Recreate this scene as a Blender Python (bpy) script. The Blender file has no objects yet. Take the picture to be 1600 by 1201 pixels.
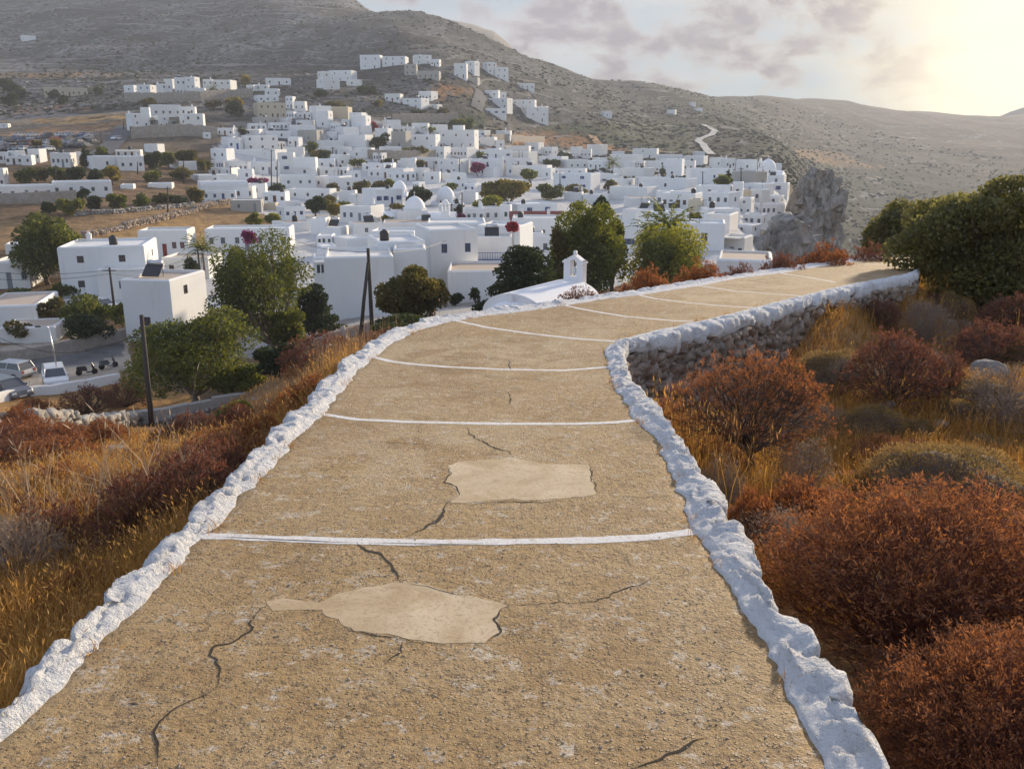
import bpy, math, random
import numpy as np
from mathutils import Vector, Matrix

random.seed(7)
RNG = np.random.default_rng(11)
SC = bpy.context.scene
COL = SC.collection
PI = math.pi

# ------------------------------------------------------------------ camera model (metres, camera at the origin, looking along +Y)
F = 1400.0
PITCH = math.atan(385.0 / F)
CP, SP = math.cos(PITCH), math.sin(PITCH)

def ray(px, py):
    u = (px - 800.0) / F
    v = (py - 600.5) / F
    return np.array([u, CP - v * SP, -(SP + v * CP)])

def P3(px, py, t):
    return ray(px, py) * t

def project(x, y, z):
    d = y * CP - z * SP
    d = np.where(d < 0.01, 0.01, d)
    v = (-z * CP - y * SP) / d
    return 800 + F * x / d, 600.5 + F * v, d

# ------------------------------------------------------------------ path (heights and outline)
DY = np.array([-12, 0, 4.29, 6.87, 9.53, 12, 13.5, 15.5, 22, 30, 60])
DD = np.array([0.75, 1.69, 2.01, 2.20, 2.44, 2.53, 2.62, 2.75, 3.12, 3.8, 7])

_ty = np.arange(-12, 60, 0.05)
_tz = np.interp(_ty, DY, DD)
for _ in range(2):
    _tz = np.convolve(np.pad(_tz, 20, mode='reflect', reflect_type='odd'), np.ones(41) / 41, 'valid')

def path_z(y):
    return -np.interp(y, _ty, _tz)

def on_path(px, py, lift=0.0):
    r = ray(px, py)
    a, b = 0.5, 80.0
    for _ in range(60):
        m = (a + b) / 2
        if m * r[2] > path_z(m * r[1]) + lift:
            a = m
        else:
            b = m
    p = r * a
    return np.array([p[0], p[1], path_z(p[1])])

L_IN = [(0,1162),(109,1050),(199,960),(262,896),(300,855),(334,825),(375,776),(412,742),(450,697),(487,660),(512,638),(535,607),(556,580),(585,557),(602,542),(630,527),(662,513),(712,501),(760,493),(820,486),(855,481),(890,476),(950,466),(1000,461),(1055,452),(1100,445),(1150,435),(1225,426),(1300,414),(1375,402),(1425,397)]
L_OUT = [(0,1108),(56,1050),(94,1012),(139,962),(180,940),(197,907),(240,878),(248,862),(297,829),(303,808),(337,776),(375,739),(412,697),(450,660),(480,632),(495,612),(512,595),(540,569),(560,550),(575,537),(612,519),(650,507),(664,501),(712,494),(740,490),(800,481),(862,475),(940,463),(1000,455),(1050,445),(1100,439),(1150,430),(1225,420),(1300,409),(1375,398),(1425,393)]
R_IN = [(1289,1200),(1266,1140),(1240,1080),(1210,1027),(1165,945),(1124,885),(1094,844),(1080,810),(1056,750),(1040,710),(1022,680),(1000,661),(987,645),(975,625),(962,605),(952,575),(947,547),(951,540),(965,532),(987,527),(1025,517),(1062,509),(1100,501),(1150,489),(1187,479),(1255,462),(1300,451),(1337,443),(1375,436),(1425,427)]
R_OUT = [(1384,1200),(1375,1174),(1349,1147),(1330,1102),(1300,1069),(1281,1035),(1262,1012),(1244,978),(1217,958),(1204,918),(1182,912),(1178,892),(1165,868),(1148,838),(1124,787),(1105,759),(1071,698),(1040,661),(1024,637),(1004,626),(990,600),(978,575),(974,546),(980,541),(1000,536),(1040,527),(1075,519),(1110,512),(1155,500),(1195,489),(1262,471),(1305,459),(1340,451),(1378,443),(1428,433)]

def poly3(pts, lift=0.0):
    a = np.array([on_path(x, y, lift) for x, y in pts])
    d0 = a[0] - a[1]
    d0 = d0 / abs(d0[1])
    back = a[0] + d0 * (a[0][1] + 7.0)
    back[2] = path_z(back[1])
    e1 = a[-1] + [0.75, 1.5, 0]
    e1[2] = path_z(e1[1])
    return np.vstack([back[None], a, e1[None]])

def resample(a, n=None, step=None, smooth=0):
    d = np.r_[0, np.cumsum(np.linalg.norm(np.diff(a, axis=0), axis=1))]
    if n is None:
        n = max(2, int(d[-1] / step))
    s = np.linspace(0, d[-1], n)
    out = np.stack([np.interp(s, d, a[:, k]) for k in range(a.shape[1])], 1)
    for _ in range(smooth):
        o = out.copy()
        o[1:-1] = (out[:-2] + out[1:-1] * 2 + out[2:]) / 4
        out = o
    return out

PL, PR = poly3(L_IN), poly3(R_IN)
PLO, PRO = poly3(L_OUT), poly3(R_OUT)
NPATH = 320
gl, gr_ = resample(PL, NPATH, smooth=3), resample(PR, NPATH, smooth=3)
PC = (gl + gr_) / 2
PHW = np.linalg.norm(gl - gr_, axis=1) / 2
EL, ER = resample(PLO, step=0.12), resample(PRO, step=0.12)
EDGE = np.vstack([EL, ER])
EPOLY = np.vstack([EL, ER[::-1]])[::3, :2]

def edge_dist(x, y):
    """signed distance to the outer kerb edges (negative on the path) and the path height there"""
    d2 = (x[:, None] - EDGE[None, :, 0]) ** 2 + (y[:, None] - EDGE[None, :, 1]) ** 2
    k = d2.argmin(1)
    d = np.sqrt(d2[np.arange(len(k)), k])
    c = np.zeros(len(x), bool)
    j = len(EPOLY) - 1
    for i in range(len(EPOLY)):
        xi, yi = EPOLY[i]; xj, yj = EPOLY[j]
        m = ((yi > y) != (yj > y)) & (x < (xj - xi) * (y - yi) / (yj - yi + 1e-12) + xi)
        c ^= m
        j = i
    return np.where(c, -d, d), EDGE[k, 2]

# ------------------------------------------------------------------ noise
_perm = np.random.default_rng(3).random(4096)

def vnoise(x, y, seed=0):
    xi = np.floor(x).astype(np.int64)
    yi = np.floor(y).astype(np.int64)
    fx, fy = x - xi, y - yi
    fx = fx * fx * (3 - 2 * fx)
    fy = fy * fy * (3 - 2 * fy)
    h = lambda a, b: _perm[(a * 73856093 ^ b * 19349663 ^ seed * 83492791) & 4095]
    a = h(xi, yi) * (1 - fx) + h(xi + 1, yi) * fx
    b = h(xi, yi + 1) * (1 - fx) + h(xi + 1, yi + 1) * fx
    return (a * (1 - fy) + b * fy) * 2 - 1

def fbm(x, y, o=4, seed=0):
    s, a = 0, 1.0
    for k in range(o):
        s = s + a * vnoise(x * 2 ** k + 17.3 * k, y * 2 ** k - 9.1 * k, seed + k)
        a *= 0.5
    return s

def sstep(a, b, x):
    t = np.clip((x - a) / (b - a), 0, 1)
    return t * t * (3 - 2 * t)

# ------------------------------------------------------------------ terrain height field
CTRL = {
 -250: [(900,8),(800,12),(740,20),(690,40),(630,62),(560,80),(470,108),(380,145),(300,190),(230,275),(160,420),(110,560),(60,760),(0,1050),(-60,1250)],
 0: [(900,6),(800,10),(740,16),(690,35),(660,50),(630,62),(600,73),(560,82),(520,92),(470,108),(430,125),(380,145),(340,165),(300,190),(260,235),(230,275),(200,330),(160,420),(110,560),(60,760),(0,1050),(-60,1250)],
 150: [(850,7),(760,11),(710,20),(680,42),(640,60),(600,71),(540,86),(480,104),(430,123),(380,148),(340,168),(300,198),(260,245),(225,295),(200,330),(160,410)],
 300: [(800,6.5),(745,10),(705,17),(690,24),(668,52),(640,60),(600,69),(520,88),(470,105),(430,122),(380,150),(345,175),(300,215),(260,265),(225,310),(205,330),(160,400),(110,560),(60,740),(0,1000),(-70,1200)],
 500: [(618,10),(598,20),(580,37),(560,55),(540,68),(520,80),(500,90),(460,106),(400,138),(350,180),(300,250),(250,320),(200,370),(150,430),(110,540),(50,760),(0,950),(-40,1150)],
 700: [(540,35),(520,55),(490,85),(450,108),(400,138),(350,185),(300,260),(260,340),(220,400),(180,440),(130,480),(90,560),(60,720),(38,900)],
 850: [(525,35),(520,50),(480,85),(400,140),(350,190),(300,270),(270,350),(240,450),(200,520),(150,600),(110,750),(93,900)],
 1000: [(500,40),(480,60),(440,90),(400,130),(350,180),(300,275),(265,370),(240,480),(200,640),(160,800),(124,1100)],
 1180: [(525,60),(450,90),(398,130),(330,190),(285,290),(255,400),(235,520),(200,850),(170,1200),(147,1500)],
 1230: [(330,220),(290,300),(255,420),(235,560)],
 1300: [(700,9),(600,12),(540,15),(390,480),(340,600),(290,760),(240,1000),(200,1300),(159,1800)],
 1450: [(1000,4.9),(850,6.3),(700,9),(600,12.2),(500,18.5),(460,22),(390,520),(300,850),(230,1250),(176,2000)],
 1600: [(1150,4.2),(900,5.8),(700,9),(560,14.5),(500,19),(450,25),(430,28),(390,520),(300,850),(230,1300),(180,2100)],
 1900: [(1150,4.2),(900,5.8),(700,9),(560,14.5),(500,19),(450,25),(390,520),(300,850),(230,1300),(180,2100)],
}
cp = [P3(px, py, t) for px, l in CTRL.items() for py, t in l]
# ridge backs
for px, py, t in [(-250,-60,1250),(0,-60,1250),(300,-70,1200),(500,-40,1150),(700,38,900),(850,93,900),(1000,124,1100),(1180,147,1500),(1300,159,1800),(1450,176,2000),(1600,180,2100),(1900,180,2100)]:
    p = P3(px, py, t)
    for k, dz in ((1.3, 0.75), (1.7, 0.3)):
        cp.append(np.array([p[0] * k, p[1] * k, p[2] * dz - 10]))
# valley and far slope of the near hill, hidden parts, sides and back
W = [(14,38,-9),(20,34,-9),(26,30,-9),(25,62,-26),(17,76,-14.2),(13.5,62,-12.8),(19,95,-15.2),(36,50,-32),(50,45,-34),(45,120,-48),(70,110,-55),(90,100,-58),(80,200,-62),(120,190,-64),(118,300,-62),(150,280,-66),(150,380,-62),(11,34,-7.5),(16,55,-20),(8,40,-9.5),
 (-2.6,1.5,-2.2),(-2.2,2.8,-2.42),(-2.3,4.3,-2.6),(-2.3,6.9,-2.85),(-2.3,9.5,-3.05),(-1.7,12.5,-3.15),(-1.0,14.8,-3.2),(1.4,17.0,-3.3),(4,19.3,-3.5),(7,22,-3.7),(10.5,25,-4.1),
 (-1.5,19,-5.0),(3,24,-5.4),(7,28,-5.6),(-5.2,4,-3.6),(-6,8,-4.4),(-6,13,-5.2),(-4.5,18,-6),(-10,5,-5.4),(-20,10,-9),(-30,20,-13),(-60,20,-18),(-60,0,-18),
 (2.0,2.5,-2.5),(2.2,5,-2.75),(1.9,7,-2.85),(1.8,9,-3.15),(1.9,10.6,-3.6),(3.6,12.2,-3.95),(5.2,14,-4.0),(7.4,16.3,-4.05),(9.8,19.2,-4.15),(6,4,-2.8),(12,4,-3.2),(20,6,-5),(40,8,-18),(80,10,-40),
 (0,-3,-1.5),(-4,-3,-2),(4,-3,-2),(0,-10,-1),(-12,-10,-3),(12,-10,-3),(0,-40,8),(-40,-40,-6),(40,-40,-14),(0,-150,50),(-150,-150,0),(150,-150,-50),(-300,0,-15),(300,0,-66),(0,-800,90),(-800,-800,10),(800,-800,-66),(-900,0,40),(900,0,-66),(900,900,-30),(-900,500,70),(0,-3000,0),(-3000,0,0),(3000,0,-60),(3000,3000,-60),(-3000,3000,0),(0,3200,-20),(1500,3000,-30)]
cp += [np.array(w, float) for w in W]
cp = np.array(cp)
KT = 4.0

def feat(x, y):
    r = np.maximum(np.hypot(x, y), 0.6)
    return np.stack([KT * x / r, KT * y / r, np.log(r)], -1), r

CF, CR = feat(cp[:, 0], cp[:, 1])
CE = cp[:, 2] / CR
MQ = 0.16
def _phi(a, b):
    d2 = ((a[:, None, :] - b[None]) ** 2).sum(-1)
    return np.sqrt(d2 + MQ * MQ)
n = len(cp)
A = np.zeros((n + 1, n + 1))
A[:n, :n] = _phi(CF, CF) - 0.004 * np.eye(n)
A[:n, n] = 1
A[n, :n] = 1
WT = np.linalg.solve(A, np.r_[CE, 0]); WB = WT[-1]; WT = WT[:-1]

def H(x, y, clamp=True):
    x = np.atleast_1d(np.asarray(x, float)).ravel()
    y = np.atleast_1d(np.asarray(y, float)).ravel()
    out = np.empty(len(x))
    for i in range(0, len(x), 20000):
        xs, ys = x[i:i + 20000], y[i:i + 20000]
        f, r = feat(xs, ys)
        z = (_phi(f, CF) @ WT + WB) * r
        a = sstep(330, 620, r)
        z = z + a * r * (0.0065 - 0.0042 * sstep(60, 330, xs)) * fbm(xs / 130, ys / 130, 5, 5)
        z = z + (1 - a) * sstep(3, 12, r) * 0.10 * fbm(xs / 1.7, ys / 1.7, 3, 9)
        z = np.maximum(z, -75)
        if clamp:
            near = (r < 45) & (ys > -9)
            if near.any():
                xn, yn = xs[near], ys[near]
                d, ez = edge_dist(xn, yn)
                lim = np.where(d < 0, path_z(yn), ez) - 0.30 + np.maximum(0, d - 0.1) * 0.25
                z[near] = np.minimum(z[near], lim)
        out[i:i + 20000] = z
    return out

def path_dist(x, y):
    x = np.asarray(x, float); y = np.asarray(y, float)
    out = np.empty(len(x))
    for i in range(0, len(x), 20000):
        out[i:i+20000] = edge_dist(x[i:i+20000], y[i:i+20000])[0]
    return out

def hit(px, py, t0=3.0, t1=2600.0):
    r = ray(px, py)
    ts = np.exp(np.linspace(math.log(t0), math.log(t1), 500))
    z = H(ts * r[0], ts * r[1], clamp=False)
    below = ts * r[2] < z
    k = int(np.argmax(below)) if below.any() else len(ts) - 1
    if k == 0:
        return ts[0]
    a, b = ts[k - 1], ts[k]
    tt = np.linspace(a, b, 20)
    z = H(tt * r[0], tt * r[1], clamp=False)
    bl = tt * r[2] < z
    return tt[int(np.argmax(bl))] if bl.any() else b

def gz(x, y):
    return float(H([x], [y])[0])

# ------------------------------------------------------------------ mesh helpers
class MB:
    def __init__(s):
        s.v, s.f, s.m = [], [], []
    def add(s, verts, faces, m=0):
        o = len(s.v)
        s.v += [tuple(map(float, q)) for q in verts]
        s.f += [tuple(i + o for i in q) for q in faces]
        s.m += [m] * len(faces)
    def quad(s, a, b, c, d, m=0):
        s.add([a, b, c, d], [(0, 1, 2, 3)], m)
    def box(s, x0, x1, y0, y1, z0, z1, m=0, ch=0.0):
        if ch <= 0:
            v = [(x0,y0,z0),(x1,y0,z0),(x1,y1,z0),(x0,y1,z0),(x0,y0,z1),(x1,y0,z1),(x1,y1,z1),(x0,y1,z1)]
            s.add(v, [(0,3,2,1),(4,5,6,7),(0,1,5,4),(1,2,6,5),(2,3,7,6),(3,0,4,7)], m)
        else:
            c = ch
            v = [(x0,y0,z0),(x1,y0,z0),(x1,y1,z0),(x0,y1,z0),(x0,y0,z1-c),(x1,y0,z1-c),(x1,y1,z1-c),(x0,y1,z1-c),
                 (x0+c,y0+c,z1),(x1-c,y0+c,z1),(x1-c,y1-c,z1),(x0+c,y1-c,z1)]
            s.add(v, [(0,3,2,1),(8,9,10,11),(0,1,5,4),(1,2,6,5),(2,3,7,6),(3,0,4,7),(4,5,9,8),(5,6,10,9),(6,7,11,10),(7,4,8,11)], m)
    def tube(s, pts, rad, n=8, m=0, cap=True):
        pts = [np.array(p, float) for p in pts]
        if not hasattr(rad, '__len__'):
            rad = [rad] * len(pts)
        o = len(s.v)
        for i, p in enumerate(pts):
            d = pts[min(i + 1, len(pts) - 1)] - pts[max(i - 1, 0)]
            d = d / (np.linalg.norm(d) + 1e-9)
            a = np.cross(d, [0, 0, 1.0] if abs(d[2]) < 0.9 else [1.0, 0, 0])
            a = a / np.linalg.norm(a)
            b = np.cross(d, a)
            for k in range(n):
                w = 2 * PI * k / n
                s.v.append(tuple(p + rad[i] * (math.cos(w) * a + math.sin(w) * b)))
        for i in range(len(pts) - 1):
            for k in range(n):
                q = o + i * n
                s.f.append((q + k, q + n + k, q + n + (k + 1) % n, q + (k + 1) % n))
                s.m.append(m)
        if cap:
            s.f.append(tuple(o + k for k in range(n))); s.m.append(m)
            q = o + (len(pts) - 1) * n
            s.f.append(tuple(q + n - 1 - k for k in range(n))); s.m.append(m)
    def lathe(s, prof, c=(0, 0, 0), n=20, m=0):
        o = len(s.v)
        for r, z in prof:
            for k in range(n):
                w = 2 * PI * k / n
                s.v.append((c[0] + r * math.cos(w), c[1] + r * math.sin(w), c[2] + z))
        for i in range(len(prof) - 1):
            for k in range(n):
                q = o + i * n
                s.f.append((q + k, q + (k + 1) % n, q + n + (k + 1) % n, q + n + k)); s.m.append(m)
        s.f.append(tuple(o + (len(prof) - 1) * n + k for k in range(n))); s.m.append(m)
    def build(s, name, mats, parent=None, smooth=False, loc=None):
        me = bpy.data.meshes.new(name)
        me.from_pydata(s.v, [], s.f)
        mats = mats if isinstance(mats, (list, tuple)) else [mats]
        for q in mats:
            me.materials.append(q)
        me.polygons.foreach_set('material_index', s.m)
        if smooth:
            me.polygons.foreach_set('use_smooth', [True] * len(s.f))
        me.update()
        return link(name, me, parent, loc)

def link(name, me, parent=None, loc=None):
    o = bpy.data.objects.new(name, me)
    COL.objects.link(o)
    if parent is not None:
        o.parent = parent
    if loc is not None:
        o.location = loc
    return o

def npmesh(name, v, f, mats, rnd=None, smooth=False, col=None, mi=None):
    """v (N,3), f (M,k) arrays; rnd: per-vertex float attribute"""
    me = bpy.data.meshes.new(name)
    v = np.asarray(v, np.float32); f = np.asarray(f, np.int32)
    me.vertices.add(len(v)); me.vertices.foreach_set('co', v.ravel())
    k = f.shape[1]
    me.loops.add(f.size); me.loops.foreach_set('vertex_index', f.ravel())
    me.polygons.add(len(f))
    me.polygons.foreach_set('loop_start', np.arange(0, f.size, k, dtype=np.int32))
    me.polygons.foreach_set('loop_total', np.full(len(f), k, np.int32))
    for q in (mats if isinstance(mats, (list, tuple)) else [mats]):
        me.materials.append(q)
    if mi is not None:
        me.polygons.foreach_set('material_index', np.asarray(mi, np.int32))
    if smooth:
        me.polygons.foreach_set('use_smooth', np.ones(len(f), bool))
    me.update(calc_edges=True)
    if rnd is not None:
        a = me.attributes.new('rnd', 'FLOAT', 'POINT')
        a.data.foreach_set('value', np.asarray(rnd, np.float32))
    if col is not None:
        a = me.attributes.new('tint', 'FLOAT_COLOR', 'POINT')
        c = np.ones((len(v), 4), np.float32); c[:, :3] = col
        a.data.foreach_set('color', c.ravel())
    return me

def tag(o, label=None, cat=None, group=None, kind=None):
    if label: o['label'] = label
    if cat: o['category'] = cat
    if group: o['group'] = group
    if kind: o['kind'] = kind
    return o

def empty(name, loc=(0, 0, 0), rz=0.0):
    o = bpy.data.objects.new(name, None)
    o.empty_display_size = 0.3
    COL.objects.link(o)
    o.location = loc
    o.rotation_euler = (0, 0, rz)
    return o

REG = []   # (object, look, place, px): labels are finished at the end
def reg(o, look, place, px, cat, group=None):
    tag(o, None, cat, group)
    REG.append((o, look, place, px))
    return o
ORD = ['leftmost', 'second from left', 'third from left', 'fourth from left', 'fifth from left', 'sixth from left', 'seventh from left', 'eighth from left', 'ninth from left', 'tenth from left', 'eleventh from left', 'twelfth from left', 'thirteenth from left', 'fourteenth from left', 'fifteenth from left', 'sixteenth from left', 'seventeenth from left', 'eighteenth from left']
def finish_labels():
    by = {}
    for o, look, place, px in REG:
        by.setdefault((look, place), []).append((px, o))
    for (look, place), l in by.items():
        l.sort(key=lambda q: q[0])
        for i, (px, o) in enumerate(l):
            if len(l) == 1:
                o['label'] = f'{look} {place}'.strip()
            elif len(l) == 2:
                o['label'] = f"{look} {place}, {'left' if i == 0 else 'right'} of two"
            else:
                o['label'] = f'{look} {place}, {ORD[min(i, 17)]}'
# ------------------------------------------------------------------ materials
class NT:
    def __init__(s, m):
        m.use_nodes = True
        s.t = m.node_tree
        s.t.nodes.clear()
    def n(s, ty, ins=None, **kw):
        nd = s.t.nodes.new(ty)
        for k, v in kw.items():
            setattr(nd, k, v)
        for k, v in (ins or {}).items():
            s.set(nd.inputs[k], v)
        return nd
    def set(s, sock, v):
        if isinstance(v, bpy.types.NodeSocket):
            s.t.links.new(v, sock)
        elif isinstance(v, bpy.types.Node):
            s.t.links.new(v.outputs[0], sock)
        else:
            if sock.type == 'RGBA' and hasattr(v, '__len__') and len(v) == 3:
                v = (*v, 1)
            sock.default_value = v
    def pos(s):
        return s.n('ShaderNodeTexCoord').outputs['Object']
    def noise(s, vec, scale, detail=4, rough=0.55, dist=0.0):
        return s.n('ShaderNodeTexNoise', {'Vector': vec, 'Scale': scale, 'Detail': detail, 'Roughness': rough, 'Distortion': dist}).outputs[0]
    def ramp(s, fac, stops, interp='LINEAR'):
        r = s.n('ShaderNodeValToRGB', {'Fac': fac})
        cr = r.color_ramp
        cr.interpolation = interp
        while len(cr.elements) < len(stops):
            cr.elements.new(0.5)
        for e, (p, c) in zip(cr.elements, stops):
            e.position = p
            e.color = (*c, 1) if hasattr(c, '__len__') else (c, c, c, 1)
        return r.outputs[0]
    def mix(s, fac, a, b, blend='MIX'):
        m = s.n('ShaderNodeMix', data_type='RGBA', blend_type=blend)
        s.set(m.inputs[0], fac); s.set(m.inputs[6], a); s.set(m.inputs[7], b)
        return m.outputs[2]
    def math(s, op, a, b=0.0, clamp=False):
        m = s.n('ShaderNodeMath', operation=op, use_clamp=clamp)
        s.set(m.inputs[0], a); s.set(m.inputs[1], b)
        return m.outputs[0]
    def bump(s, h, strength, dist):
        return s.n('ShaderNodeBump', {'Height': h, 'Strength': strength, 'Distance': dist}).outputs[0]
    def out(s, sh):
        o = s.n('ShaderNodeOutputMaterial')
        s.set(o.inputs['Surface'], sh)
    def bsdf(s, col, rough=0.9, normal=None, **kw):
        ins = {'Base Color': col, 'Roughness': rough}
        if normal is not None: ins['Normal'] = normal
        ins.update(kw)
        return s.n('ShaderNodeBsdfPrincipled', ins).outputs[0]

MATS = {}
def mat(name):
    m = bpy.data.materials.new(name)
    MATS[name] = m
    return NT(m)
M = MATS

def simple(name, col, rough=0.8, var=0.15, scale=3.0, bump=0.0, **kw):
    t = mat(name)
    p = t.pos()
    nz = t.noise(p, scale, 5)
    c = t.mix(nz, tuple(x * (1 - var) for x in col), tuple(min(1, x * (1 + var)) for x in col))
    nb = t.bump(t.noise(p, scale * 8, 4), 0.4, bump) if bump else None
    t.out(t.bsdf(c, rough, nb, **kw))

# whitewashed house walls: faint weathering streaks and uneven plaster
def plaster(name, col, dirt):
    t = mat(name); p = t.pos()
    geo = t.n('ShaderNodeNewGeometry').outputs['Position']
    m1 = t.noise(geo, 0.35, 4)
    st = t.n('ShaderNodeMapping', {'Vector': geo, 'Scale': (2.2, 2.2, 0.25)}).outputs[0]
    m2 = t.noise(st, 1.0, 5)
    c = t.mix(t.ramp(m1, [(0.3, 0), (0.75, 1)]), col, tuple(x * 0.93 for x in col))
    c = t.mix(t.ramp(m2, [(0.56, 0), (0.8, 0.35)]), c, dirt)
    ob = t.n('ShaderNodeObjectInfo').outputs['Random']
    c = t.mix(ob, c, t.mix(1.0, c, (0.93, 0.91, 0.88), 'MULTIPLY'))
    t.out(t.bsdf(c, 0.9, t.bump(t.noise(geo, 3.0, 4), 0.35, 0.05)))
plaster('white_plaster', (0.80, 0.80, 0.79), (0.55, 0.53, 0.50))
plaster('cream_plaster', (0.56, 0.49, 0.37), (0.40, 0.34, 0.26))
plaster('grey_plaster', (0.42, 0.40, 0.37), (0.28, 0.27, 0.25))
plaster('roof_white', (0.74, 0.74, 0.73), (0.50, 0.48, 0.45))
plaster('roof_tan', (0.50, 0.41, 0.33), (0.36, 0.29, 0.23))
simple('dome_white', (0.80, 0.80, 0.80), 0.7, 0.04, 1.0, 0.03)

simple('blue_paint', (0.045, 0.085, 0.24), 0.55, 0.2, 2)
simple('grey_paint', (0.22, 0.24, 0.27), 0.6, 0.15, 2)
simple('brown_paint', (0.10, 0.045, 0.025), 0.6, 0.2, 2)
simple('green_paint', (0.05, 0.10, 0.08), 0.6, 0.2, 2)
simple('white_paint', (0.72, 0.72, 0.70), 0.5, 0.05, 2)
simple('red_paint', (0.22, 0.02, 0.02), 0.6, 0.2, 2)
simple('dark_glass', (0.085, 0.092, 0.105), 0.2, 0.2, 1)
simple('black_plastic', (0.018, 0.018, 0.02), 0.5, 0.2, 2)
simple('steel', (0.55, 0.56, 0.58), 0.35, 0.1, 2, Metallic=0.9)
simple('dark_metal', (0.05, 0.05, 0.055), 0.5, 0.2, 2, Metallic=0.5)
simple('weathered_wood', (0.045, 0.035, 0.03), 0.85, 0.35, 4, 0.01)
simple('roof_tile', (0.22, 0.06, 0.045), 0.85, 0.3, 6, 0.05)
simple('rubber', (0.015, 0.015, 0.016), 0.8, 0.2, 5)
simple('bark', (0.13, 0.095, 0.07), 0.95, 0.4, 6, 0.03)
simple('pale_bark', (0.24, 0.19, 0.15), 0.95, 0.35, 6, 0.03)
simple('concrete', (0.36, 0.34, 0.31), 0.92, 0.25, 2.5, 0.02)
simple('asphalt', (0.075, 0.077, 0.085), 0.9, 0.25, 1.5, 0.01)
simple('dirt_track', (0.40, 0.33, 0.26), 0.95, 0.25, 0.8, 0.02)
simple('pale_lane', (0.46, 0.44, 0.41), 0.95, 0.1, 0.8)
simple('orange_dirt', (0.36, 0.19, 0.085), 0.95, 0.25, 0.2)
for nm, c in dict(white=(0.7,0.7,0.7), silver=(0.42,0.43,0.45), grey=(0.12,0.125,0.135), black=(0.02,0.02,0.024), red=(0.25,0.03,0.03), blue=(0.04,0.08,0.2)).items():
    simple('car_' + nm, c, 0.3, 0.03, 2, **{'Metallic': 0.2, 'Coat Weight': 0.5})

# whitewash on the kerb: thick lime with chips and grime
t = mat('lime_wash'); p = t.pos()
n1 = t.noise(p, 5, 6, 0.65); n2 = t.noise(p, 30, 5, 0.7); n3 = t.noise(p, 110, 3)
vo = t.n('ShaderNodeTexVoronoi', {'Vector': p, 'Scale': 18.0}).outputs['Distance']
c = t.mix(t.ramp(n1, [(0.35, 0), (0.7, 1)]), (0.79, 0.79, 0.795), (0.70, 0.70, 0.70))
c = t.mix(t.ramp(n2, [(0.56, 0), (0.72, 0.6)]), c, (0.45, 0.42, 0.38))
chip = t.math('MULTIPLY', t.ramp(n2, [(0.60, 0), (0.66, 1)]), t.ramp(n1, [(0.52, 0), (0.62, 1)]))
c = t.mix(chip, c, (0.30, 0.25, 0.19))
h = t.math('ADD', t.math('MULTIPLY', n2, 0.8), t.math('MULTIPLY', n3, 0.25))
h = t.math('ADD', h, t.math('MULTIPLY', vo, 0.35))
t.out(t.bsdf(c, 0.92, t.bump(h, 1.0, 0.055)))

# rough old concrete of the path: tan cement with exposed aggregate
t = mat('path_concrete'); p = t.pos()
big = t.noise(p, 0.7, 4, 0.6); mid = t.noise(p, 3.2, 6, 0.65); fine = t.noise(p, 26, 5, 0.75)
vo = t.n('ShaderNodeTexVoronoi', {'Vector': p, 'Scale': 52.0, 'Randomness': 1.0})
vo2 = t.n('ShaderNodeTexVoronoi', {'Vector': p, 'Scale': 135.0})
c = t.mix(t.ramp(big, [(0.3, 0), (0.7, 1)]), (0.31, 0.185, 0.064), (0.42, 0.270, 0.106))
c = t.mix(t.ramp(mid, [(0.42, 0.0), (0.68, 0.7)]), c, (0.46, 0.325, 0.17))
c = t.mix(t.ramp(mid, [(0.26, 0.7), (0.42, 0.0)]), c, (0.19, 0.115, 0.052))
c = t.mix(t.ramp(fine, [(0.35, 0.85), (0.5, 0.0)]), c, (0.105, 0.06, 0.026))
peb = t.ramp(vo.outputs['Distance'], [(0.22, 1), (0.38, 0)])
sel = t.ramp(t.n('ShaderNodeSeparateColor', {'Color': vo.outputs['Color']}).outputs[0], [(0.42, 0), (0.5, 1)])
pm = t.math('MULTIPLY', peb, sel)
pcol = t.mix(t.n('ShaderNodeSeparateColor', {'Color': vo.outputs['Color']}).outputs[1], (0.62, 0.46, 0.28), (0.20, 0.115, 0.05))
c = t.mix(t.math('MULTIPLY', pm, 0.95), c, pcol)
spk = t.ramp(vo2.outputs['Distance'], [(0.12, 1), (0.28, 0)])
sel2 = t.ramp(t.n('ShaderNodeSeparateColor', {'Color': vo2.outputs['Color']}).outputs[0], [(0.72, 0), (0.78, 1)])
c = t.mix(t.math('MULTIPLY', spk, sel2), c, (0.55, 0.46, 0.34))
st = t.ramp(t.noise(p, 1.1, 5, 0.62, 0.6), [(0.40, 0.0), (0.47, 0.5), (0.53, 0.5), (0.62, 0.0)])
c = t.mix(t.math('MULTIPLY', st, t.ramp(t.noise(p, 0.33, 3), [(0.42, 0), (0.6, 1)])), c, (0.56, 0.43, 0.26))
wet = t.ramp(t.noise(p, 0.9, 6, 0.7, 1.2), [(0.58, 0.0), (0.72, 0.55)])
c = t.mix(wet, c, (0.155, 0.098, 0.05))
vb = t.n('ShaderNodeTexVoronoi', {'Vector': t.n('ShaderNodeVectorMath', {0: p, 1: t.n('ShaderNodeTexNoise', {'Vector': p, 'Scale': 30.0}).outputs['Color'], 2: (0, 0, 0)}, operation='ADD').outputs[0], 'Scale': 17.0})
chipm = t.math('MULTIPLY', t.ramp(vb.outputs['Distance'], [(0.18, 1), (0.34, 0)]), t.ramp(t.n('ShaderNodeSeparateColor', {'Color': vb.outputs['Color']}).outputs[0], [(0.60, 0), (0.66, 0.85)]))
c = t.mix(chipm, c, (0.56, 0.48, 0.37))
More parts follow.
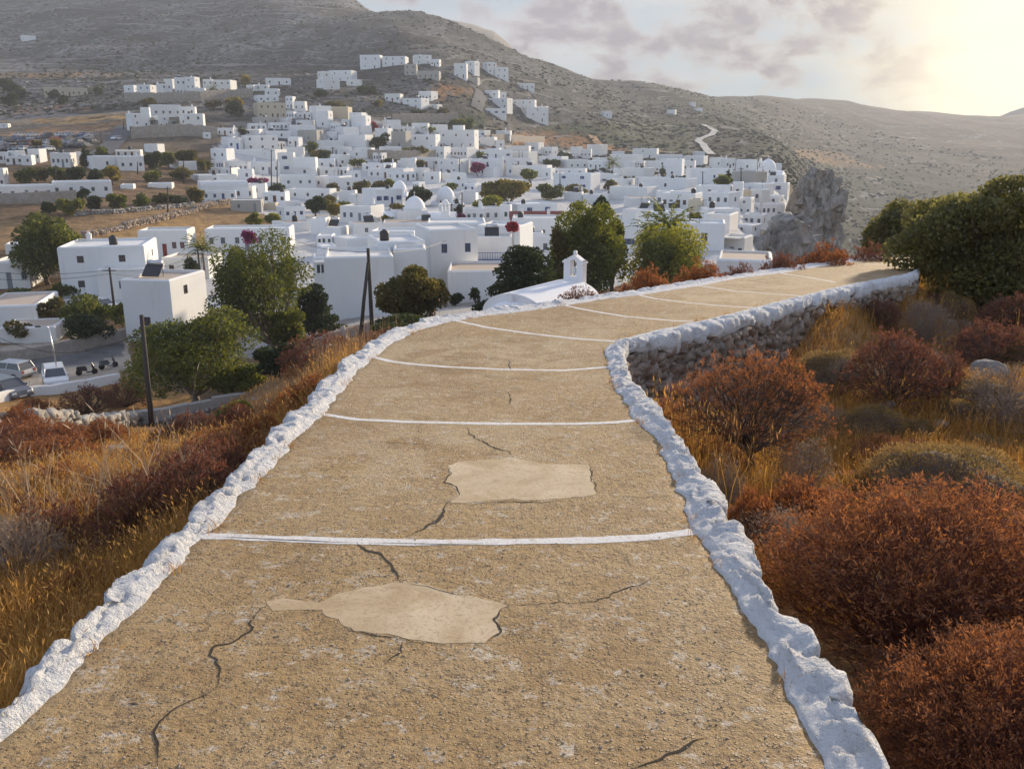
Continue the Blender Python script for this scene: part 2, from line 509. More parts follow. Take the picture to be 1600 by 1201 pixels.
lich = t.math('MULTIPLY', t.ramp(t.noise(p, 9, 5, 0.7), [(0.54, 0), (0.62, 1)]), t.ramp(t.noise(p, 40, 3), [(0.42, 0), (0.58, 0.8)]))
c = t.mix(lich, c, (0.58, 0.51, 0.42))
h = t.math('ADD', t.math('MULTIPLY', fine, 0.8), t.math('MULTIPLY', pm, 0.5))
h = t.math('ADD', h, t.math('MULTIPLY', spk, 0.2))
h = t.math('ADD', h, t.math('MULTIPLY', mid, 1.2))
t.out(t.bsdf(c, 0.75, t.bump(h, 1.0, 0.028)))

t = mat('cement_patch'); p = t.pos()
mid = t.noise(p, 2.2, 5, 0.6); fine = t.noise(p, 45, 4, 0.7)
c = t.mix(t.ramp(mid, [(0.3, 0), (0.7, 1)]), (0.50, 0.385, 0.235), (0.62, 0.50, 0.335))
c = t.mix(t.ramp(t.noise(p, 2.1, 5, 0.6, 1.2), [(0.44, 0), (0.60, 0.75)]), c, (0.40, 0.285, 0.155))
c = t.mix(t.ramp(t.noise(p, 1.3, 3, 0.5, 0.4), [(0.52, 0), (0.66, 0.6)]), c, (0.68, 0.57, 0.41))
c = t.mix(t.ramp(t.noise(p, 7, 6, 0.75, 0.5), [(0.56, 0), (0.70, 0.6)]), c, (0.33, 0.235, 0.135))
c = t.mix(t.ramp(fine, [(0.34, 0.7), (0.48, 0)]), c, (0.32, 0.23, 0.13))
t.out(t.bsdf(c, 0.85, t.bump(t.math('ADD', fine, t.math('MULTIPLY', mid, 2)), 0.4, 0.006)))
simple('crack_dark', (0.030, 0.022, 0.016), 1.0, 0.3, 10)

# painted joint lines
t = mat('line_paint'); p = t.pos()
n1 = t.noise(p, 14, 5, 0.7); n2 = t.noise(p, 60, 4, 0.7)
c = t.mix(t.ramp(n1, [(0.54, 0), (0.70, 0.75)]), (0.72, 0.70, 0.67), (0.40, 0.30, 0.19))
c = t.mix(t.ramp(n2, [(0.32, 0.6), (0.44, 0)]), c, (0.45, 0.37, 0.28))
t.out(t.bsdf(c, 0.9, t.bump(n2, 0.7, 0.01)))

# rubble stones
def rock(name, a, b, sc=4.0):
    t = mat(name); p = t.pos()
    geo = t.n('ShaderNodeNewGeometry').outputs['Random Per Island']
    n1 = t.noise(p, sc, 6, 0.65); n2 = t.noise(p, sc * 7, 5, 0.7)
    c = t.mix(geo, a, b)
    c = t.mix(t.ramp(n1, [(0.4, 0), (0.65, 0.8)]), c, (0.40, 0.36, 0.32))
    c = t.mix(t.ramp(n2, [(0.3, 0.6), (0.48, 0)]), c, tuple(x * 0.4 for x in a))
    t.out(t.bsdf(c, 0.92, t.bump(t.math('ADD', n1, t.math('MULTIPLY', n2, 0.5)), 0.9, 0.12 / sc)))
rock('rubble_stone', (0.15, 0.095, 0.06), (0.36, 0.27, 0.20), 5)
rock('grit_stone', (0.30, 0.20, 0.10), (0.52, 0.42, 0.29), 40)
rock('grey_stone', (0.20, 0.18, 0.16), (0.38, 0.36, 0.33), 2)
rock('tan_wall_stone', (0.22, 0.18, 0.14), (0.34, 0.29, 0.23), 1.0)
t = mat('cliff_rock'); p = t.pos()
mp = t.n('ShaderNodeMapping', {'Vector': p, 'Scale': (1, 1, 0.6)}).outputs[0]
n1 = t.noise(mp, 0.16, 6, 0.65); n2 = t.noise(mp, 0.7, 8, 0.75)
c = t.mix(t.ramp(n2, [(0.35, 0), (0.65, 1)]), (0.14, 0.125, 0.112), (0.58, 0.55, 0.51))
c = t.mix(t.ramp(n1, [(0.48, 0), (0.64, 0.6)]), c, (0.29, 0.20, 0.11))
t.out(t.bsdf(c, 0.95, t.bump(t.math('ADD', n1, n2), 1.0, 1.2)))

# foliage: two-tone by leaf, thin leaves let light through
def leafmat(name, dark, light, trans=0.4, tint=None, rough=0.6):
    t = mat(name)
    r = t.n('ShaderNodeAttribute', attribute_name='rnd').outputs['Fac']
    ob = t.n('ShaderNodeObjectInfo').outputs['Random']
    c = t.mix(r, dark, light)
    c = t.mix(t.math('MULTIPLY', ob, 0.35), c, tint or tuple(x * 0.7 for x in dark))
    d = t.n('ShaderNodeBsdfDiffuse', {'Color': c}).outputs[0]
    tr = t.n('ShaderNodeBsdfTranslucent', {'Color': c}).outputs[0]
    g = t.n('ShaderNodeBsdfGlossy', {'Color': (1, 1, 1, 1), 'Roughness': rough}).outputs[0]
    m = t.n('ShaderNodeMixShader', {0: trans, 1: d, 2: tr}).outputs[0]
    m = t.n('ShaderNodeMixShader', {0: 0.03, 1: m, 2: g}).outputs[0]
    t.out(m)
leafmat('leaf_green', (0.028, 0.052, 0.010), (0.27, 0.27, 0.028), 0.58)
leafmat('leaf_lime', (0.07, 0.10, 0.012), (0.40, 0.36, 0.03), 0.6)
leafmat('leaf_dark', (0.011, 0.024, 0.009), (0.075, 0.095, 0.020), 0.45)
leafmat('leaf_gold', (0.09, 0.085, 0.012), (0.34, 0.25, 0.025), 0.55)
leafmat('leaf_olive', (0.034, 0.042, 0.012), (0.26, 0.20, 0.035), 0.55)
leafmat('leaf_magenta', (0.20, 0.012, 0.085), (0.42, 0.03, 0.20), 0.4)
leafmat('leaf_scarlet', (0.25, 0.012, 0.02), (0.42, 0.03, 0.05), 0.4)
leafmat('spurge_leaf', (0.13, 0.050, 0.022), (0.50, 0.185, 0.050), 0.55, (0.26, 0.10, 0.04))
leafmat('spurge_dull', (0.12, 0.045, 0.028), (0.30, 0.11, 0.055), 0.4, (0.16, 0.08, 0.05))
leafmat('cushion_leaf', (0.12, 0.082, 0.028), (0.50, 0.32, 0.11), 0.5, (0.20, 0.13, 0.05))
leafmat('dry_grass', (0.26, 0.12, 0.022), (0.66, 0.36, 0.085), 0.5)
leafmat('pale_twig_tip', (0.24, 0.17, 0.11), (0.46, 0.35, 0.24), 0.35)
simple('twig', (0.10, 0.062, 0.045), 0.85, 0.4, 5)
simple('twig_red', (0.16, 0.055, 0.03), 0.8, 0.4, 5)
simple('twig_pale', (0.24, 0.18, 0.14), 0.85, 0.3, 5)

# open ground: base colour by zone (soil, field, scrub ...), broken up by stones, scrub dots and terraces
t = mat('ground'); p = t.n('ShaderNodeNewGeometry').outputs['Position']
tint = t.n('ShaderNodeAttribute', attribute_name='tint').outputs['Color']
dist = t.n('ShaderNodeVectorMath', {0: p}, operation='LENGTH').outputs['Value']
far = t.ramp(t.math('DIVIDE', dist, 1000.0), [(0.03, 0), (0.09, 1)])
vfar = t.ramp(t.math('DIVIDE', dist, 1000.0), [(0.30, 0), (0.42, 1)])
nn = t.noise(p, 2.5, 6, 0.7); nm = t.noise(p, 0.33, 6, 0.68); pf = t.n('ShaderNodeMapping', {'Vector': p, 'Scale': (1.0, 0.4, 1.0)}).outputs[0]
nf = t.noise(pf, 0.030, 7, 0.7); nv = t.noise(p, 0.008, 5, 0.6)
var = t.mix(far, t.ramp(nn, [(0.3, 0.45), (0.7, 1.5)]), t.ramp(nm, [(0.3, 0.55), (0.7, 1.4)]))
lum = t.n('ShaderNodeRGBToBW', {'Color': tint}).outputs[0]
var = t.mix(t.ramp(lum, [(0.30, 0.0), (0.40, 0.8)]), var, (0.95, 0.95, 0.95))
c = t.mix(1.0, tint, var, 'MULTIPLY')
# far scrub and outcrops
scr = t.ramp(t.noise(pf, 0.30, 6, 0.7), [(0.44, 1), (0.53, 0)])
c = t.mix(t.math('MULTIPLY', t.math('MULTIPLY', scr, vfar), 0.72), c, (0.035, 0.036, 0.024))
outc = t.math('MULTIPLY', t.ramp(nf, [(0.44, 0), (0.56, 1)]), t.ramp(t.noise(pf, 0.26, 6, 0.75), [(0.44, 0), (0.56, 1)]))
px_ = t.n('ShaderNodeSeparateXYZ', {'Vector': p}).outputs[0]
leftw = t.ramp(t.math('DIVIDE', t.math('ADD', px_, 400.0), 800.0), [(0.30, 0.85), (0.62, 0.25)])
c = t.mix(t.math('MULTIPLY', t.math('MULTIPLY', outc, vfar), leftw), c, (0.235, 0.222, 0.215))
c = t.mix(t.math('MULTIPLY', vfar, 0.8), c, t.mix(1.0, c, t.ramp(nv, [(0.38, 0.55), (0.62, 1.45)]), 'MULTIPLY'))
# terrace walls following the contour, each with a painted shadow line beside it
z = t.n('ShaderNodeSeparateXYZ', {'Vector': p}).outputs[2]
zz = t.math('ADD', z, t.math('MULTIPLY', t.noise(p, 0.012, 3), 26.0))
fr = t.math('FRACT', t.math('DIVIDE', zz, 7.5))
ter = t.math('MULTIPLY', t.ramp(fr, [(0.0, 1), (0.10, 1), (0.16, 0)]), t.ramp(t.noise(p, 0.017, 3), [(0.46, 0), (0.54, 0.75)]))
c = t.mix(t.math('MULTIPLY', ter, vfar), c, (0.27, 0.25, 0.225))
ter_shade = t.math('MULTIPLY', t.ramp(fr, [(0.16, 0), (0.2, 1), (0.27, 1), (0.33, 0)]), t.ramp(t.noise(p, 0.017, 3), [(0.46, 0), (0.54, 0.6)]))
c = t.mix(t.math('MULTIPLY', ter_shade, vfar), c, (0.05, 0.047, 0.036))
hb = t.mix(far, nn, nm)
hb2 = t.math('ADD', t.math('MULTIPLY', nn, 0.06), t.math('MULTIPLY', t.math('MULTIPLY', nm, far), 0.9))
hb2 = t.math('ADD', hb2, t.math('MULTIPLY', t.math('MULTIPLY', nf, vfar), 6.0))
t.out(t.bsdf(c, 1.0, t.bump(hb2, 1.0, 1.0), **{'Specular IOR Level': 0.1}))

t = mat('far_ridge'); p = t.n('ShaderNodeNewGeometry').outputs['Position']
nf = t.noise(p, 0.02, 6, 0.7)
t.out(t.bsdf(t.mix(nf, (0.10, 0.09, 0.075), (0.22, 0.19, 0.155)), 1.0, t.bump(nf, 1.0, 6.0)))

# air
HZ = bpy.data.materials.new('air'); HZ.use_nodes = True
ht = HZ.node_tree; ht.nodes.clear()
hv = ht.nodes.new('ShaderNodeVolumePrincipled')
hv.inputs['Color'].default_value = (0.80, 0.84, 0.92, 1)
hv.inputs['Density'].default_value = 0.00027
hv.inputs['Anisotropy'].default_value = 0.12
ho = ht.nodes.new('ShaderNodeOutputMaterial')
ht.links.new(hv.outputs[0], ho.inputs['Volume'])
# ------------------------------------------------------------------ vegetation shapes
def unit(a):
    return a / (np.linalg.norm(a, axis=-1, keepdims=True) + 1e-9)

def tubes_np(p0, p1, r0, r1, n=3):
    d = unit(p1 - p0)
    ref = np.where(np.abs(d[:, 2:3]) < 0.9, np.array([[0, 0, 1.0]]), np.array([[1.0, 0, 0]]))
    a = unit(np.cross(d, ref)); b = np.cross(d, a)
    vs = []
    for (q, r) in ((p0, r0), (p1, r1)):
        for k in range(n):
            w = 2 * PI * k / n
            vs.append(q + r[:, None] * (math.cos(w) * a + math.sin(w) * b))
    v = np.stack(vs, 1).reshape(-1, 3)
    base = (np.arange(len(p0)) * 2 * n)[:, None]
    f = np.concatenate([base + np.array([[k, (k + 1) % n, n + (k + 1) % n, n + k]]) for k in range(n)], 0)
    return v, f

def leaves_np(p, d, ln, wd, rng):
    """diamond leaves at p along d"""
    ref = unit(rng.normal(size=p.shape))
    s = unit(np.cross(d, ref))
    ln = ln[:, None]; wd = wd[:, None]
    v = np.stack([p, p + d * ln * 0.45 + s * wd, p + d * ln, p + d * ln * 0.45 - s * wd], 1).reshape(-1, 3)
    f = np.arange(len(p) * 4).reshape(-1, 4)
    return v, f

def twig_bush(seed, N=40, levels=5, bend=0.5, flat=0.0, tipleaves=5, ll=0.06, lw=0.012, r0=0.02, start_z=0.0, pol=1.35, shr=0.80):
    """forking shrub of unit radius: returns twig and leaf arrays"""
    g = np.random.default_rng(seed)
    az = g.random(N) * 2 * PI
    po = np.sqrt(g.random(N)) * pol
    d = np.stack([np.sin(po) * np.cos(az), np.sin(po) * np.sin(az), np.cos(po)], 1)
    p = np.stack([0.10 * g.normal(size=N), 0.10 * g.normal(size=N), np.full(N, start_z)], 1)
    P0, P1, R0, R1 = [], [], [], []
    L = 1.0; r = r0
    for k in range(levels):
        ln = L * (0.7 + 0.6 * g.random(len(p)))
        q = p + d * ln[:, None]
        P0.append(p); P1.append(q); R0.append(np.full(len(p), r)); R1.append(np.full(len(p), r * 0.72))
        if k < levels - 1:
            p = np.repeat(q, 2, 0); d = np.repeat(d, 2, 0)
            out = unit(p * np.array([1, 1, 0.6]) + 1e-6)
            d = unit(d + g.normal(size=d.shape) * bend + out * 0.12 + np.array([0, 0, 0.10]))
            d[:, 2] = np.where(p[:, 2] < 0.1, np.abs(d[:, 2]), d[:, 2])
        L *= shr; r *= 0.68
    tip, td = q, d
    P0, P1 = np.concatenate(P0), np.concatenate(P1)
    sc = 1.0 / np.percentile(np.linalg.norm(tip[:, :2], axis=1), 93)
    P0, P1, tip = P0 * sc, P1 * sc, tip * sc
    R0, R1 = np.concatenate(R0), np.concatenate(R1)
    tv, tf = tubes_np(P0, P1, R0, R1)
    lp = np.repeat(tip, tipleaves, 0) + g.normal(size=(len(tip) * tipleaves, 3)) * 0.012
    ld = unit(np.repeat(td, tipleaves, 0) + g.normal(size=lp.shape) * 0.75)
    lv, lf = leaves_np(lp, ld, ll * (0.6 + 0.8 * g.random(len(lp))), lw * (0.7 + 0.6 * g.random(len(lp))), g)
    rn = np.repeat(np.clip(np.repeat(g.random(len(tip)), tipleaves) * 0.6 + g.random(len(lp)) * 0.4, 0, 1), 4)
    return (tv, tf), (lv, lf, rn)

BUSHLIB = {}
def bushlib(key, seed, twigm, leafm, **kw):
    (tv, tf), (lv, lf, rn) = twig_bush(seed, **kw)
    BUSHLIB.setdefault(key, []).append((npmesh('branches', tv, tf, M[twigm]), npmesh('foliage', lv, lf, M[leafm], rn)))
for s in (1, 2, 3):
    bushlib('spurge', s, 'twig_red', 'spurge_leaf', N=60, levels=5, bend=0.42, tipleaves=6, ll=0.075, lw=0.013, r0=0.016)
    bushlib('dull', s + 20, 'twig', 'spurge_dull', N=60, levels=5, bend=0.42, tipleaves=5, ll=0.07, lw=0.012, r0=0.015)
for s in (1, 2):
    bushlib('pale', s + 40, 'twig_pale', 'pale_twig_tip', N=50, levels=5, bend=0.5, tipleaves=2, ll=0.06, lw=0.007, r0=0.014)

def cushion(seed, n=15000):
    g = np.random.default_rng(seed)
    # lumpy dome core
    U, V = 40, 14
    th = np.linspace(0, 2 * PI, U, endpoint=False); ph = np.linspace(0, PI / 2, V)
    cen = unit(np.abs(g.normal(size=(16, 3))) * np.sign(g.normal(size=(16, 3))) * [1, 1, 0] + np.array([0, 0, 1]) * g.random((16, 1)) * 1.2)
    def rad(d):
        dd = ((d[:, None] - cen[None]) ** 2).sum(-1).min(1)
        return 0.84 + 0.17 * np.exp(-dd / 0.12)
    d = np.array([[math.cos(p) * math.cos(t), math.cos(p) * math.sin(t), math.sin(p)] for p in ph for t in th])
    v = d * (rad(d) * 0.88)[:, None]; v[:, 2] = v[:, 2] * 0.9 - 0.12
    f = [(i * U + k, i * U + (k + 1) % U, (i + 1) * U + (k + 1) % U, (i + 1) * U + k) for i in range(V - 1) for k in range(U)]
    core = npmesh('branches', v, np.array(f), M['twig'])
    d = unit(g.normal(size=(n, 3))); d[:, 2] = np.abs(d[:, 2])
    p = d * (rad(d) * (0.84 + 0.13 * g.random(n)))[:, None]; p[:, 2] = p[:, 2] * 0.9 - 0.10
    ld = unit(d + g.normal(size=d.shape) * 0.55 + [0, 0, 0.25])
    lv, lf = leaves_np(p, ld, 0.035 + 0.04 * g.random(n), 0.0035 + 0.004 * g.random(n), g)
    dd = ((d[:, None] - cen[None]) ** 2).sum(-1).min(1)
    rn = np.repeat(np.clip(0.75 * np.exp(-dd / 0.15) * g.random(n) + 0.35 * g.random(n), 0, 1), 4)
    BUSHLIB.setdefault('cushion', []).append((core, npmesh('foliage', lv, lf, M['cushion_leaf'], rn)))
for s in (1, 2, 3):
    cushion(s)

_bc = [0]
def bush(kind, loc, r, h, look, place, px, name='shrub', var=None, cat='shrub', group=None):
    lib = BUSHLIB[kind]
    _bc[0] += 1
    a, b = lib[(var if var is not None else _bc[0]) % len(lib)]
    e = empty(name, loc, random.random() * 6.28)
    e.scale = (r, r * random.uniform(0.88, 1.1), h)
    link('branches', a, e); link('foliage', b, e)
    return reg(e, look, place, px, cat, group)

def leafcloud(clumps, n, size, g, droop=0.0, asp=0.42, up=0.0):
    """leaf sprays spread through ellipsoid clumps [(centre, radii)]"""
    vol = np.array([(c[1][0] * c[1][1] * c[1][2]) ** 0.67 for c in clumps])
    idx = g.choice(len(clumps), n, p=vol / vol.sum())
    cen = np.array([c[0] for c in clumps])[idx]; rad = np.array([c[1] for c in clumps])[idx]
    d = unit(g.normal(size=(n, 3)))
    d[:, 2] = np.where(g.random(n) < 0.25, np.abs(d[:, 2]), d[:, 2])
    rr = 0.55 + 0.5 * g.random(n) ** 0.7
    p = cen + d * rad * rr[:, None]
    ld = unit(d * 0.7 + g.normal(size=d.shape) * 0.6 + np.array([0, 0, up - droop]))
    s = size * (0.55 + 0.9 * g.random(n))
    lv, lf = leaves_np(p, ld, s, s * asp, g)
    cr = g.random(len(clumps))[idx]
    rn = np.repeat(np.clip(0.45 * cr + 0.55 * g.random(n), 0, 1), 4)
    return lv, lf, rn

_tc = [0]
def tree(x0, x1, yt, yb, look, place, kind='round', leaf='leaf_green', t=None, tpx=None, name='tree', cat='tree', n=None, bark='bark', dens=1.0, group=None, lsz=None, low=None):
    """tree whose crown fills the box in the photo; stands on the ground at distance t"""
    _tc[0] += 1
    g = np.random.default_rng(100 + _tc[0])
    xm = tpx if tpx is not None else (x0 + x1) / 2
    if t is None:
        t = hit(xm, yb, 8)
    b = P3(xm, yb, t)
    zg = gz(b[0], b[1])
    top = P3(xm, yt, t)[2]
    h = top - zg
    w = (x1 - x0) / F * t
    off = ((x0 + x1) / 2 - xm) / F * t
    lo = low if low is not None else {'round': 0.22, 'bush': 0.0, 'pine': 0.30, 'cypress': 0.03, 'weep': 0.10, 'tall': 0.12, 'umbrella': 0.62}.get(kind, 0.2)
    ch = h * (1 - lo); cz = h * lo + ch / 2
    area = (x1 - x0) * min(yb - yt, 400)
    n = n or int(np.clip(area * 1.05 * dens, 200, 20000))
    size = lsz or max(0.15, 3.9 * t / F)
    cl = []
    nc = int(np.clip(4 + area / 500, 5, 26))
    if kind == 'cypress':
        for i in range(8):
            q = (i + 0.5) / 8
            cl.append(((0, 0, h * (0.05 + 0.9 * q)), (w * 0.5 * (1 - q ** 2) + 0.1, w * 0.5 * (1 - q ** 2) + 0.1, h * 0.1)))
    elif kind == 'pine':
        for i in range(nc):
            q = (i + 0.5) / nc
            a = i * 2.4
            rr = (w / 2) * (1.0 - 0.75 * q) * (0.45 + 0.4 * g.random())
            cl.append(((off + rr * math.cos(a), rr * math.sin(a), h * lo + ch * (0.06 + 0.86 * q)), (w * 0.24 * (1.15 - 0.6 * q), w * 0.24 * (1.15 - 0.6 * q), ch * 0.075)))
    else:
        while len(cl) < nc:
            d = g.normal(size=3); d /= np.linalg.norm(d)
            d *= g.random() ** 0.4
            k = 0.30 + 0.16 * g.random()
            if nc > 12: k *= 0.78
            c = (off + d[0] * w / 2 * (1 - k * 0.8), d[1] * w / 2 * (1 - k * 0.8), cz + d[2] * ch / 2 * (1 - k * 0.8))
            rz = ch * 0.5 * k * (1.35 if kind in ('weep', 'tall') else 0.95)
            cl.append((c, (w * 0.5 * k * 1.1, w * 0.5 * k * 1.1, rz)))
    lv, lf, rn = leafcloud(cl, n, size, g, droop=0.9 if kind == 'weep' else 0.0, asp=0.34 if kind == 'weep' else 0.42, up=0.35 if kind == 'cypress' else 0.1)
    # keep leaves above ground
    keep = lv.reshape(-1, 4, 3)[:, :, 2].min(1) > 0.02
    lv = lv.reshape(-1, 4, 3)[keep].reshape(-1, 3); rn = rn.reshape(-1, 4)[keep].ravel(); lf = np.arange(len(lv)).reshape(-1, 4)
    e = empty(name, (b[0], b[1], zg))
    mb = MB()
    r0 = max(0.05, min(h * 0.035, w * 0.06))
    fk = np.array([off * 0.25, 0, h * max(lo, 0.16) * 0.9])
    mb.tube([(0, 0, -0.3), fk * 0.5 + [0.02 * h * g.normal(), 0, 0], fk], [r0 * 1.3, r0, r0 * 0.85], 7)
    for c, r in cl[:10]:
        c = np.array(c)
        mid = fk * 0.5 + c * 0.5 + np.array([0, 0, -0.08 * h])
        mb.tube([fk - [0, 0, r0], mid, c], [r0 * 0.6, r0 * 0.4, r0 * 0.15], 5, cap=False)
    mb.build('trunk', M[bark], e, True)
    link('crown', npmesh('crown', lv, lf, M[leaf], rn), e)
    return reg(e, look, place, xm, cat, group)

def palm(px, yt, yb, look, place, t, w=2.2, thin=0.12):
    b = P3(px, yb, t); zg = gz(b[0], b[1]); h = P3(px, yt, t)[2] - zg
    g = np.random.default_rng(int(px))
    e = empty('palm_tree', (b[0], b[1], zg))
    mb = MB(); hh = h - w * 0.35
    mb.tube([(0, 0, -0.3), (0.05, 0, hh * 0.5), (0, 0, hh)], [thin * 1.3, thin, thin * 0.9], 7)
    mb.build('trunk', M['bark'], e, True)
    P, D, Ls = [], [], []
    for i in range(34):
        az = g.random() * 6.28; el = g.uniform(-0.35, 1.3)
        d = np.array([math.cos(az) * math.cos(el), math.sin(az) * math.cos(el), math.sin(el)])
        p = np.array([0, 0, hh])
        for k in range(7):
            q = p + d * w * 0.16
            for s in (-1, 1):
                side = unit(np.cross(d, [0, 0, 1.0])) * s
                P.append(q); D.append(unit(side + d * 0.7 - np.array([0, 0, 0.25]))); Ls.append(w * 0.22 * (1 - k * 0.09))
            P.append(p); D.append(d); Ls.append(w * 0.2)
            p = q; d = unit(d - np.array([0, 0, 0.16]))
    P, D, Ls = np.array(P), np.array(D), np.array(Ls)
    lv, lf = leaves_np(P, D, Ls, Ls * 0.14, g)
    link('crown', npmesh('crown', lv, lf, M['leaf_green'], np.repeat(g.random(len(P)), 4)), e)
    return reg(e, look, place, px, 'palm tree')

# ------------------------------------------------------------------ stones
def stone_mesh_arrays(g, c, size):
    """one irregular stone: a rounded, chipped box"""
    s = np.array([[x, y, z] for x in (-1, 0, 1) for y in (-1, 0, 1) for z in (-1, 0, 1) if (x, y, z) != (0, 0, 0)], float)
    return s
_cube_idx = None
def _stone_base():
    # cube subdivided once, normalised part-way to a sphere
    vs, fs, idx = [], [], {}
    def vid(p):
        if p not in idx:
            idx[p] = len(vs); vs.append(p)
        return idx[p]
    for ax in range(3):
        for s in (-1, 1):
            for i in (-1, 0):
                for j in (-1, 0):
                    q = []
                    for a, b in ((i, j), (i + 1, j), (i + 1, j + 1), (i, j + 1)):
                        p = [0, 0, 0]; p[ax] = s; p[(ax + 1) % 3] = a; p[(ax + 2) % 3] = b
                        q.append(vid(tuple(p)))
                    fs.append(q if s > 0 else q[::-1])
    v = np.array(vs, float)
    sp = v / np.linalg.norm(v, axis=1, keepdims=True)
    return v * 0.66 + sp * 0.38, np.array(fs)
SV, SF = _stone_base()
def stones(cent, sizes, rots, g, jit=0.16):
    n = len(cent)
    v = SV[None] * (1 + g.normal(size=(n, len(SV), 1)) * jit) + g.normal(size=(n, len(SV), 3)) * jit * 0.4
    v = v * np.asarray(sizes)[:, None, :] * 0.5
    # random small tilt about x/y and the given rotation about z
    out = np.empty_like(v)
    for i in range(n):
        R = Matrix.Rotation(rots[i], 3, 'Z') @ Matrix.Rotation(g.normal() * 0.15, 3, 'X') @ Matrix.Rotation(g.normal() * 0.15, 3, 'Y')
        out[i] = v[i] @ np.array(R).T
    out += np.asarray(cent)[:, None, :]
    f = (SF[None] + (np.arange(n) * len(SV))[:, None, None]).reshape(-1, 4)
    return out.reshape(-1, 3), f

def dry_wall(name, pts, height, thick, ss, look, matn='grey_stone', base=None, cat='stone wall', rag=0.25, seed=1):
    """dry stone wall along ground points [(x,y)]"""
    g = np.random.default_rng(seed)
    a = resample(np.array(pts, float), step=ss * 0.95)
    dirs = np.gradient(a, axis=0); ang = np.arctan2(dirs[:, 1], dirs[:, 0])
    z = H(a[:, 0], a[:, 1])
    C, S, R = [], [], []
    for i in range(len(a)):
        hh = height * (1 + rag * float(vnoise(np.array([i * 0.13]), np.array([seed * 3.1]))[0]))
        rows = max(1, int(hh / (ss * 0.72)))
        nrm = np.array([-math.sin(ang[i]), math.cos(ang[i])])
        for k in range(rows):
            for s in ((-1, 1) if thick > ss * 1.2 else (0,)):
                o = s * (thick / 2 - ss * 0.35) + g.normal() * 0.05 * ss
                C.append((a[i, 0] + nrm[0] * o + g.normal() * ss * 0.12, a[i, 1] + nrm[1] * o + g.normal() * ss * 0.12, z[i] + (k + 0.4) * ss * 0.72))
                S.append((ss * g.uniform(0.8, 1.35), ss * g.uniform(0.8, 1.2), ss * g.uniform(0.65, 1.0)))
                R.append(ang[i] + g.normal() * 0.25)
    v, f = stones(np.array(C), np.array(S), R, g)
    o = link(name, npmesh(name, v, f, M[matn]))
    return tag(o, look, cat)
# ------------------------------------------------------------------ ground sheet
def in_poly(px, py, poly):
    c = np.zeros(len(px), bool)
    j = len(poly) - 1
    for i in range(len(poly)):
        xi, yi = poly[i]; xj, yj = poly[j]
        m = ((yi > py) != (yj > py)) & (px < (xj - xi) * (py - yi) / (yj - yi + 1e-9) + xi)
        c ^= m
        j = i
    return c

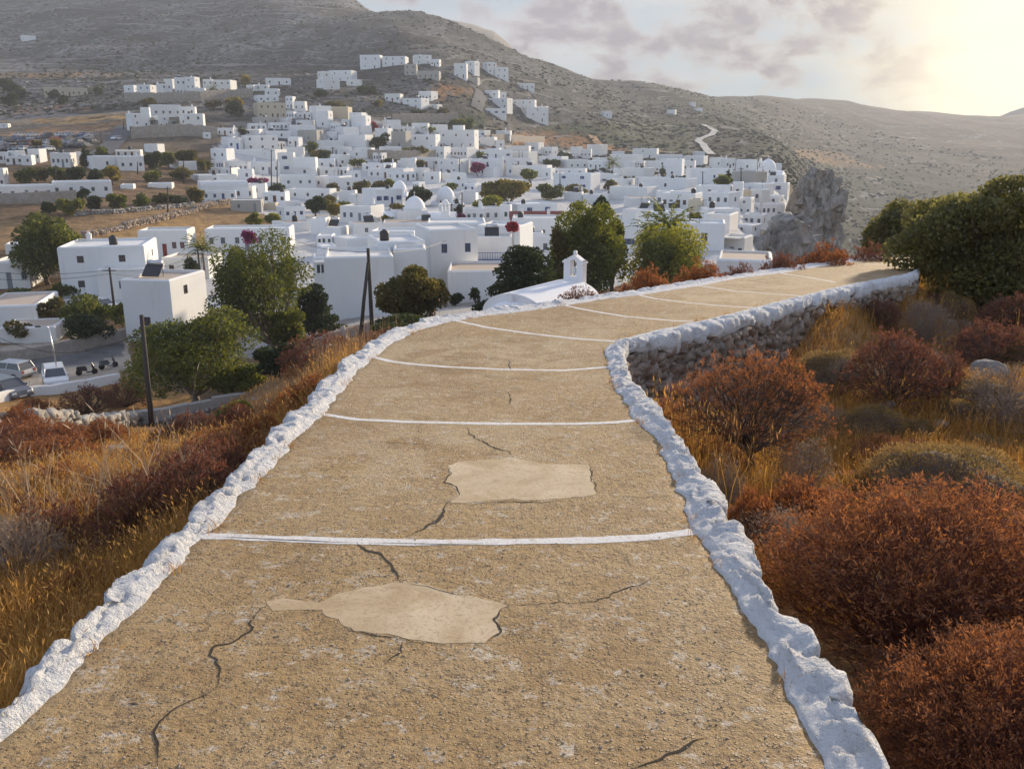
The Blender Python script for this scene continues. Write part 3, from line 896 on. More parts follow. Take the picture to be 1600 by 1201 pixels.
def make_ground():
    az = np.r_[np.linspace(-PI, -0.72, 70, endpoint=False), np.linspace(-0.72, 0.72, 560), np.linspace(0.72, PI, 70, endpoint=False)[1:]]
    rr = np.exp(np.linspace(math.log(0.8), math.log(2700), 470))
    Rg, Ag = np.meshgrid(rr, az, indexing='ij')
    x, y = (Rg * np.sin(Ag)).ravel(), (Rg * np.cos(Ag)).ravel()
    z = H(x, y)
    na = len(az); nr = len(rr)
    i = np.arange(nr - 1)[:, None]; k = np.arange(na)[None]
    k2 = (k + 1) % na
    f = np.stack([i * na + k, i * na + k2, (i + 1) * na + k2, (i + 1) * na + k], -1).reshape(-1, 4)[:, ::-1]
    # centre cap
    v = np.stack([x, y, z], 1)
    r = np.hypot(x, y)
    px, py, d = project(x, y, z)
    jx = 9 * fbm(x / (2 + r * 0.06), y / (2 + r * 0.06), 3, 21); jy = 3.5 * fbm(x / (2 + r * 0.06), y / (2 + r * 0.06), 3, 31)
    qx, qy = px + jx, py + jy
    fr = (y > 0)
    col = np.empty((len(x), 3))
    def blend(c, m):
        col[:] = col * (1 - m[:, None]) + np.array(c) * m[:, None]
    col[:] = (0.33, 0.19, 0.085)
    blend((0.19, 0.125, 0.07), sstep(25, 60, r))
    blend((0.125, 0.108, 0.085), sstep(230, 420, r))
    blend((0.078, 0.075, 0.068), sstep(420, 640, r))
    right = sstep(880, 1150, px) * sstep(330, 420, r) * fr
    blend((0.045, 0.053, 0.036), right)
    blend((0.120, 0.086, 0.066), sstep(1000, 1250, px) * sstep(900, 1700, r) * fr)
    Z = [
     ((0.62,0.61,0.59), [(300,322),(330,270),(325,235),(420,175),(480,165),(590,195),(740,205),(790,232),(1080,250),(1225,265),(1235,330),(1190,400),(1000,432),(760,500),(520,512),(330,480),(100,480),(100,392),(300,392)], 40),
     ((0.30,0.19,0.095), [(-200,345),(130,345),(300,318),(325,316),(440,345),(430,352),(330,388),(110,392),(-200,405)], 60),
     ((0.38,0.235,0.10), [(130,372),(300,340),(330,352),(330,388),(110,392)], 60),
     ((0.20,0.13,0.075), [(-200,300),(300,285),(330,270),(330,310),(130,340),(-200,340)], 60),
     ((0.38,0.235,0.095), [(-100,193),(205,176),(200,188),(-100,202)], 200),
     ((0.30,0.165,0.075), [(30,203),(200,190),(190,208),(60,212)], 200),
     ((0.34,0.19,0.085), [(-100,210),(60,208),(40,214),(-100,216)], 200),
     ((0.36,0.20,0.085), [(-100,113),(110,112),(200,118),(180,122),(60,119),(-100,119)], 200),
     ((0.26,0.13,0.07), [(20,168),(100,164),(160,170),(100,176),(20,178)], 200),
     ((0.085,0.085,0.09), [(-40,214),(150,211),(155,224),(100,240),(-40,242)], 200),
     ((0.055,0.075,0.03), [(600,186),(760,178),(752,206),(640,206)], 200),
     ((0.075,0.09,0.04), [(840,196),(1080,192),(1090,236),(1000,238),(930,222),(840,208)], 200),
     ((0.38,0.19,0.08), [(795,208),(852,205),(900,214),(930,222),(992,237),(940,240),(900,236),(870,226),(790,228),(740,236),(740,230),(800,223)], 200),
     ((0.38,0.19,0.08), [(690,132),(740,140),(730,150),(690,150),(650,146)], 200),
     ((0.26,0.15,0.07), [(640,150),(700,152),(690,160),(640,158)], 200),
     ((0.34,0.20,0.09), [(1235,232),(1310,240),(1330,250),(1380,260),(1300,262),(1240,246)], 300),
     ((0.42,0.36,0.29), [(-60,548),(190,515),(205,575),(60,610),(-60,610)], 45),
     ((0.16,0.155,0.15), [(30,558),(190,536),(190,556),(60,582)], 45),
     ((0.33,0.31,0.29), [(440,500),(520,490),(640,495),(560,508),(400,560),(330,560)], 60),
     ((0.36,0.34,0.31), [(680,455),(760,462),(760,490),(690,496)], 60),
     ((0.33,0.19,0.075), [(-60,612),(190,588),(320,620),(230,660),(-60,700)], 25),
    ]
    for c, poly, rmin in Z:
        m = in_poly(qx, qy, poly) & fr & (r > rmin) & (d > 0.1)
        blend(c, m.astype(float))
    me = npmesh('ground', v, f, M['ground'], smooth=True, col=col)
    g = link('ground', me)
    tag(g, 'dry hillside falling to the town plateau, fields and rocky mountain beyond', 'ground', None, 'structure')
    g['label'] = 'dry hillside, town plateau, fields and grey mountain'
    return g
make_ground()

def ridge(name, pts, t, depth, label):
    """far hill: skyline in the photo at distance t, falling away in front and behind"""
    a = resample(np.array([P3(x, y, t) for x, y in pts]), n=90)
    rows = []
    for q, k in ((-1, -0.9), (-0.6, -0.45), (-0.3, -0.16), (0, 0), (0.5, -0.3), (1, -0.9)):
        b = a.copy()
        b[:, 1] += q * depth
        n = 4.0 * fbm(b[:, 0] / 40, b[:, 1] / 40, 4, 4)
        b[:, 2] = a[:, 2] + k * 150 + (n if q else n * 0.3)
        rows.append(b)
    v = np.concatenate(rows); m = len(a)
    f = [(i * m + k, i * m + k + 1, (i + 1) * m + k + 1, (i + 1) * m + k) for i in range(5) for k in range(m - 1)]
    o = link(name, npmesh(name, v, np.array(f), M['far_ridge'], smooth=True))
    return tag(o, label, 'hill', None, 'structure')
ridge('hill', [(560,60),(600,20),(640,18),(675,26),(700,31),(725,36),(750,42),(772,49),(782,58),(792,67),(800,76),(815,100)], 1500, 350, 'second rocky ridge behind the mountain')
ridge('hill', [(1500,215),(1560,183),(1580,174),(1600,168),(1640,160),(1700,166),(1800,190)], 2350, 250, 'far hill under the sun')

# ------------------------------------------------------------------ path slab
path = empty('path', (0, 0, 0))
tag(path, None, None, None, 'structure')
def make_path():
    K = 16
    s = np.linspace(-0.04, 1.04, K)
    g = gl[:, None, :] * (1 - s[None, :, None]) + gr_[:, None, :] * s[None, :, None]
    v = g.reshape(-1, 3)
    v[:, 2] = path_z(v[:, 1]) + 0.003 * fbm(v[:, 0] / 0.9, v[:, 1] / 0.9, 2, 2)
    top = v.copy(); bot = v.copy(); bot[:, 2] -= 0.6
    f = [(i * K + k, i * K + k + 1, (i + 1) * K + k + 1, (i + 1) * K + k) for i in range(NPATH - 1) for k in range(K - 1)]
    N0 = len(v)
    for i in range(NPATH - 1):
        f.append((i * K, (i + 1) * K, (i + 1) * K + N0, i * K + N0))
        f.append((i * K + K - 1, i * K + K - 1 + N0, (i + 1) * K + K - 1 + N0, (i + 1) * K + K - 1))
    link('slab', npmesh('slab', np.vstack([top, bot]), np.array(f), M['path_concrete'], smooth=True), path)
make_path()
def pz(x, y):
    return path_z(y) + 0.003 * fbm(np.asarray(x) / 0.9, np.asarray(y) / 0.9, 2, 2)

def kerb(inn, out, name, side):
    """limewashed edging: flat painted strip inside, row of rounded stones outside"""
    ds = 0.022
    n = int(np.linalg.norm(np.diff(inn, axis=0), axis=1).sum() / ds)
    a = resample(inn, n, smooth=3)
    ob = resample(out, step=0.01)
    b = np.empty_like(a)
    for i in range(0, n, 400):
        d2 = ((a[i:i + 400, None, :2] - ob[None, :, :2]) ** 2).sum(-1)
        b[i:i + 400] = ob[d2.argmin(1)]
    ker = np.hanning(23); ker /= ker.sum()
    for c in range(3):
        b[:, c] = np.convolve(np.pad(b[:, c], 11, mode='edge'), ker, 'valid')
    g = np.random.default_rng(40 + side)
    s = np.arange(n) * ds
    def stones_row(lo, hi):
        e = np.cumsum(g.uniform(lo, hi, int(s[-1] / lo) + 4))
        k = np.searchsorted(e, s)
        left = np.r_[0, e][k]; right = e[k]
        u = (s - left) / (right - left)
        edge = np.minimum(s - left, right - s)
        return k, u, edge, len(e) + 2
    k1, u1, e1, m1 = stones_row(.22, .70)
    k2, u2, e2, m2 = stones_row(.16, .45)
    h1 = g.uniform(-.014, .016, m1)[k1]; o1 = g.uniform(-.045, .045, m1)[k1]; t1 = g.normal(size=m1)[k1] * .016
    h2 = g.uniform(-.012, .014, m2)[k2]; t2 = g.normal(size=m2)[k2] * .010
    gr1 = np.exp(-(e1 / .028) ** 2); gr2 = np.exp(-(e2 / .022) ** 2)
    prof = [(-0.12, -0.02), (0.0, 0.009), (0.12, 0.014), (0.24, 0.022), (0.36, 0.034), (0.48, 0.032), (0.58, 0.035), (0.68, 0.036), (0.78, 0.036), (0.87, 0.031), (0.94, 0.016), (0.99, 0.0), (1.02, -0.05), (1.03, -0.10), (1.03, -0.16), (0.95, -0.21)]
    d = unit((b - a)[:, :2])
    rows = []
    for j, (q, hz) in enumerate(prof):
        w1 = float(sstep(.55, .8, np.array(q))); w2 = float(sstep(.22, .4, np.array(q))) * (1 - w1)
        p = a * (1 - q) + b * q
        base = path_z(p[:, 1])
        lump = w1 * (h1 + t1 * (u1 - .5) * 2 - .020 * gr1 + .006 * np.sin(PI * u1)) + w2 * (h2 + t2 * (u2 - .5) * 2 - .012 * gr2)
        lump = lump + (.3 + min(1, w1 + w2)) * (0.010 * vnoise(s * 9, np.full(n, j * 0.9), 2) + 0.011 * np.abs(vnoise(s * 23, np.full(n, j * 1.7), 3)) + 0.008 * vnoise(s * 41, np.full(n, j * 2.9), 4))
        sl = w1 * (o1 + .022 * np.sin(PI * u1) - .035 * gr1) + .018 * vnoise(s * 11, np.full(n, 7.3 + j), 5) * min(1, w1 + w2)
        if q <= 0.12:
            sl = .022 * vnoise(s * 5, np.full(n, 2.2), 11) + .014 * vnoise(s * 17, np.full(n, 3.2), 12)
        p = p.copy()
        p[:, :2] += d * sl[:, None]
        if hz <= -.1:
            hz = hz + (.05 if hz > -.2 else .085) * fbm(s * 1.4, s * 0 + 4.4, 3, 13)
        p[:, 2] = base + hz + lump + 0.003 * fbm(p[:, 0] / 0.9, p[:, 1] / 0.9, 2, 2) * (1 - min(1, w1 + w2))
        rows.append(p)
    v = np.concatenate(rows)
    m = len(prof)
    f = np.array([(j * n + i, j * n + i + 1, (j + 1) * n + i + 1, (j + 1) * n + i) for j in range(m - 1) for i in range(n - 1)])
    if side > 0: f = f[:, ::-1]
    return link(name, npmesh(name, v, f, M['lime_wash'], smooth=True), path)
kerb(PL, PLO, 'kerb', -1)
kerb(PR, PRO, 'kerb', 1)

def strip(pts3, w, lift, name, m, parent, rag=0.25, seed=0, taper=False, step=0.03, wl=None):
    a = resample(np.array(pts3), step=step)
    n = len(a)
    d = unit(np.gradient(a[:, :2], axis=0)); nr = np.stack([-d[:, 1], d[:, 0]], 1)
    s = np.arange(n) * step
    rows = []
    ww = np.full(n, w) if wl is None else np.interp(np.linspace(0, 1, n), np.linspace(0, 1, len(wl)), wl)
    if taper: ww = ww * np.clip(np.minimum(np.arange(n), np.arange(n)[::-1]) / (n * 0.25 + 1), 0.12, 1)
    for sg, sd in ((-1, 0), (0, 7), (1, 14)):
        o = sg * 0.5 * ww * (1 + rag * vnoise(s * 9, np.full(n, seed + sd + 0.5), 6) + rag * 0.6 * vnoise(s * 31, np.full(n, seed + sd + 0.5), 7))
        p = a.copy(); p[:, :2] += nr * o[:, None]
        p[:, 2] = pz(p[:, 0], p[:, 1]) + lift + (0.0005 if sg == 0 and lift == 0.0014 else 0)
        rows.append(p)
    v = np.concatenate(rows)
    f = np.array([(j * n + i, j * n + i + 1, (j + 1) * n + i + 1, (j + 1) * n + i) for j in range(2) for i in range(n - 1)])[:, ::-1]
    return link(name, npmesh(name, v, f, M[m], smooth=True), parent)

BANDS = [([(300,836),(420,841),(560,846),(640,847),(780,846),(920,843),(1020,838),(1105,827)], 0.085),
 ([(488,644),(520,649),(560,655),(640,659),(780,662),(900,662),(960,660),(1015,654)], 0.075),
 ([(578,556),(610,564),(640,568),(700,573),(780,577),(880,579),(955,573)], 0.08),
 ([(708,500),(735,506),(762,512),(825,521),(900,529),(962,533)], 0.085),
 ([(876,476),(925,486),(975,494),(1050,501),(1095,503)], 0.085),
 ([(997,461),(1025,467),(1075,473),(1130,478),(1185,481)], 0.08),
 ([(1088,446),(1150,455),(1205,459),(1262,463)], 0.08),
 ([(1220,427),(1260,433),(1305,441)], 0.08)]
for i, (b, w) in enumerate(BANDS):
    p = [on_path(x, y) for x, y in b]
    strip(p, w, 0.0014, 'painted_line', 'line_paint', path, 0.22, i * 3)
# hairline joint in the first two lines
strip([on_path(x, y) for x, y in [(330,838),(430,843),(520,847),(556,848)]], 0.010, 0.0026, 'joint_crack', 'crack_dark', path, 0.5, 3, True)
strip([on_path(x, y) for x, y in [(560,848),(700,850),(780,848)]], 0.005, 0.0026, 'joint_crack', 'crack_dark', path, 0.6, 5, True)

def patch(pts, name, seed):
    p = np.array([on_path(x, y)[:2] for x, y in pts])
    p = resample(np.vstack([p, p[:1]]), step=0.025)[:-1]
    n = len(p)
    c = p.mean(0)
    nrm = unit(p - c)
    jit = 0.012 * fbm(p[:, 0] / 0.06, p[:, 1] / 0.06, 3, seed)
    p = p + nrm * jit[:, None]
    from mathutils.geometry import tessellate_polygon
    v = np.c_[p, pz(p[:, 0], p[:, 1]) + 0.0011]
    tris = tessellate_polygon([[Vector(q) for q in v]])
    low = v - [0, 0, .02]
    mb = MB(); mb.add(list(v) + list(low), [tuple(q) for q in tris] + [(k, n + k, n + (k + 1) % n, (k + 1) % n) for k in range(n)])
    o = mb.build(name, M['cement_patch'], path)
    me = o.data
    if sum(pl.normal.z * pl.area for pl in me.polygons) < 0:
        me.flip_normals()
    return o
PATCH1 = [(417,940),(440,934),(500,941),(525,927),(585,917),(620,909),(660,912),(700,925),(750,934),(792,945),(772,967),(775,987),(755,1002),(700,1007),(650,999),(600,990),(550,985),(535,972),(510,960),(500,952),(460,952),(425,954)]
PATCH2 = [(700,727),(725,720),(780,717),(800,714),(825,720),(865,725),(920,725),(925,750),(932,772),(890,777),(840,781),(790,779),(730,785),(702,784),(717,770),(710,760),(695,752),(705,742)]
patch(PATCH1, 'cement_patch', 4)
patch(PATCH2, 'cement_patch', 5)

CRACKS = [([(729,666),(733,676),(740,685),(752,689),(765,697),(785,702),(800,707),(804,713)], 0.022),
 ([(706,780),(694,793),(690,805),(680,813),(666,822),(652,829),(640,838)], 0.028),
 ([(557,846),(575,860),(592,864),(602,872),(610,880),(617,890),(621,900),(626,910)], 0.030),
 ([(419,945),(405,958),(398,968),(390,985),(375,997),(360,1004),(338,1008),(331,1022),(345,1042),(343,1058),(338,1076)], 0.020),
 ([(338,1076),(300,1096),(272,1110),(248,1130),(240,1150),(250,1175),(248,1200)], 0.014),
 ([(790,945),(820,945),(850,942),(900,941),(935,938),(958,928),(975,920),(1000,912),(1025,898)], 0.013),
 ([(1110,1150),(1075,1162),(1050,1172),(1020,1190),(985,1200)], 0.016),
 ([(700,786),(740,787),(790,782),(840,784),(892,780)], 0.014),
 ([(700,728),(706,740),(697,752),(712,760),(719,770),(704,784)], 0.014),
 ([(922,726),(927,750),(934,773)], 0.014),
 ([(535,973),(548,986),(600,993),(650,1002),(700,1010)], 0.011),
 ([(793,947),(774,968),(777,988),(757,1004)], 0.013),
 ([(626,911),(660,914),(700,927),(750,936)], 0.009),
 ([(630,1000),(626,1020),(605,1035)], 0.008),
 ([(795,560),(797,572),(800,580)], 0.02), ([(794,610),(800,628),(792,634)], 0.02),
 ([(700,612),(760,613),(800,618)], 0.012), ([(540,680),(590,690),(650,693),(690,700)], 0.008),
 ([(1215,443),(1190,441),(1170,437)], 0.05), ([(1165,453),(1200,455),(1240,454)], 0.04), ([(1325,417),(1350,416)], 0.05),
 ([(960,775),(1010,777),(1055,774)], 0.007), ([(200,1098),(210,1102),(218,1100)], 0.02)]
for i, (c, w) in enumerate(CRACKS):
    p = resample(np.array([on_path(x, y) for x, y in c]), step=0.02)
    n = len(p)
    k = 0.5 if w < 0.03 else 0.2
    p[1:-1, 0] += k * 0.032 * vnoise(np.arange(n - 2) * 0.55, np.full(n - 2, i + .5), 8) + k * 0.03 * vnoise(np.arange(n - 2) * 0.2, np.full(n - 2, i + .5), 9)
    p[1:-1, 1] += k * 0.032 * vnoise(np.arange(n - 2) * 0.55, np.full(n - 2, i + 9.5), 8)
    strip(p, w * 0.55, 0.0020, 'crack', 'crack_dark', path, 1.0, i * 5 + 1, True, 0.012)

# ------------------------------------------------------------------ stone retaining wall under the right kerb after the bend
def retaining_wall():
    g = np.random.default_rng(5)
    e = empty('retaining_wall', tuple(on_path(974, 546)))
    tag(e, 'rough brown rubble retaining wall under the whitewashed right kerb, after the bend of the path', 'stone wall')
    o3 = np.array(e.location)
    i0 = 1 + [i for i, q in enumerate(R_OUT) if q == (1004, 626)][0]
    a = resample(PRO[i0:], step=0.11)
    d = unit(np.gradient(a[:, :2], axis=0)); nr = np.stack([d[:, 1], -d[:, 0]], 1)   # outward (towards the camera side)
    zg = H(a[:, 0] + nr[:, 0] * 0.35, a[:, 1] + nr[:, 1] * 0.35)
    C, S, R = [], [], []
    for i in range(len(a)):
        top = path_z(a[i, 1]) - 0.13 - .05 * float(vnoise(np.array([i * .2]), np.array([1.7]))[0])
        z = min(zg[i], top - 0.7) - 0.12
        while z < top - .03:
            sh = g.choice([.07, .10, .14, .20, .25], p=[.2, .3, .25, .15, .1])
            sh = min(sh, max(.06, top - z))
            for rep in range(1):
                k = g.uniform(-0.05, 0.05)
                C.append((a[i, 0] + d[i, 0] * k + nr[i, 0] * (-0.085 + g.normal() * 0.03), a[i, 1] + d[i, 1] * k + nr[i, 1] * (-0.085 + g.normal() * 0.03), z + sh * 0.5))
                S.append((g.uniform(0.08, 0.16) + sh * .5, g.uniform(0.14, 0.26), sh * 0.98)); R.append(math.atan2(d[i, 1], d[i, 0]) + g.normal() * 0.3)
            z += sh * 0.88
    v, f = stones(np.array(C), np.array(S), R, g, 0.17)
    # mortar core behind the stones
    me = npmesh('stone_face', v - o3, f, M['rubble_stone'])
    link('stone_face', me, e)
    rows = []
    for q, dz in ((-0.17, -0.02), (-0.16, -2.0), (-0.45, -2.0)):
        b = a.copy(); b[:, :2] += nr * q; b[:, 2] = path_z(a[:, 1]) + dz - 0.1
        rows.append(b)
    n = len(a)
    f = np.array([(j * n + i, j * n + i + 1, (j + 1) * n + i + 1, (j + 1) * n + i) for j in range(2) for i in range(n - 1)])
    link('core', npmesh('core', np.concatenate(rows) - o3, f, M['crack_dark']), e)
retaining_wall()

# ------------------------------------------------------------------ camera, sun, sky, air
cam = bpy.data.cameras.new('camera')
cam.sensor_width = 36.0; cam.sensor_fit = 'HORIZONTAL'
cam.lens = 36.0 * F / 1600.0
cam.clip_start = 0.05; cam.clip_end = 9000
co = bpy.data.objects.new('camera', cam); COL.objects.link(co)
co.rotation_euler = (PI / 2 - PITCH, 0, 0)
SC.camera = co

SUN_AZ, SUN_EL = math.radians(35.0), math.radians(13.0)
sd = Vector((math.sin(SUN_AZ) * math.cos(SUN_EL), math.cos(SUN_AZ) * math.cos(SUN_EL), math.sin(SUN_EL)))
sun = bpy.data.lights.new('sun', 'SUN'); sun.energy = 3.3; sun.angle = math.radians(3.0); sun.color = (1.0, 0.83, 0.60)
so = bpy.data.objects.new('sun', sun); COL.objects.link(so)
so.rotation_euler = sd.to_track_quat('Z', 'Y').to_euler()
so.location = (60, 60, 120)

SKYK = (0.62, 0.86, 1.08)
VEIL0, VEIL1 = (2.7, 2.75, 2.9), (4.6, 3.9, 2.4)
CL0, CL1, CL2, CL3 = (2.0, 1.75, 1.9), (0.85, 0.72, 1.0), (3.4, 2.7, 1.7), (1.0, 0.74, 0.82)
CLOC = (3.11, 1.60, 0.05)
w = bpy.data.worlds.new('World'); SC.world = w; w.use_nodes = True
t = NT.__new__(NT); t.t = w.node_tree; t.t.nodes.clear()
sky = t.n('ShaderNodeTexSky', sky_type='NISHITA', sun_disc=False, sun_elevation=SUN_EL, sun_rotation=SUN_AZ, altitude=200.0, air_density=1.0, dust_density=1.2, ozone_density=2.0)
gen = t.n('ShaderNodeTexCoord').outputs['Generated']
xyz = t.n('ShaderNodeSeparateXYZ', {'Vector': gen})
# direction towards the glare of the low sun
GA = math.radians(30.0)
gd = Vector((math.sin(GA) * math.cos(0.055), math.cos(GA) * math.cos(0.055), math.sin(0.055)))
dotn = t.n('ShaderNodeVectorMath', {0: gen, 1: tuple(gd)}, operation='DOT_PRODUCT').outputs['Value']
near_sun = t.ramp(dotn, [(0.84, 0), (0.95, 0.30), (0.985, 0.7), (0.998, 1)])
side = t.ramp(dotn, [(0.66, 0), (0.93, 1)])
# low sky on the sun's side: brightness compressed to tone down the glare
skyc = sky.outputs[0]
one = t.n('ShaderNodeVectorMath', {0: skyc, 1: (0.30, 0.30, 0.30), 2: (1, 1, 1)}, operation='MULTIPLY_ADD').outputs[0]
comp = t.n('ShaderNodeVectorMath', {0: t.n('ShaderNodeVectorMath', {0: skyc, 1: one}, operation='DIVIDE').outputs[0], 1: SKYK}, operation='MULTIPLY').outputs[0]
fwd = t.ramp(dotn, [(0.0, 0), (0.55, 1)])
low = t.math('MULTIPLY', t.ramp(xyz.outputs[2], [(0.30, 1), (0.65, 0)]), fwd)
c = t.mix(low, skyc, comp)
# high streaky veil
mp = t.n('ShaderNodeMapping', {'Vector': gen, 'Scale': (3.0, 3.0, 16.0), 'Rotation': (0.0, 0.22, 0.0)}).outputs[0]
veil = t.ramp(t.noise(mp, 1.0, 7, 0.62, 0.6), [(0.36, 0.0), (0.66, 1.0)])
veilf = t.math('MULTIPLY', veil, t.math('ADD', t.math('MULTIPLY', side, 0.45), 0.30))
c = t.mix(veilf, c, t.mix(near_sun, VEIL0, VEIL1))
# broken cumulus, thicker towards the sun and higher up
mq = t.n('ShaderNodeMapping', {'Vector': gen, 'Location': CLOC, 'Scale': (1, 1, 1.75)}).outputs[0]
cn = t.noise(mq, 12.5, 8, 0.6, 0.2)
cov = t.math('ADD', t.math('MULTIPLY', side, 0.10), t.math('MULTIPLY', t.ramp(xyz.outputs[2], [(0.06, 0), (0.24, 1)]), 0.06))
cn = t.math('ADD', cn, cov)
cum = t.ramp(cn, [(0.545, 0.0), (0.60, 0.6), (0.66, 1.0)])
core = t.ramp(cn, [(0.58, 0.0), (0.70, 1.0)])
cumc = t.mix(near_sun, t.mix(core, CL0, CL1), t.mix(core, CL2, CL3))
c = t.mix(t.math('MULTIPLY', cum, 0.93), c, cumc)
# glare round the sun burning through
c = t.mix(t.ramp(dotn, [(0.978, 0), (0.990, 0.3), (0.9985, 0.95)]), c, (8.0, 6.8, 4.4))
c = t.mix(low, c, t.mix(1.0, c, (0.64, 0.65, 0.67), 'MULTIPLY'))
bg = t.n('ShaderNodeBackground', {'Color': c, 'Strength': 0.15})
wo = t.n('ShaderNodeOutputWorld'); t.t.links.new(bg.outputs[0], wo.inputs['Surface'])

mb = MB(); mb.box(-2760, 2760, -2760, 2760, -230, 330)
hz = mb.build('haze', HZ)
tag(hz, None, None, None, 'stuff')

SC.view_settings.view_transform = 'Standard'
SC.view_settings.look = 'None'
SC.view_settings.gamma = 1.0
SC.view_settings.exposure = 1.38
SC.render.engine = 'CYCLES'
cy = SC.cycles
cy.max_bounces = 6; cy.diffuse_bounces = 3; cy.glossy_bounces = 2; cy.transmission_bounces = 3; cy.volume_bounces = 0; cy.transparent_max_bounces = 4
cy.use_denoising = True
try:
    cy.denoiser = 'OPENIMAGEDENOISE'
except Exception:
    pass
cy.sample_clamp_indirect = 6.0
cy.use_adaptive_sampling = True
cy.adaptive_threshold = 0.02
# ------------------------------------------------------------------ houses
def wall_grid(mb, o, ux, L, Hh, holes, m=0, rev=0.16, zb=-2.5):
    """wall from o along ux (unit xy), height Hh, rectangular openings (x0,x1,z0,z1) with reveals"""
    ux = np.array([ux[0], ux[1], 0.0]); nin = np.array([-ux[1], ux[0], 0.0])
    o = np.array(o, float)
    xs = sorted({0.0, L, *[q for h in holes for q in h[:2]]})
    zs = sorted({zb, Hh, *[q for h in holes for q in h[2:4]]})
    pt = lambda x, z, d=0.0: o + ux * x + nin * d + np.array([0, 0, z])
    for i in range(len(xs) - 1):
        for j in range(len(zs) - 1):
            cx, cz = (xs[i] + xs[i + 1]) / 2, (zs[j] + zs[j + 1]) / 2
            if any(h[0] < cx < h[1] and h[2] < cz < h[3] for h in holes):
                continue
            mb.quad(pt(xs[i], zs[j]), pt(xs[i + 1], zs[j]), pt(xs[i + 1], zs[j + 1]), pt(xs[i], zs[j + 1]), m)
    for x0, x1, z0, z1 in [h[:4] for h in holes]:
        mb.quad(pt(x0, z0), pt(x0, z1), pt(x0, z1, rev), pt(x0, z0, rev), m)
        mb.quad(pt(x1, z1), pt(x1, z0), pt(x1, z0, rev), pt(x1, z1, rev), m)
        mb.quad(pt(x0, z1), pt(x1, z1), pt(x1, z1, rev), pt(x0, z1, rev), m)
        mb.quad(pt(x1, z0), pt(x0, z0), pt(x0, z0, rev), pt(x1, z0, rev), m)

_unit = {}
def unit_mesh(kind, paint):
    """unit-square window or door fittings (x -0.5..0.5, z 0..1, facing -y), shared by all copies"""
    k = (kind, paint)
    if k in _unit: return _unit[k]
    mb = MB()
    if kind == 'frame':
        b = 0.09
        mb.box(-.5, -.5 + b, -.05, 0, 0, 1); mb.box(.5 - b, .5, -.05, 0, 0, 1)
        mb.box(-.5 + b, .5 - b, -.05, 0, 0, b); mb.box(-.5 + b, .5 - b, -.05, 0, 1 - b, 1)
        mb.box(-.035, .035, -.045, 0, b, 1 - b); mb.box(-.5 + b, -.035, -.04, 0, .62, .66); mb.box(.035, .5 - b, -.04, 0, .62, .66)
        mt = M[paint]
    elif kind == 'pane':
        mb.box(-.41, .41, .012, .03, .09, .91); mt = M['dark_glass']
    elif kind == 'shutter':
        mb.box(-.5, .5, -.05, 0, 0, 1)
        for i in range(7): mb.box(-.38, .38, -.075, -.05, .07 + i * .125, .13 + i * .125)
        mt = M[paint]
    elif kind == 'door':
        mb.box(-.5, .5, -.05, .05, 0, 1); mb.box(-.4, -.06, -.085, -.05, .08, .45); mb.box(.06, .4, -.085, -.05, .08, .45)
        mb.box(-.4, -.06, -.085, -.05, .52, .92); mb.box(.06, .4, -.085, -.05, .52, .92); mt = M[paint]
    elif kind == 'sill':
        mb.box(-.56, .56, -.22, -.16 + .0, -.09, -.02); mt = M['white_plaster']
    o = mb.build(kind, mt)
    me = o.data; bpy.data.objects.remove(o)
    _unit[k] = me
    return me

def fit(name, kind, paint, parent, x, y, z, sx, sz, rz, sy=1.0):
    o = link(name, unit_mesh(kind, paint), parent)
    o.location = (x, y, z); o.rotation_euler = (0, 0, rz); o.scale = (sx, sy, sz)
    return o

def opening(root, kind, o, ux, x0, x1, z0, z1, paint, shut=False, rev=0.16):
    ux = np.array([ux[0], ux[1]]); nin = np.array([-ux[1], ux[0]])
    c = np.array(o[:2]) + ux * (x0 + x1) / 2 + nin * (rev - 0.02)
    rz = math.atan2(ux[1], ux[0])
    if kind == 'door':
        fit('door', 'door', paint, root, c[0], c[1], z0, x1 - x0, z1 - z0, rz)
    else:
        f = fit('window', 'frame', paint, root, c[0], c[1], z0, x1 - x0, z1 - z0, rz)
        p = link('pane', unit_mesh('pane', ''), f)
        if shut:
            for s in (-1, 1):
                q = np.array(o[:2]) + ux * ((x0 + x1) / 2 + s * ((x1 - x0) * 0.76)) - nin * 0.005
                fit('shutter', 'shutter', paint, root, q[0], q[1], z0, (x1 - x0) * 0.48, z1 - z0, rz)

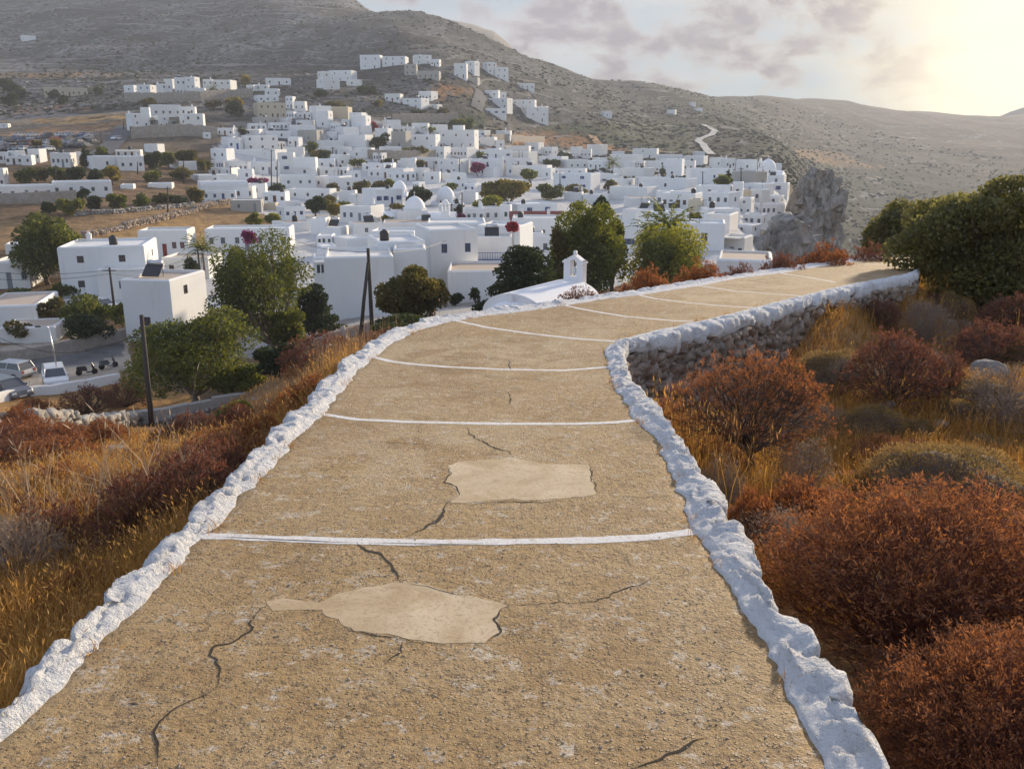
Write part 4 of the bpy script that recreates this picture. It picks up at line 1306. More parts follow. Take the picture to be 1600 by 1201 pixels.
def body(mb, W, D, Hh, holesF, holesL, holesR, m_wall=0, m_roof=1, par=0.3, pw=0.28, z0=0.0):
    """flat-roofed cube: walls with openings, rounded parapet, sunken roof"""
    x0, x1 = -W / 2, W / 2
    ch = 0.15
    hw = Hh - ch
    wall_grid(mb, (x0, 0, z0), (1, 0), W, hw - z0, holesF, m_wall)
    wall_grid(mb, (x1, 0, z0), (0, 1), D, hw - z0, holesR, m_wall)
    wall_grid(mb, (x1, D, z0), (-1, 0), W, hw - z0, [], m_wall)
    wall_grid(mb, (x0, D, z0), (0, -1), D, hw - z0, holesL, m_wall)
    a = [(x0, 0, hw), (x1, 0, hw), (x1, D, hw), (x0, D, hw)]
    b = [(x0 + ch, ch, Hh), (x1 - ch, ch, Hh), (x1 - ch, D - ch, Hh), (x0 + ch, D - ch, Hh)]
    c = [(x0 + pw, pw, Hh), (x1 - pw, pw, Hh), (x1 - pw, D - pw, Hh), (x0 + pw, D - pw, Hh)]
    d = [(p[0], p[1], Hh - par) for p in c]
    for k in range(4):
        j = (k + 1) % 4
        mb.quad(a[k], a[j], b[j], b[k], m_wall); mb.quad(b[k], b[j], c[j], c[k], m_wall); mb.quad(c[k], c[j], d[j], d[k], m_wall)
    mb.quad(d[0], d[1], d[2], d[3], m_roof)

WORDS = ['no', 'one', 'two', 'three', 'four', 'five', 'six', 'seven', 'eight', 'nine', 'ten', 'eleven', 'twelve']
PAINTN = {'blue_paint': 'blue', 'grey_paint': 'grey', 'brown_paint': 'brown', 'green_paint': 'green', 'white_paint': 'white', 'red_paint': 'red'}

def zone(px, py):
    if py < 100 and px < 180: return 'alone on the bare mountain slope'
    if py < 162 and px < 160: return 'beyond the upper ochre fields'
    if py < 158 and px < 402: return 'in the left hillside top row'
    if py < 212 and 190 < px < 335: return 'in the block above the road'
    if py < 132 and 560 <= px < 695: return 'in the topmost mountainside cluster'
    if py < 132 and 695 <= px < 820: return 'in the cluster nearest the ridge'
    if py < 148 and 480 < px < 570: return 'in the block under the mountain'
    if py < 200 and 395 <= px < 476: return 'around the hilltop cream mansion'
    if py < 180 and 590 < px < 700: return 'below the topmost mountainside cluster'
    if py < 198 and 745 <= px < 875: return 'in the upper lane hamlet'
    if py < 225 and px >= 875 and py < 215: return 'on the far valley slope'
    if 470 <= px < 590 and py < 236: return 'in the stepped block above town'
    if px < 330:
        if py < 275: return 'in the row behind the orchard'
        if py < 330: return 'in front of the orchard'
        if py < 420: return 'before the brown field'
        return 'in the lower left corner'
    if px < 500:
        if py < 232: return 'on the upper left town edge'
        if py < 262: return 'in the upper left town'
        if py < 290: return 'in the middle left town'
        if py < 345: return 'around the barrel-roofed house'
        return 'at the near left town edge'
    if px < 800:
        if py < 245: return 'on the skyline behind the domes'
        if py < 268: return 'second row behind the domes'
        if py < 290: return 'just behind the domed churches'
        if py < 345: return 'beside the big domed church'
        return 'nearest rows before the big dome'
    if px < 1000:
        if py < 268: return 'in the right centre back row'
        if py < 300: return 'behind the golden tree'
        if py < 345: return 'behind the tall dark tree'
        return 'between pine and tall tree'
    if py < 290: return 'on the far right town edge'
    if py < 322: return 'below the cliff-edge chapel'
    if py < 360: return 'behind the cliff-edge mansion'
    return 'below the cliff-edge mansion'

HOUSES = []
BOXES = []
_hc = [0]
def house(x0, x1, yt, yb, opt='', t=None):
    _hc[0] += 1
    g = random.Random(1000 + _hc[0])
    o = opt.split()
    has = lambda k: k in o
    num = lambda k: next((int(q[len(k):]) for q in o if q.startswith(k) and q[len(k):].isdigit()), None)
    xm = (x0 + x1) / 2
    if t is None: t = hit(xm, yb, 20)
    BOXES.append((x0, x1, yt, yb))
    P = P3(xm, yb, t)
    Wp = (x1 - x0) / F * t
    Hh = (yb - yt) / F * t * 1.03
    az = math.atan2(P[0], P[1])
    yaw = math.radians(num('y') if num('y') is not None else g.choice([8, 14, 22, 28])) * (-1 if (has('R') or (not has('L') and g.random() < 0.6)) else 1)
    if has('F'): yaw = 0.0
    dr = (num('d') / 10 if num('d') else None)
    D = dr if dr else min(max(Wp * 0.75, 4.0), 8.5)
    s_, c_ = abs(math.sin(yaw)), math.cos(yaw)
    W = (Wp - D * s_) / c_
    while W < max(2.2, Wp * 0.55) and s_ > 0.05:
        yaw *= 0.7; s_, c_ = abs(math.sin(yaw)), math.cos(yaw); D = max(2.5, D * 0.92)
        W = (Wp - D * s_) / c_
    rz = -az + yaw
    # near-corner base at P: shift the front centre so the projected extent is centred
    vx, vy = math.cos(-az), math.sin(-az)
    side = (D * s_ / 2) * (-1 if yaw < 0 else 1)
    back = W / 2 * s_
    cx = P[0] + vx * side * 1.0 + math.sin(az) * back
    cy = P[1] + vy * side * 1.0 + math.cos(az) * back
    st = num('s') or max(1, int(round(Hh / 3.3)))
    hs = Hh / st
    wall = 'cream_plaster' if has('cr') else 'grey_plaster' if has('st') else 'white_plaster'
    roof = 'roof_tan' if has('rt') else ('roof_tan' if (wall != 'white_plaster' and g.random() < .5) else 'roof_white')
    paint = 'blue_paint' if has('bl') else 'grey_paint' if has('gr') else 'brown_paint' if has('br') else 'green_paint' if has('gn') else 'red_paint' if has('rd') else g.choice(['blue_paint', 'grey_paint', 'grey_paint', 'brown_paint', 'brown_paint', 'green_paint'])
    e = empty('house', (cx, cy, P[2]), rz)
    nw = num('w')
    if nw is None: nw = g.choice([0, 0, 1, 1, 2, 2]) if W > 4 else g.choice([0, 1])
    nd = num('n') if num('n') is not None else (1 if (nw > 1 and g.random() < 0.5) else 0)
    holes = []; kinds = []
    per = [0] * st
    for k in range(nw + nd): per[(k % st) if st > 1 else 0] += 1
    dleft = nd
    ww = min(0.74, hs * 0.25) * g.uniform(.85, 1.1); wh = min(1.0, hs * 0.33) * g.uniform(.85, 1.1)
    for k in range(st):
        if not per[k]: continue
        step = W / per[k]
        for i in range(per[k]):
            wx = min(ww, step * 0.5)
            c = step * (i + 0.5) + g.uniform(-.12, .12) * step
            c = min(max(c, wx / 2 + .3), W - wx / 2 - .3)
            if k == 0 and dleft and i == per[k] // 2:
                dleft -= 1
                hz_ = min(2.15, hs * 0.72)
                holes.append((c - wx * 0.5, c + wx * 0.5, 0.02, hz_)); kinds.append('door')
            else:
                zb = k * hs + hs * 0.34
                holes.append((c - wx / 2, c + wx / 2, zb, zb + wh)); kinds.append('window')
    # drop overlaps
    hh, kk = [], []
    for h, k in zip(holes, kinds):
        if h[1] - h[0] > 0.2 and h[3] < Hh - 0.4 and not any(h[0] < q[1] + .1 and h[1] > q[0] - .1 and h[2] < q[3] and h[3] > q[2] for q in hh):
            hh.append(h); kk.append(k)
    sideH = []
    if D > 3.5 and g.random() < 0.6 and nw:
        c = D * g.uniform(.35, .65); zb = hs * 0.34 + (st - 1) * hs
        if zb + wh < Hh - 0.4: sideH.append((c - .4, c + .4, zb, zb + wh))
    mb = MB()
    body(mb, W, D, Hh, hh, sideH if yaw > 0 else [], sideH if yaw <= 0 else [], par=0.3 if Hh > 2.6 else 0.15)
    mb.build('walls', [M[wall], M[roof]], e)
    big = t < 150
    shut = has('sh') or (paint == 'blue_paint' and g.random() < 0.35)
    for h, k in zip(hh, kk):
        opening(e, k, (-W / 2, 0), (1, 0), *h, paint, shut and k == 'window')
    for h in sideH:
        if yaw > 0: opening(e, 'window', (-W / 2, D), (0, -1), *h, paint)
        else: opening(e, 'window', (W / 2, 0), (0, 1), *h, paint)
    # roof fittings
    extra = []
    zr = Hh - 0.3 if Hh > 2.6 else Hh - 0.15
    def rx(): return g.uniform(-W * .35, W * .35), g.uniform(D * .25, D * .75)
    if has('solar') or (W > 4.5 and g.random() < 0.12 and not has('plain')):
        x, y = rx()
        mb = MB()
        mb.quad((x - .9, y - .5, zr + .15), (x + .9, y - .5, zr + .15), (x + .9, y + .6, zr + 1.15), (x - .9, y + .6, zr + 1.15))
        mb.quad((x - .9, y - .45, zr + .10), (x - .9, y + .65, zr + 1.1), (x + .9, y + .65, zr + 1.1), (x + .9, y - .45, zr + .10))
        for s in (-.8, .8): mb.tube([(x + s, y + .62, zr), (x + s, y + .62, zr + 1.2)], .03, 5)
        p = mb.build('solar_panel', M['dark_metal'], e)
        mb = MB(); mb.tube([(x - .75, y + .75, zr + 1.3), (x + .75, y + .75, zr + 1.3)], .27, 12)
        mb.build('water_cylinder', M['steel'], p, True); extra.append('solar heater')
    if has('tank') or (W > 4 and g.random() < 0.22 and not has('plain')):
        x, y = rx(); mb = MB()
        mb.lathe([(.02, 0), (.5, 0), (.52, .25), (.5, .5), (.52, .75), (.48, 1.0), (.2, 1.12), (.18, 1.2), (.02, 1.2)], (x, y, zr), 14)
        mb.build('roof_tank', M['black_plastic'], e, True); extra.append('roof tank')
    if has('ch') or (W > 3.5 and g.random() < 0.30 and not has('plain')):
        x, y = g.uniform(-W * .42, W * .42), D - .35
        mb = MB(); hc = g.uniform(.7, 1.3)
        mb.box(x - .28, x + .28, y - .28, y + .28, zr, zr + hc, 0, .05); mb.box(x - .34, x + .34, y - .34, y + .34, zr + hc + .004, zr + hc + .12)
        mb.box(x - .16, x + .16, y - .16, y + .16, zr + hc + .124, zr + hc + .4, 0, .04)
        mb.build('chimney', M['white_plaster'], e); extra.append('chimney')
    if has('ant') or (g.random() < 0.15 and not has('plain')):
        x, y = rx(); mb = MB()
        mb.tube([(x, y, zr), (x, y, zr + 2.4)], .025, 5)
        for k in range(4): mb.tube([(x - .4 + k * .05, y, zr + 2.3 - k * .16), (x + .4 - k * .05, y, zr + 2.3 - k * .16)], .014, 4)
        mb.build('aerial', M['dark_metal'], e)
    if has('box'):   # stair head / upper room on the roof
        bw = W * 0.3; mb = MB(); bx = g.uniform(-W * .25, W * .25)
        mb.box(bx - bw / 2, bx + bw / 2, D * .35, D * .35 + min(3, D * .5), zr, Hh + 2.0, 0, .08)
        mb.build('stair_head', M['white_plaster'], e); extra.append('roof room')
    if has('stair'):
        mb = MB(); ns = 12; x = W / 2 - 4.2
        for k in range(ns): mb.box(x + k * .3, x + k * .3 + .302, -1.1 - .0, -.004, -.5, (k + 1) * hs / ns, 0)
        mb.build('outside_stair', M['white_plaster'], e); extra.append('outside stairs')
    if has('perg'):
        mb = MB(); pd = 2.2; ph = min(2.5, hs * .85)
        for s in np.linspace(-W * .42, W * .42, 4): mb.tube([(s, -pd, -.6), (s, -pd, ph)], .07, 6)
        for s in np.linspace(-W * .45, W * .45, 12): mb.box(s - .05, s + .05, -pd - .25, -.004, ph, ph + .1)
        mb.build('pergola', M['white_paint' if wall == 'white_plaster' else 'weathered_wood'], e); extra.append('pergola')
    if has('bal'):
        mb = MB(); z = hs
        mb.box(-W * .4, W * .4, -1.2, -.003, z - .15, z)
        for s in np.linspace(-W * .4 + .05, W * .4 - .05, 13): mb.tube([(s, -1.15, z), (s, -1.15, z + .9)], .025, 5)
        mb.box(-W * .4, W * .4, -1.19, -1.11, z + .9, z + .96)
        mb.build('balcony', M['blue_paint' if paint == 'blue_paint' else 'white_paint'], e); extra.append('balcony')
    cw = {'white_plaster': 'white', 'cream_plaster': 'cream', 'grey_plaster': 'grey stone'}[wall]
    size = 'one-storey' if st == 1 else 'two-storey' if st == 2 else 'three-storey'
    nwin = sum(k == 'window' for k in kk)
    look = f'{size} {cw} house'
    if has('mans'): look = f'tall {cw} mansion'
    if extra: look += f' with {extra[0]}'
    elif nwin: look += f" with {WORDS[min(nwin, 12)]} {PAINTN[paint]} window{'s' if nwin > 1 else ''}"
    elif any(k == 'door' for k in kk): look += f' with {PAINTN[paint]} door'
    else: look += ' with blank front'
    reg(e, look, zone(xm, yb), xm, 'house', 'white houses of the town' if wall == 'white_plaster' else None)
    HOUSES.append((e, xm, yb, t, W, D, Hh, yaw))
    return e, t, W, D, Hh

def vault_house(x0, x1, yt, yb, n=2):
    """house under n barrel roofs whose ends face the viewer's left"""
    xm = (x0 + x1) / 2; t = hit(xm, yb, 20); P = P3(xm, yb, t)
    W = (x1 - x0) / F * t; Hh = (yb - yt) / F * t; hw = Hh * 0.66; D = 3.2 * n
    e = empty('house', (P[0], P[1], P[2]), -math.atan2(P[0], P[1]) + 0.12)
    mb = MB()
    wall_grid(mb, (-W / 2, 0, 0), (1, 0), W, hw, [(W * .75, W * .75 + .6, hw * .35, hw * .7)])
    wall_grid(mb, (W / 2, 0, 0), (0, 1), D, hw, []); wall_grid(mb, (W / 2, D, 0), (-1, 0), W, hw, []); wall_grid(mb, (-W / 2, D, 0), (0, -1), D, hw, [])
    mb.build('walls', [M['white_plaster']], e)
    opening(e, 'window', (-W / 2, 0), (1, 0), W * .75, W * .75 + .6, hw * .35, hw * .7, 'brown_paint')
    for k in range(n):
        mb = MB(); r = D / n / 2; y0 = r + k * 2 * r; K = 14
        ring = [(y0 - r * math.cos(PI * i / K), hw + (Hh - hw) * math.sin(PI * i / K)) for i in range(K + 1)]
        for i in range(K):
            mb.quad((-W / 2, ring[i][0], ring[i][1]), (W / 2, ring[i][0], ring[i][1]), (W / 2, ring[i + 1][0], ring[i + 1][1]), (-W / 2, ring[i + 1][0], ring[i + 1][1]))
        mb.add([(-W / 2, y, z) for y, z in ring], [tuple(range(K + 1))]); mb.add([(W / 2, y, z) for y, z in ring], [tuple(range(K + 1))[::-1]])
        mb.build('barrel_roof', [M['roof_white']], e, False)
    return reg(e, 'long white house under two barrel roofs', zone(xm, yb), xm, 'house')

def dome_church(dx0, dx1, ytop, ydr, ybase, bx0, bx1, look, px_t, cross=True, belfry=None, drumw=1.12, t=None):
    """church: body box, drum, slightly pointed dome with cross; belfry=(x0,x1,yt) adds a bell gable"""
    xm = (dx0 + dx1) / 2
    t = t or hit(xm, ybase, 20)
    k = t / F
    P = P3(xm, ybase, t)
    e = empty('domed_church', tuple(P), -math.atan2(P[0], P[1]) - 0.15)
    r = (dx1 - dx0) / 2 * k
    zdr = (ybase - ydr) * k * 1.02; ztop = (ybase - ytop) * k * 1.02; hb = zdr - min(1.6, r * .7)
    xa, xb = (bx0 - xm) * k, (bx1 - xm) * k
    mb = MB()
    mb.box(xa, xb, -r * 1.2, r * 1.5, -2, hb * 0.98, 0, .12)
    # vaulted nave roof
    K = 12
    ring = [(0.15 * r - r * .95 * math.cos(PI * i / K), hb * .98 - .05 + r * .35 * math.sin(PI * i / K)) for i in range(K + 1)]
    for i in range(K): mb.quad((xa + .15, *ring[i]), (xb - .15, *ring[i]), (xb - .15, *ring[i + 1]), (xa + .15, *ring[i + 1]))
    mb.add([(xa + .15, y, z) for y, z in ring], [tuple(range(K + 1))]); mb.add([(xb - .15, y, z) for y, z in ring], [tuple(range(K + 1))[::-1]])
    mb.build('nave', [M['dome_white']], e)
    mb = MB(); rd = r * drumw
    mb.lathe([(rd, hb - .3), (rd, zdr - .12), (rd * 1.05, zdr - .1), (rd * 1.05, zdr), (r, zdr + .02)], (0, 0, 0), 8 if drumw > 1.05 else 24)
    dr = mb.build('drum', [M['dome_white']], e)
    for a in range(8):
        w = 2 * PI * (a + .5) / 8 - PI / 8
        if drumw > 1.05: w += 0
        rr = rd * (math.cos(PI / 8) if drumw > 1.05 else 1.0)
        mb = MB(); hh = (zdr - hb) * .5; ww = r * .10
        mb.add([(rr + .01, -ww, hb + .1), (rr + .01, ww, hb + .1), (rr + .01, ww, hb + hh), (rr + .01, 0, hb + hh * 1.2), (rr + .01, -ww, hb + hh), (rr - .1, -ww, hb + .1), (rr - .1, ww, hb + .1), (rr - .1, ww, hb + hh), (rr - .1, 0, hb + hh * 1.2), (rr - .1, -ww, hb + hh)],
               [(0, 1, 2, 3, 4), (0, 5, 6, 1), (1, 6, 7, 2), (2, 7, 8, 3), (3, 8, 9, 4), (4, 9, 5, 0)])
        q = mb.build('window', [M['dark_glass']], dr); q.rotation_euler = (0, 0, w + PI / 8)
    mb = MB(); hd = ztop - zdr
    mb.lathe([(r * math.cos(a) * (1 - .04 * math.sin(2 * a)), zdr + hd * (math.sin(a) * .93 + .07 * (a / (PI / 2)) ** 4)) for a in np.linspace(0, PI / 2 * .985, 14)], (0, 0, 0), 28)
    d = mb.build('dome', [M['dome_white']], e, True)
    if cross:
        mb = MB(); mb.tube([(0, 0, ztop - .05), (0, 0, ztop + .22)], .09, 8); mb.box(-.04, .04, -.04, .04, ztop + .2, ztop + .95); mb.box(-.22, .22, -.035, .035, ztop + .6, ztop + .68)
        mb.build('cross', [M['white_paint']], d)
    if belfry:
        b0, b1, byt = belfry
        x0, x1 = (b0 - xm) * k, (b1 - xm) * k
        zt = (ybase - byt) * k * 1.02
        bell_gable(e, x0, x1, -r * 1.25, hb * .9, zt)
    return reg(e, look, px_t, xm, 'church')

def bell_gable(e, x0, x1, y, zb, zt, nop=2, name='bell_gable'):
    """thin whitewashed gable with arched openings and bells"""
    w = x1 - x0; th = min(.6, w * .4); h = zt - zb
    mb = MB()
    cw = w / (nop * 2 + 1) * 1.15
    mg = (w - nop * cw) / (nop + 1)
    z1, z2 = zb + h * .35, zb + h * .70
    xs = x0
    for i in range(nop + 1):
        mb.box(xs, xs + mg, y, y + th, zb - 1.0, z2); xs += mg + cw
    for i in range(nop):
        ox = x0 + mg + i * (mg + cw)
        mb.box(ox + .001, ox + cw - .001, y + .002, y + th - .002, zb - 1.0, z1)
        # arch filling
        K = 6
        for s in range(K):
            a0, a1 = PI * s / K, PI * (s + 1) / K
            p0 = (ox + cw / 2 - cw / 2 * math.cos(a0), z2 - cw * .5 + cw * .5 * math.sin(a0)); p1 = (ox + cw / 2 - cw / 2 * math.cos(a1), z2 - cw * .5 + cw * .5 * math.sin(a1))
            for yy, fl in ((y, 0), (y + th, 1)):
                q = [(p0[0], yy, p0[1]), (p1[0], yy, p1[1]), (p1[0], yy, z2), (p0[0], yy, z2)]
                mb.quad(*(q if not fl else q[::-1]))
            mb.quad((p0[0], y, p0[1]), (p0[0], y + th, p0[1]), (p1[0], y + th, p1[1]), (p1[0], y, p1[1]))
    mb.box(x0 - .05, x1 + .05, y - .04, y + th + .04, z2 + .002, z2 + .12)
    K = 8
    pr = [(x0 + w * i / K, z2 + .12 + (zt - z2 - .12) * math.sin(PI * i / K) ** .8) for i in range(K + 1)]
    for yy, fl in ((y, 0), (y + th, 1)):
        q = [(p[0], yy, p[1]) for p in pr]
        mb.add(q, [tuple(range(K + 1))[::-1 if not fl else 1]])
    for i in range(K): mb.quad((pr[i][0], y, pr[i][1]), (pr[i + 1][0], y, pr[i + 1][1]), (pr[i + 1][0], y + th, pr[i + 1][1]), (pr[i][0], y + th, pr[i][1]))
    o = mb.build(name, [M['dome_white']], e)
    for i in range(nop):
        ox = x0 + mg + i * (mg + cw) + cw / 2
        mb = MB(); r = cw * .32; zz = z2 - cw * .5
        mb.lathe([(r, -r * 1.3), (r * .75, -r * .8), (r * .6, 0), (r * .3, r * .35), (.01, r * .4)], (ox, y + th / 2, zz), 12)
        mb.tube([(ox, y + th / 2, zz + r * .3), (ox, y + th / 2, zz + cw * .5)], .02, 5)
        mb.build('bell', [M['dark_metal']], o, True)
    return o

# boxes measured on enlarged pieces of the photo: origin, scale, then "x0 x1 ytop ybase options"
TOWN = [
 (0, 0, 4.0, """
135 222 225 258 w0 plain
292 540 552 606 cr w7 br F
780 868 536 580 w1 plain
865 985 536 610 w4 bl R
985 1080 530 608 w4 bl
1030 1100 498 558 w0 plain
1098 1168 494 600 w5 bl
1165 1255 490 602 w5 gr
1225 1292 555 606 w1
1275 1342 502 580 w3 br
1340 1482 505 582 w5 br
1542 1605 534 576 w2 br
800 892 716 830 w3 br s3
890 950 680 800 w1 s3
940 1132 660 738 w4 br s1
900 972 738 798 st w1 perg
968 1058 730 800 w2 s2 br
1055 1112 755 802 st w1 perg
1128 1236 676 790 w3 s2 br
1158 1286 718 822 w4 s2 br R
0 66 774 800 w1 plain
""", ),
 (0, 200, 5.3333, """
0 86 206 300 w2 br
84 216 196 300 w1
60 200 240 308 w2 br
190 296 232 312 w1 br R
250 392 182 292 w2 gr R y28
440 640 215 332 w3 gr R y22 tank
636 700 205 308 w0
716 968 240 352 w1 plain
975 1190 186 250 w3 perg
972 1200 242 362 w3 gn
1212 1372 138 210 w0 R
-60 78 345 490 w3 br s2 R
-40 442 486 610 w3 n2 gr d60
470 922 450 572 w4 n1 gr d60 F
1420 1640 282 352 w0 plain
1010 1130 472 510 w0 plain
1240 1450 462 504 w0 plain
60 215 968 1050 w0 plain
""", ),
 (250, 200, 5.3333, """
360 432 40 90 w1
430 700 4 72 w3 br
655 860 12 66 w1 rt perg
518 650 78 150 w0
572 692 96 182 w1 n1 bl
690 985 68 190 w6 br rt
640 1060 186 262 w0
1056 1216 165 238 w0
1070 1190 86 160 w1 n1 br
1150 1352 30 132 st w2 gr
1278 1534 108 170 w0
1330 1600 160 232 w2
545 732 284 380 w3 n1 gr
766 1000 286 390 w2 gr L
990 1135 215 376 w2 bl sh R s2
1120 1322 255 405 w1 perg bl rd
1318 1472 262 342 w2 br
1425 1585 226 310 w1
1445 1605 336 405 w3 br
735 900 470 580 w1 tank
868 1085 540 640 w2 br tank
1075 1475 516 604 w3 br d50
600 872 606 702 st w1 n1 gr plain
866 992 628 690 cr w0 plain d30
270 640 396 470 w1 tank
1000 1300 400 500 w3
1300 1605 410 510 w3 br
""", ),
 (500, 200, 5.3333, """
352 640 298 372 w2 br tank
400 800 345 430 w4 br
0 290 422 516 w2 br
560 802 372 442 w3 br
868 1012 372 462 w1 br
1008 1222 380 452 w0 tank
1048 1305 438 520 w3 bl
1196 1345 470 545 w2 bl
352 690 518 655 w3 bl L tank
172 545 660 800 w3 gr R y25 ch
1188 1372 676 800 w2 n1 gr L
1368 1502 676 770 w1 tank
1495 1600 648 790 w1
90 252 230 332 w1 br
98 278 330 402 w3 br
218 462 192 252 w1 R
285 460 170 230 w2 br
758 1002 252 332 w2 br
888 1092 162 256 w3 gr
1080 1302 168 258 w5 gr
1298 1605 186 262 w2
978 1242 268 384 w5 gr s2
1238 1525 268 402 w3 br s2
1360 1500 330 412 w0
1518 1605 250 402 w1
240 525 800 910 w1 gr rt solar L y12
528 1105 790 870 w0 rt solar F d80
0 245 830 905 w0 solar solar R
-20 150 990 1100 w0 d60
90 420 925 1010 w0 plain d60
420 850 868 1000 w0 R y12 d60
""", ),
 (750, 200, 5.3333, """
62 182 174 242 w1
178 482 204 292 w0 plain
-10 155 258 342 w2 br
148 424 258 324 w2 br
485 738 242 302 w0 ch
656 905 270 352 w3 br
896 1072 278 352 w2 br R
1076 1352 228 332 w0 L plain
1196 1294 282 352 w0
1288 1384 278 332 w4 br
1376 1488 278 342 w0 plain
1482 1605 268 412 w2 br R
28 165 335 402 w1
158 605 318 400 w1 tank
515 625 342 432 w1
598 895 345 402 w2 bl
608 1004 388 520 w5 bl sh
996 1165 384 442 w0
1078 1295 428 505 w1 tank
1186 1455 338 422 w0 tank
1285 1605 418 505 w0 tank
700 865 540 605 w0 tank
855 1085 556 612 w0 tank
-10 172 668 792 w2 gr
165 645 640 740 w2 tank
1075 1485 498 595 w0 tank
1465 1605 532 672 w1 n1 gr
1195 1515 588 652 w0 rt
1185 1605 690 800 w0 solar
310 525 878 1060 w0 F
60 320 905 1060 w0 F plain
425 640 905 1080 w1 gr F
""", ),
 (1000, 200, 5.3333, """
198 365 268 412 w1 br y10
358 462 280 372 w2 br R
378 765 346 462 w1 L d70
760 1052 372 472 st w0 plain
936 1056 372 472 w0 R
868 1115 468 522 w0 plain
1085 1242 462 545 w1 R
915 1078 518 625 w1
848 925 520 582 cr w0
465 775 488 592 w1 br
765 855 458 602 w1 R
-10 475 428 532 w1 tank d70
128 505 538 602 w0
178 515 552 692 w4 n1 br
556 825 542 662 w3 gr
818 945 588 722 w3 gr s2
938 1130 638 742 w3 gr rt
1075 1195 568 645 w1 R
1118 1200 640 785 w1 R
105 405 688 742 w0
400 530 600 690 cr w0
488 830 678 742 w0 tank
""", ),
 (400, 0, 4.0, """
64 218 492 536 w2 br F
-10 86 532 570 w2 br
58 152 558 606 w2 gr
-10 142 598 642 w3 gr
-10 188 648 742 cr w8 n1 br s2 L y12
-20 150 735 790 st w2 br
188 252 608 682 w3 gr
238 322 638 700 w2 gr
388 465 452 532 w2
458 634 444 510 w5 br
380 525 498 562 w2 gr
566 666 500 540 w1
652 798 350 432 w3 br s2
790 955 356 412 w5 gr
980 1098 348 402 w4 br
1090 1158 374 418 w2 br
928 1012 408 472 st w4 br
1008 1158 448 500 st w4 br
1238 1325 404 492 w2 br
1306 1398 388 462 w3 br
1416 1505 394 462 w3 br
1455 1578 425 492 w4 br
1306 1402 486 518 st w0
1018 1138 574 632 w3 br
806 922 590 642 w2 br
915 1085 618 682 w3
1078 1165 654 682 w1
1428 1525 568 612 w2 br
1496 1565 578 622 w1
1450 1605 618 682 w5 br
1408 1565 680 722 w3
338 475 668 762 w1
450 604 672 745 w0 cr
586 695 710 800 w1
380 485 700 802 w1 br plain
600 722 730 832 w1 R
200 372 786 855 w0 L
270 425 818 902 st w2 gr
206 294 858 912 w1 n1 br
498 645 798 872 w0
518 735 848 925 w0 plain
636 725 790 850 w0
745 855 806 872 w1
848 972 828 932 st w1
950 1155 846 942 w4 n1 gr
1142 1395 820 932 w6 br box
""", ),
 (800, 0, 4.0, """
20 142 524 562 w3 br
-10 154 628 692 w5 br
56 228 676 762 w4 br
148 228 668 722 w2
552 624 698 738 w1 br
968 1028 688 714 w0 plain
1106 1148 640 666 w0 plain
1132 1190 677 694 w0 plain
1128 1204 950 985 w0 plain
-100 0 820 872 w2 br
""", ),
]
for ox, oy, sc, txt in TOWN:
    for ln in txt.strip().split('\n'):
        q = ln.split()
        house(ox + int(q[0]) / sc, ox + int(q[1]) / sc, oy + int(q[2]) / sc, oy + int(q[3]) / sc, ' '.join(q[4:]))

# nearest houses, measured one by one
house(-8, 76, 411, 452, 'w2 n1 gr R y20 ch d70')
house(106, 254, 388, 462, 'w3 n1 br R y12 d95 s2 stair')
house(222, 308, 362, 404, 'w3 n2 rd R y14 plain d55')
house(325, 463, 359, 394, 'w6 n1 gr R y10 d60 plain')
house(160, 262, 422, 468, 'w1 n0 gr R y18 d60')
house(202, 330, 440, 526, 'w1 n0 rt solar R y30 d70', 86)
house(-20, 96, 478, 512, 'w0 rt R y16 d90 plain')
house(8, 108, 512, 537, 'w1 rt R y18 d45 plain')
house(258, 350, 404, 436, 'w1 n1 br rt R y20 plain')
house(513, 618, 404, 508, 'w0 F plain d80', 88)
house(577, 668, 382, 508, 'w0 L y10 d75', 96)
house(618, 668, 392, 490, 'w1 F plain', 92)
house(648, 748, 363, 470, 'w2 n2 bl L y14 d80 s2', 103)
house(490, 516, 402, 440, 'w1 gn perg', 98)
house(700, 802, 424, 466, 'w0 rt F plain d80', 95)
house(745, 835, 356, 420, 'w0 R y16 d70 plain', 118)
house(668, 760, 350, 400, 'w0 F plain d80', 122)
house(740, 800, 372, 440, 'w1 bl bal F', 112)
house(1098, 1150, 338, 402, 'w0 R y12 d60 mans plain', 128)
house(1124, 1174, 372, 412, 'w2 n1 gr R y16 bal', 118)
house(1120, 1205, 406, 425, 'w0 rt F plain d60', 70)
house(990, 1075, 333, 372, 'w1 n1 gr L y14 d70')
house(1075, 1130, 350, 392, 'w1 gr F d60')
house(900, 1000, 352, 398, 'w2 bl F d70')
house(800, 880, 342, 380, 'w1 F d70')

vault_house(250 + 356/5.333, 250 + 740/5.333, 200 + 448/5.333, 200 + 604/5.333)
Z = lambda q: 500 + q / 5.3333
Y = lambda q: 200 + q / 5.3333
dome_church(Z(604), Z(722), Y(440), Y(512), Y(566), Z(595), Z(735), 'small white church with a single plain dome', 'behind the other two domes', False)
dome_church(Z(972), Z(1122), Y(488), Y(578), Y(645), Z(930), Z(1190), 'white church with a tall smooth dome', 'right of the biggest dome', False)
dome_church(Z(706), Z(880), Y(574), Y(668), Y(800), Z(530), Z(1140), 'broad white church with biggest dome and twin-arched bell gable', 'in mid town', True, (Z(1026), Z(1092), Y(595)))
dome_church(1000 + 992/5.333, 1000 + 1122/5.333, Y(264), Y(338), Y(440), 1000 + 960/5.333, 1000 + 1190/5.333, 'white domed chapel', 'on the cliff edge at far right', True, (1000 + 990/5.333, 1000 + 1022/5.333, Y(258)))
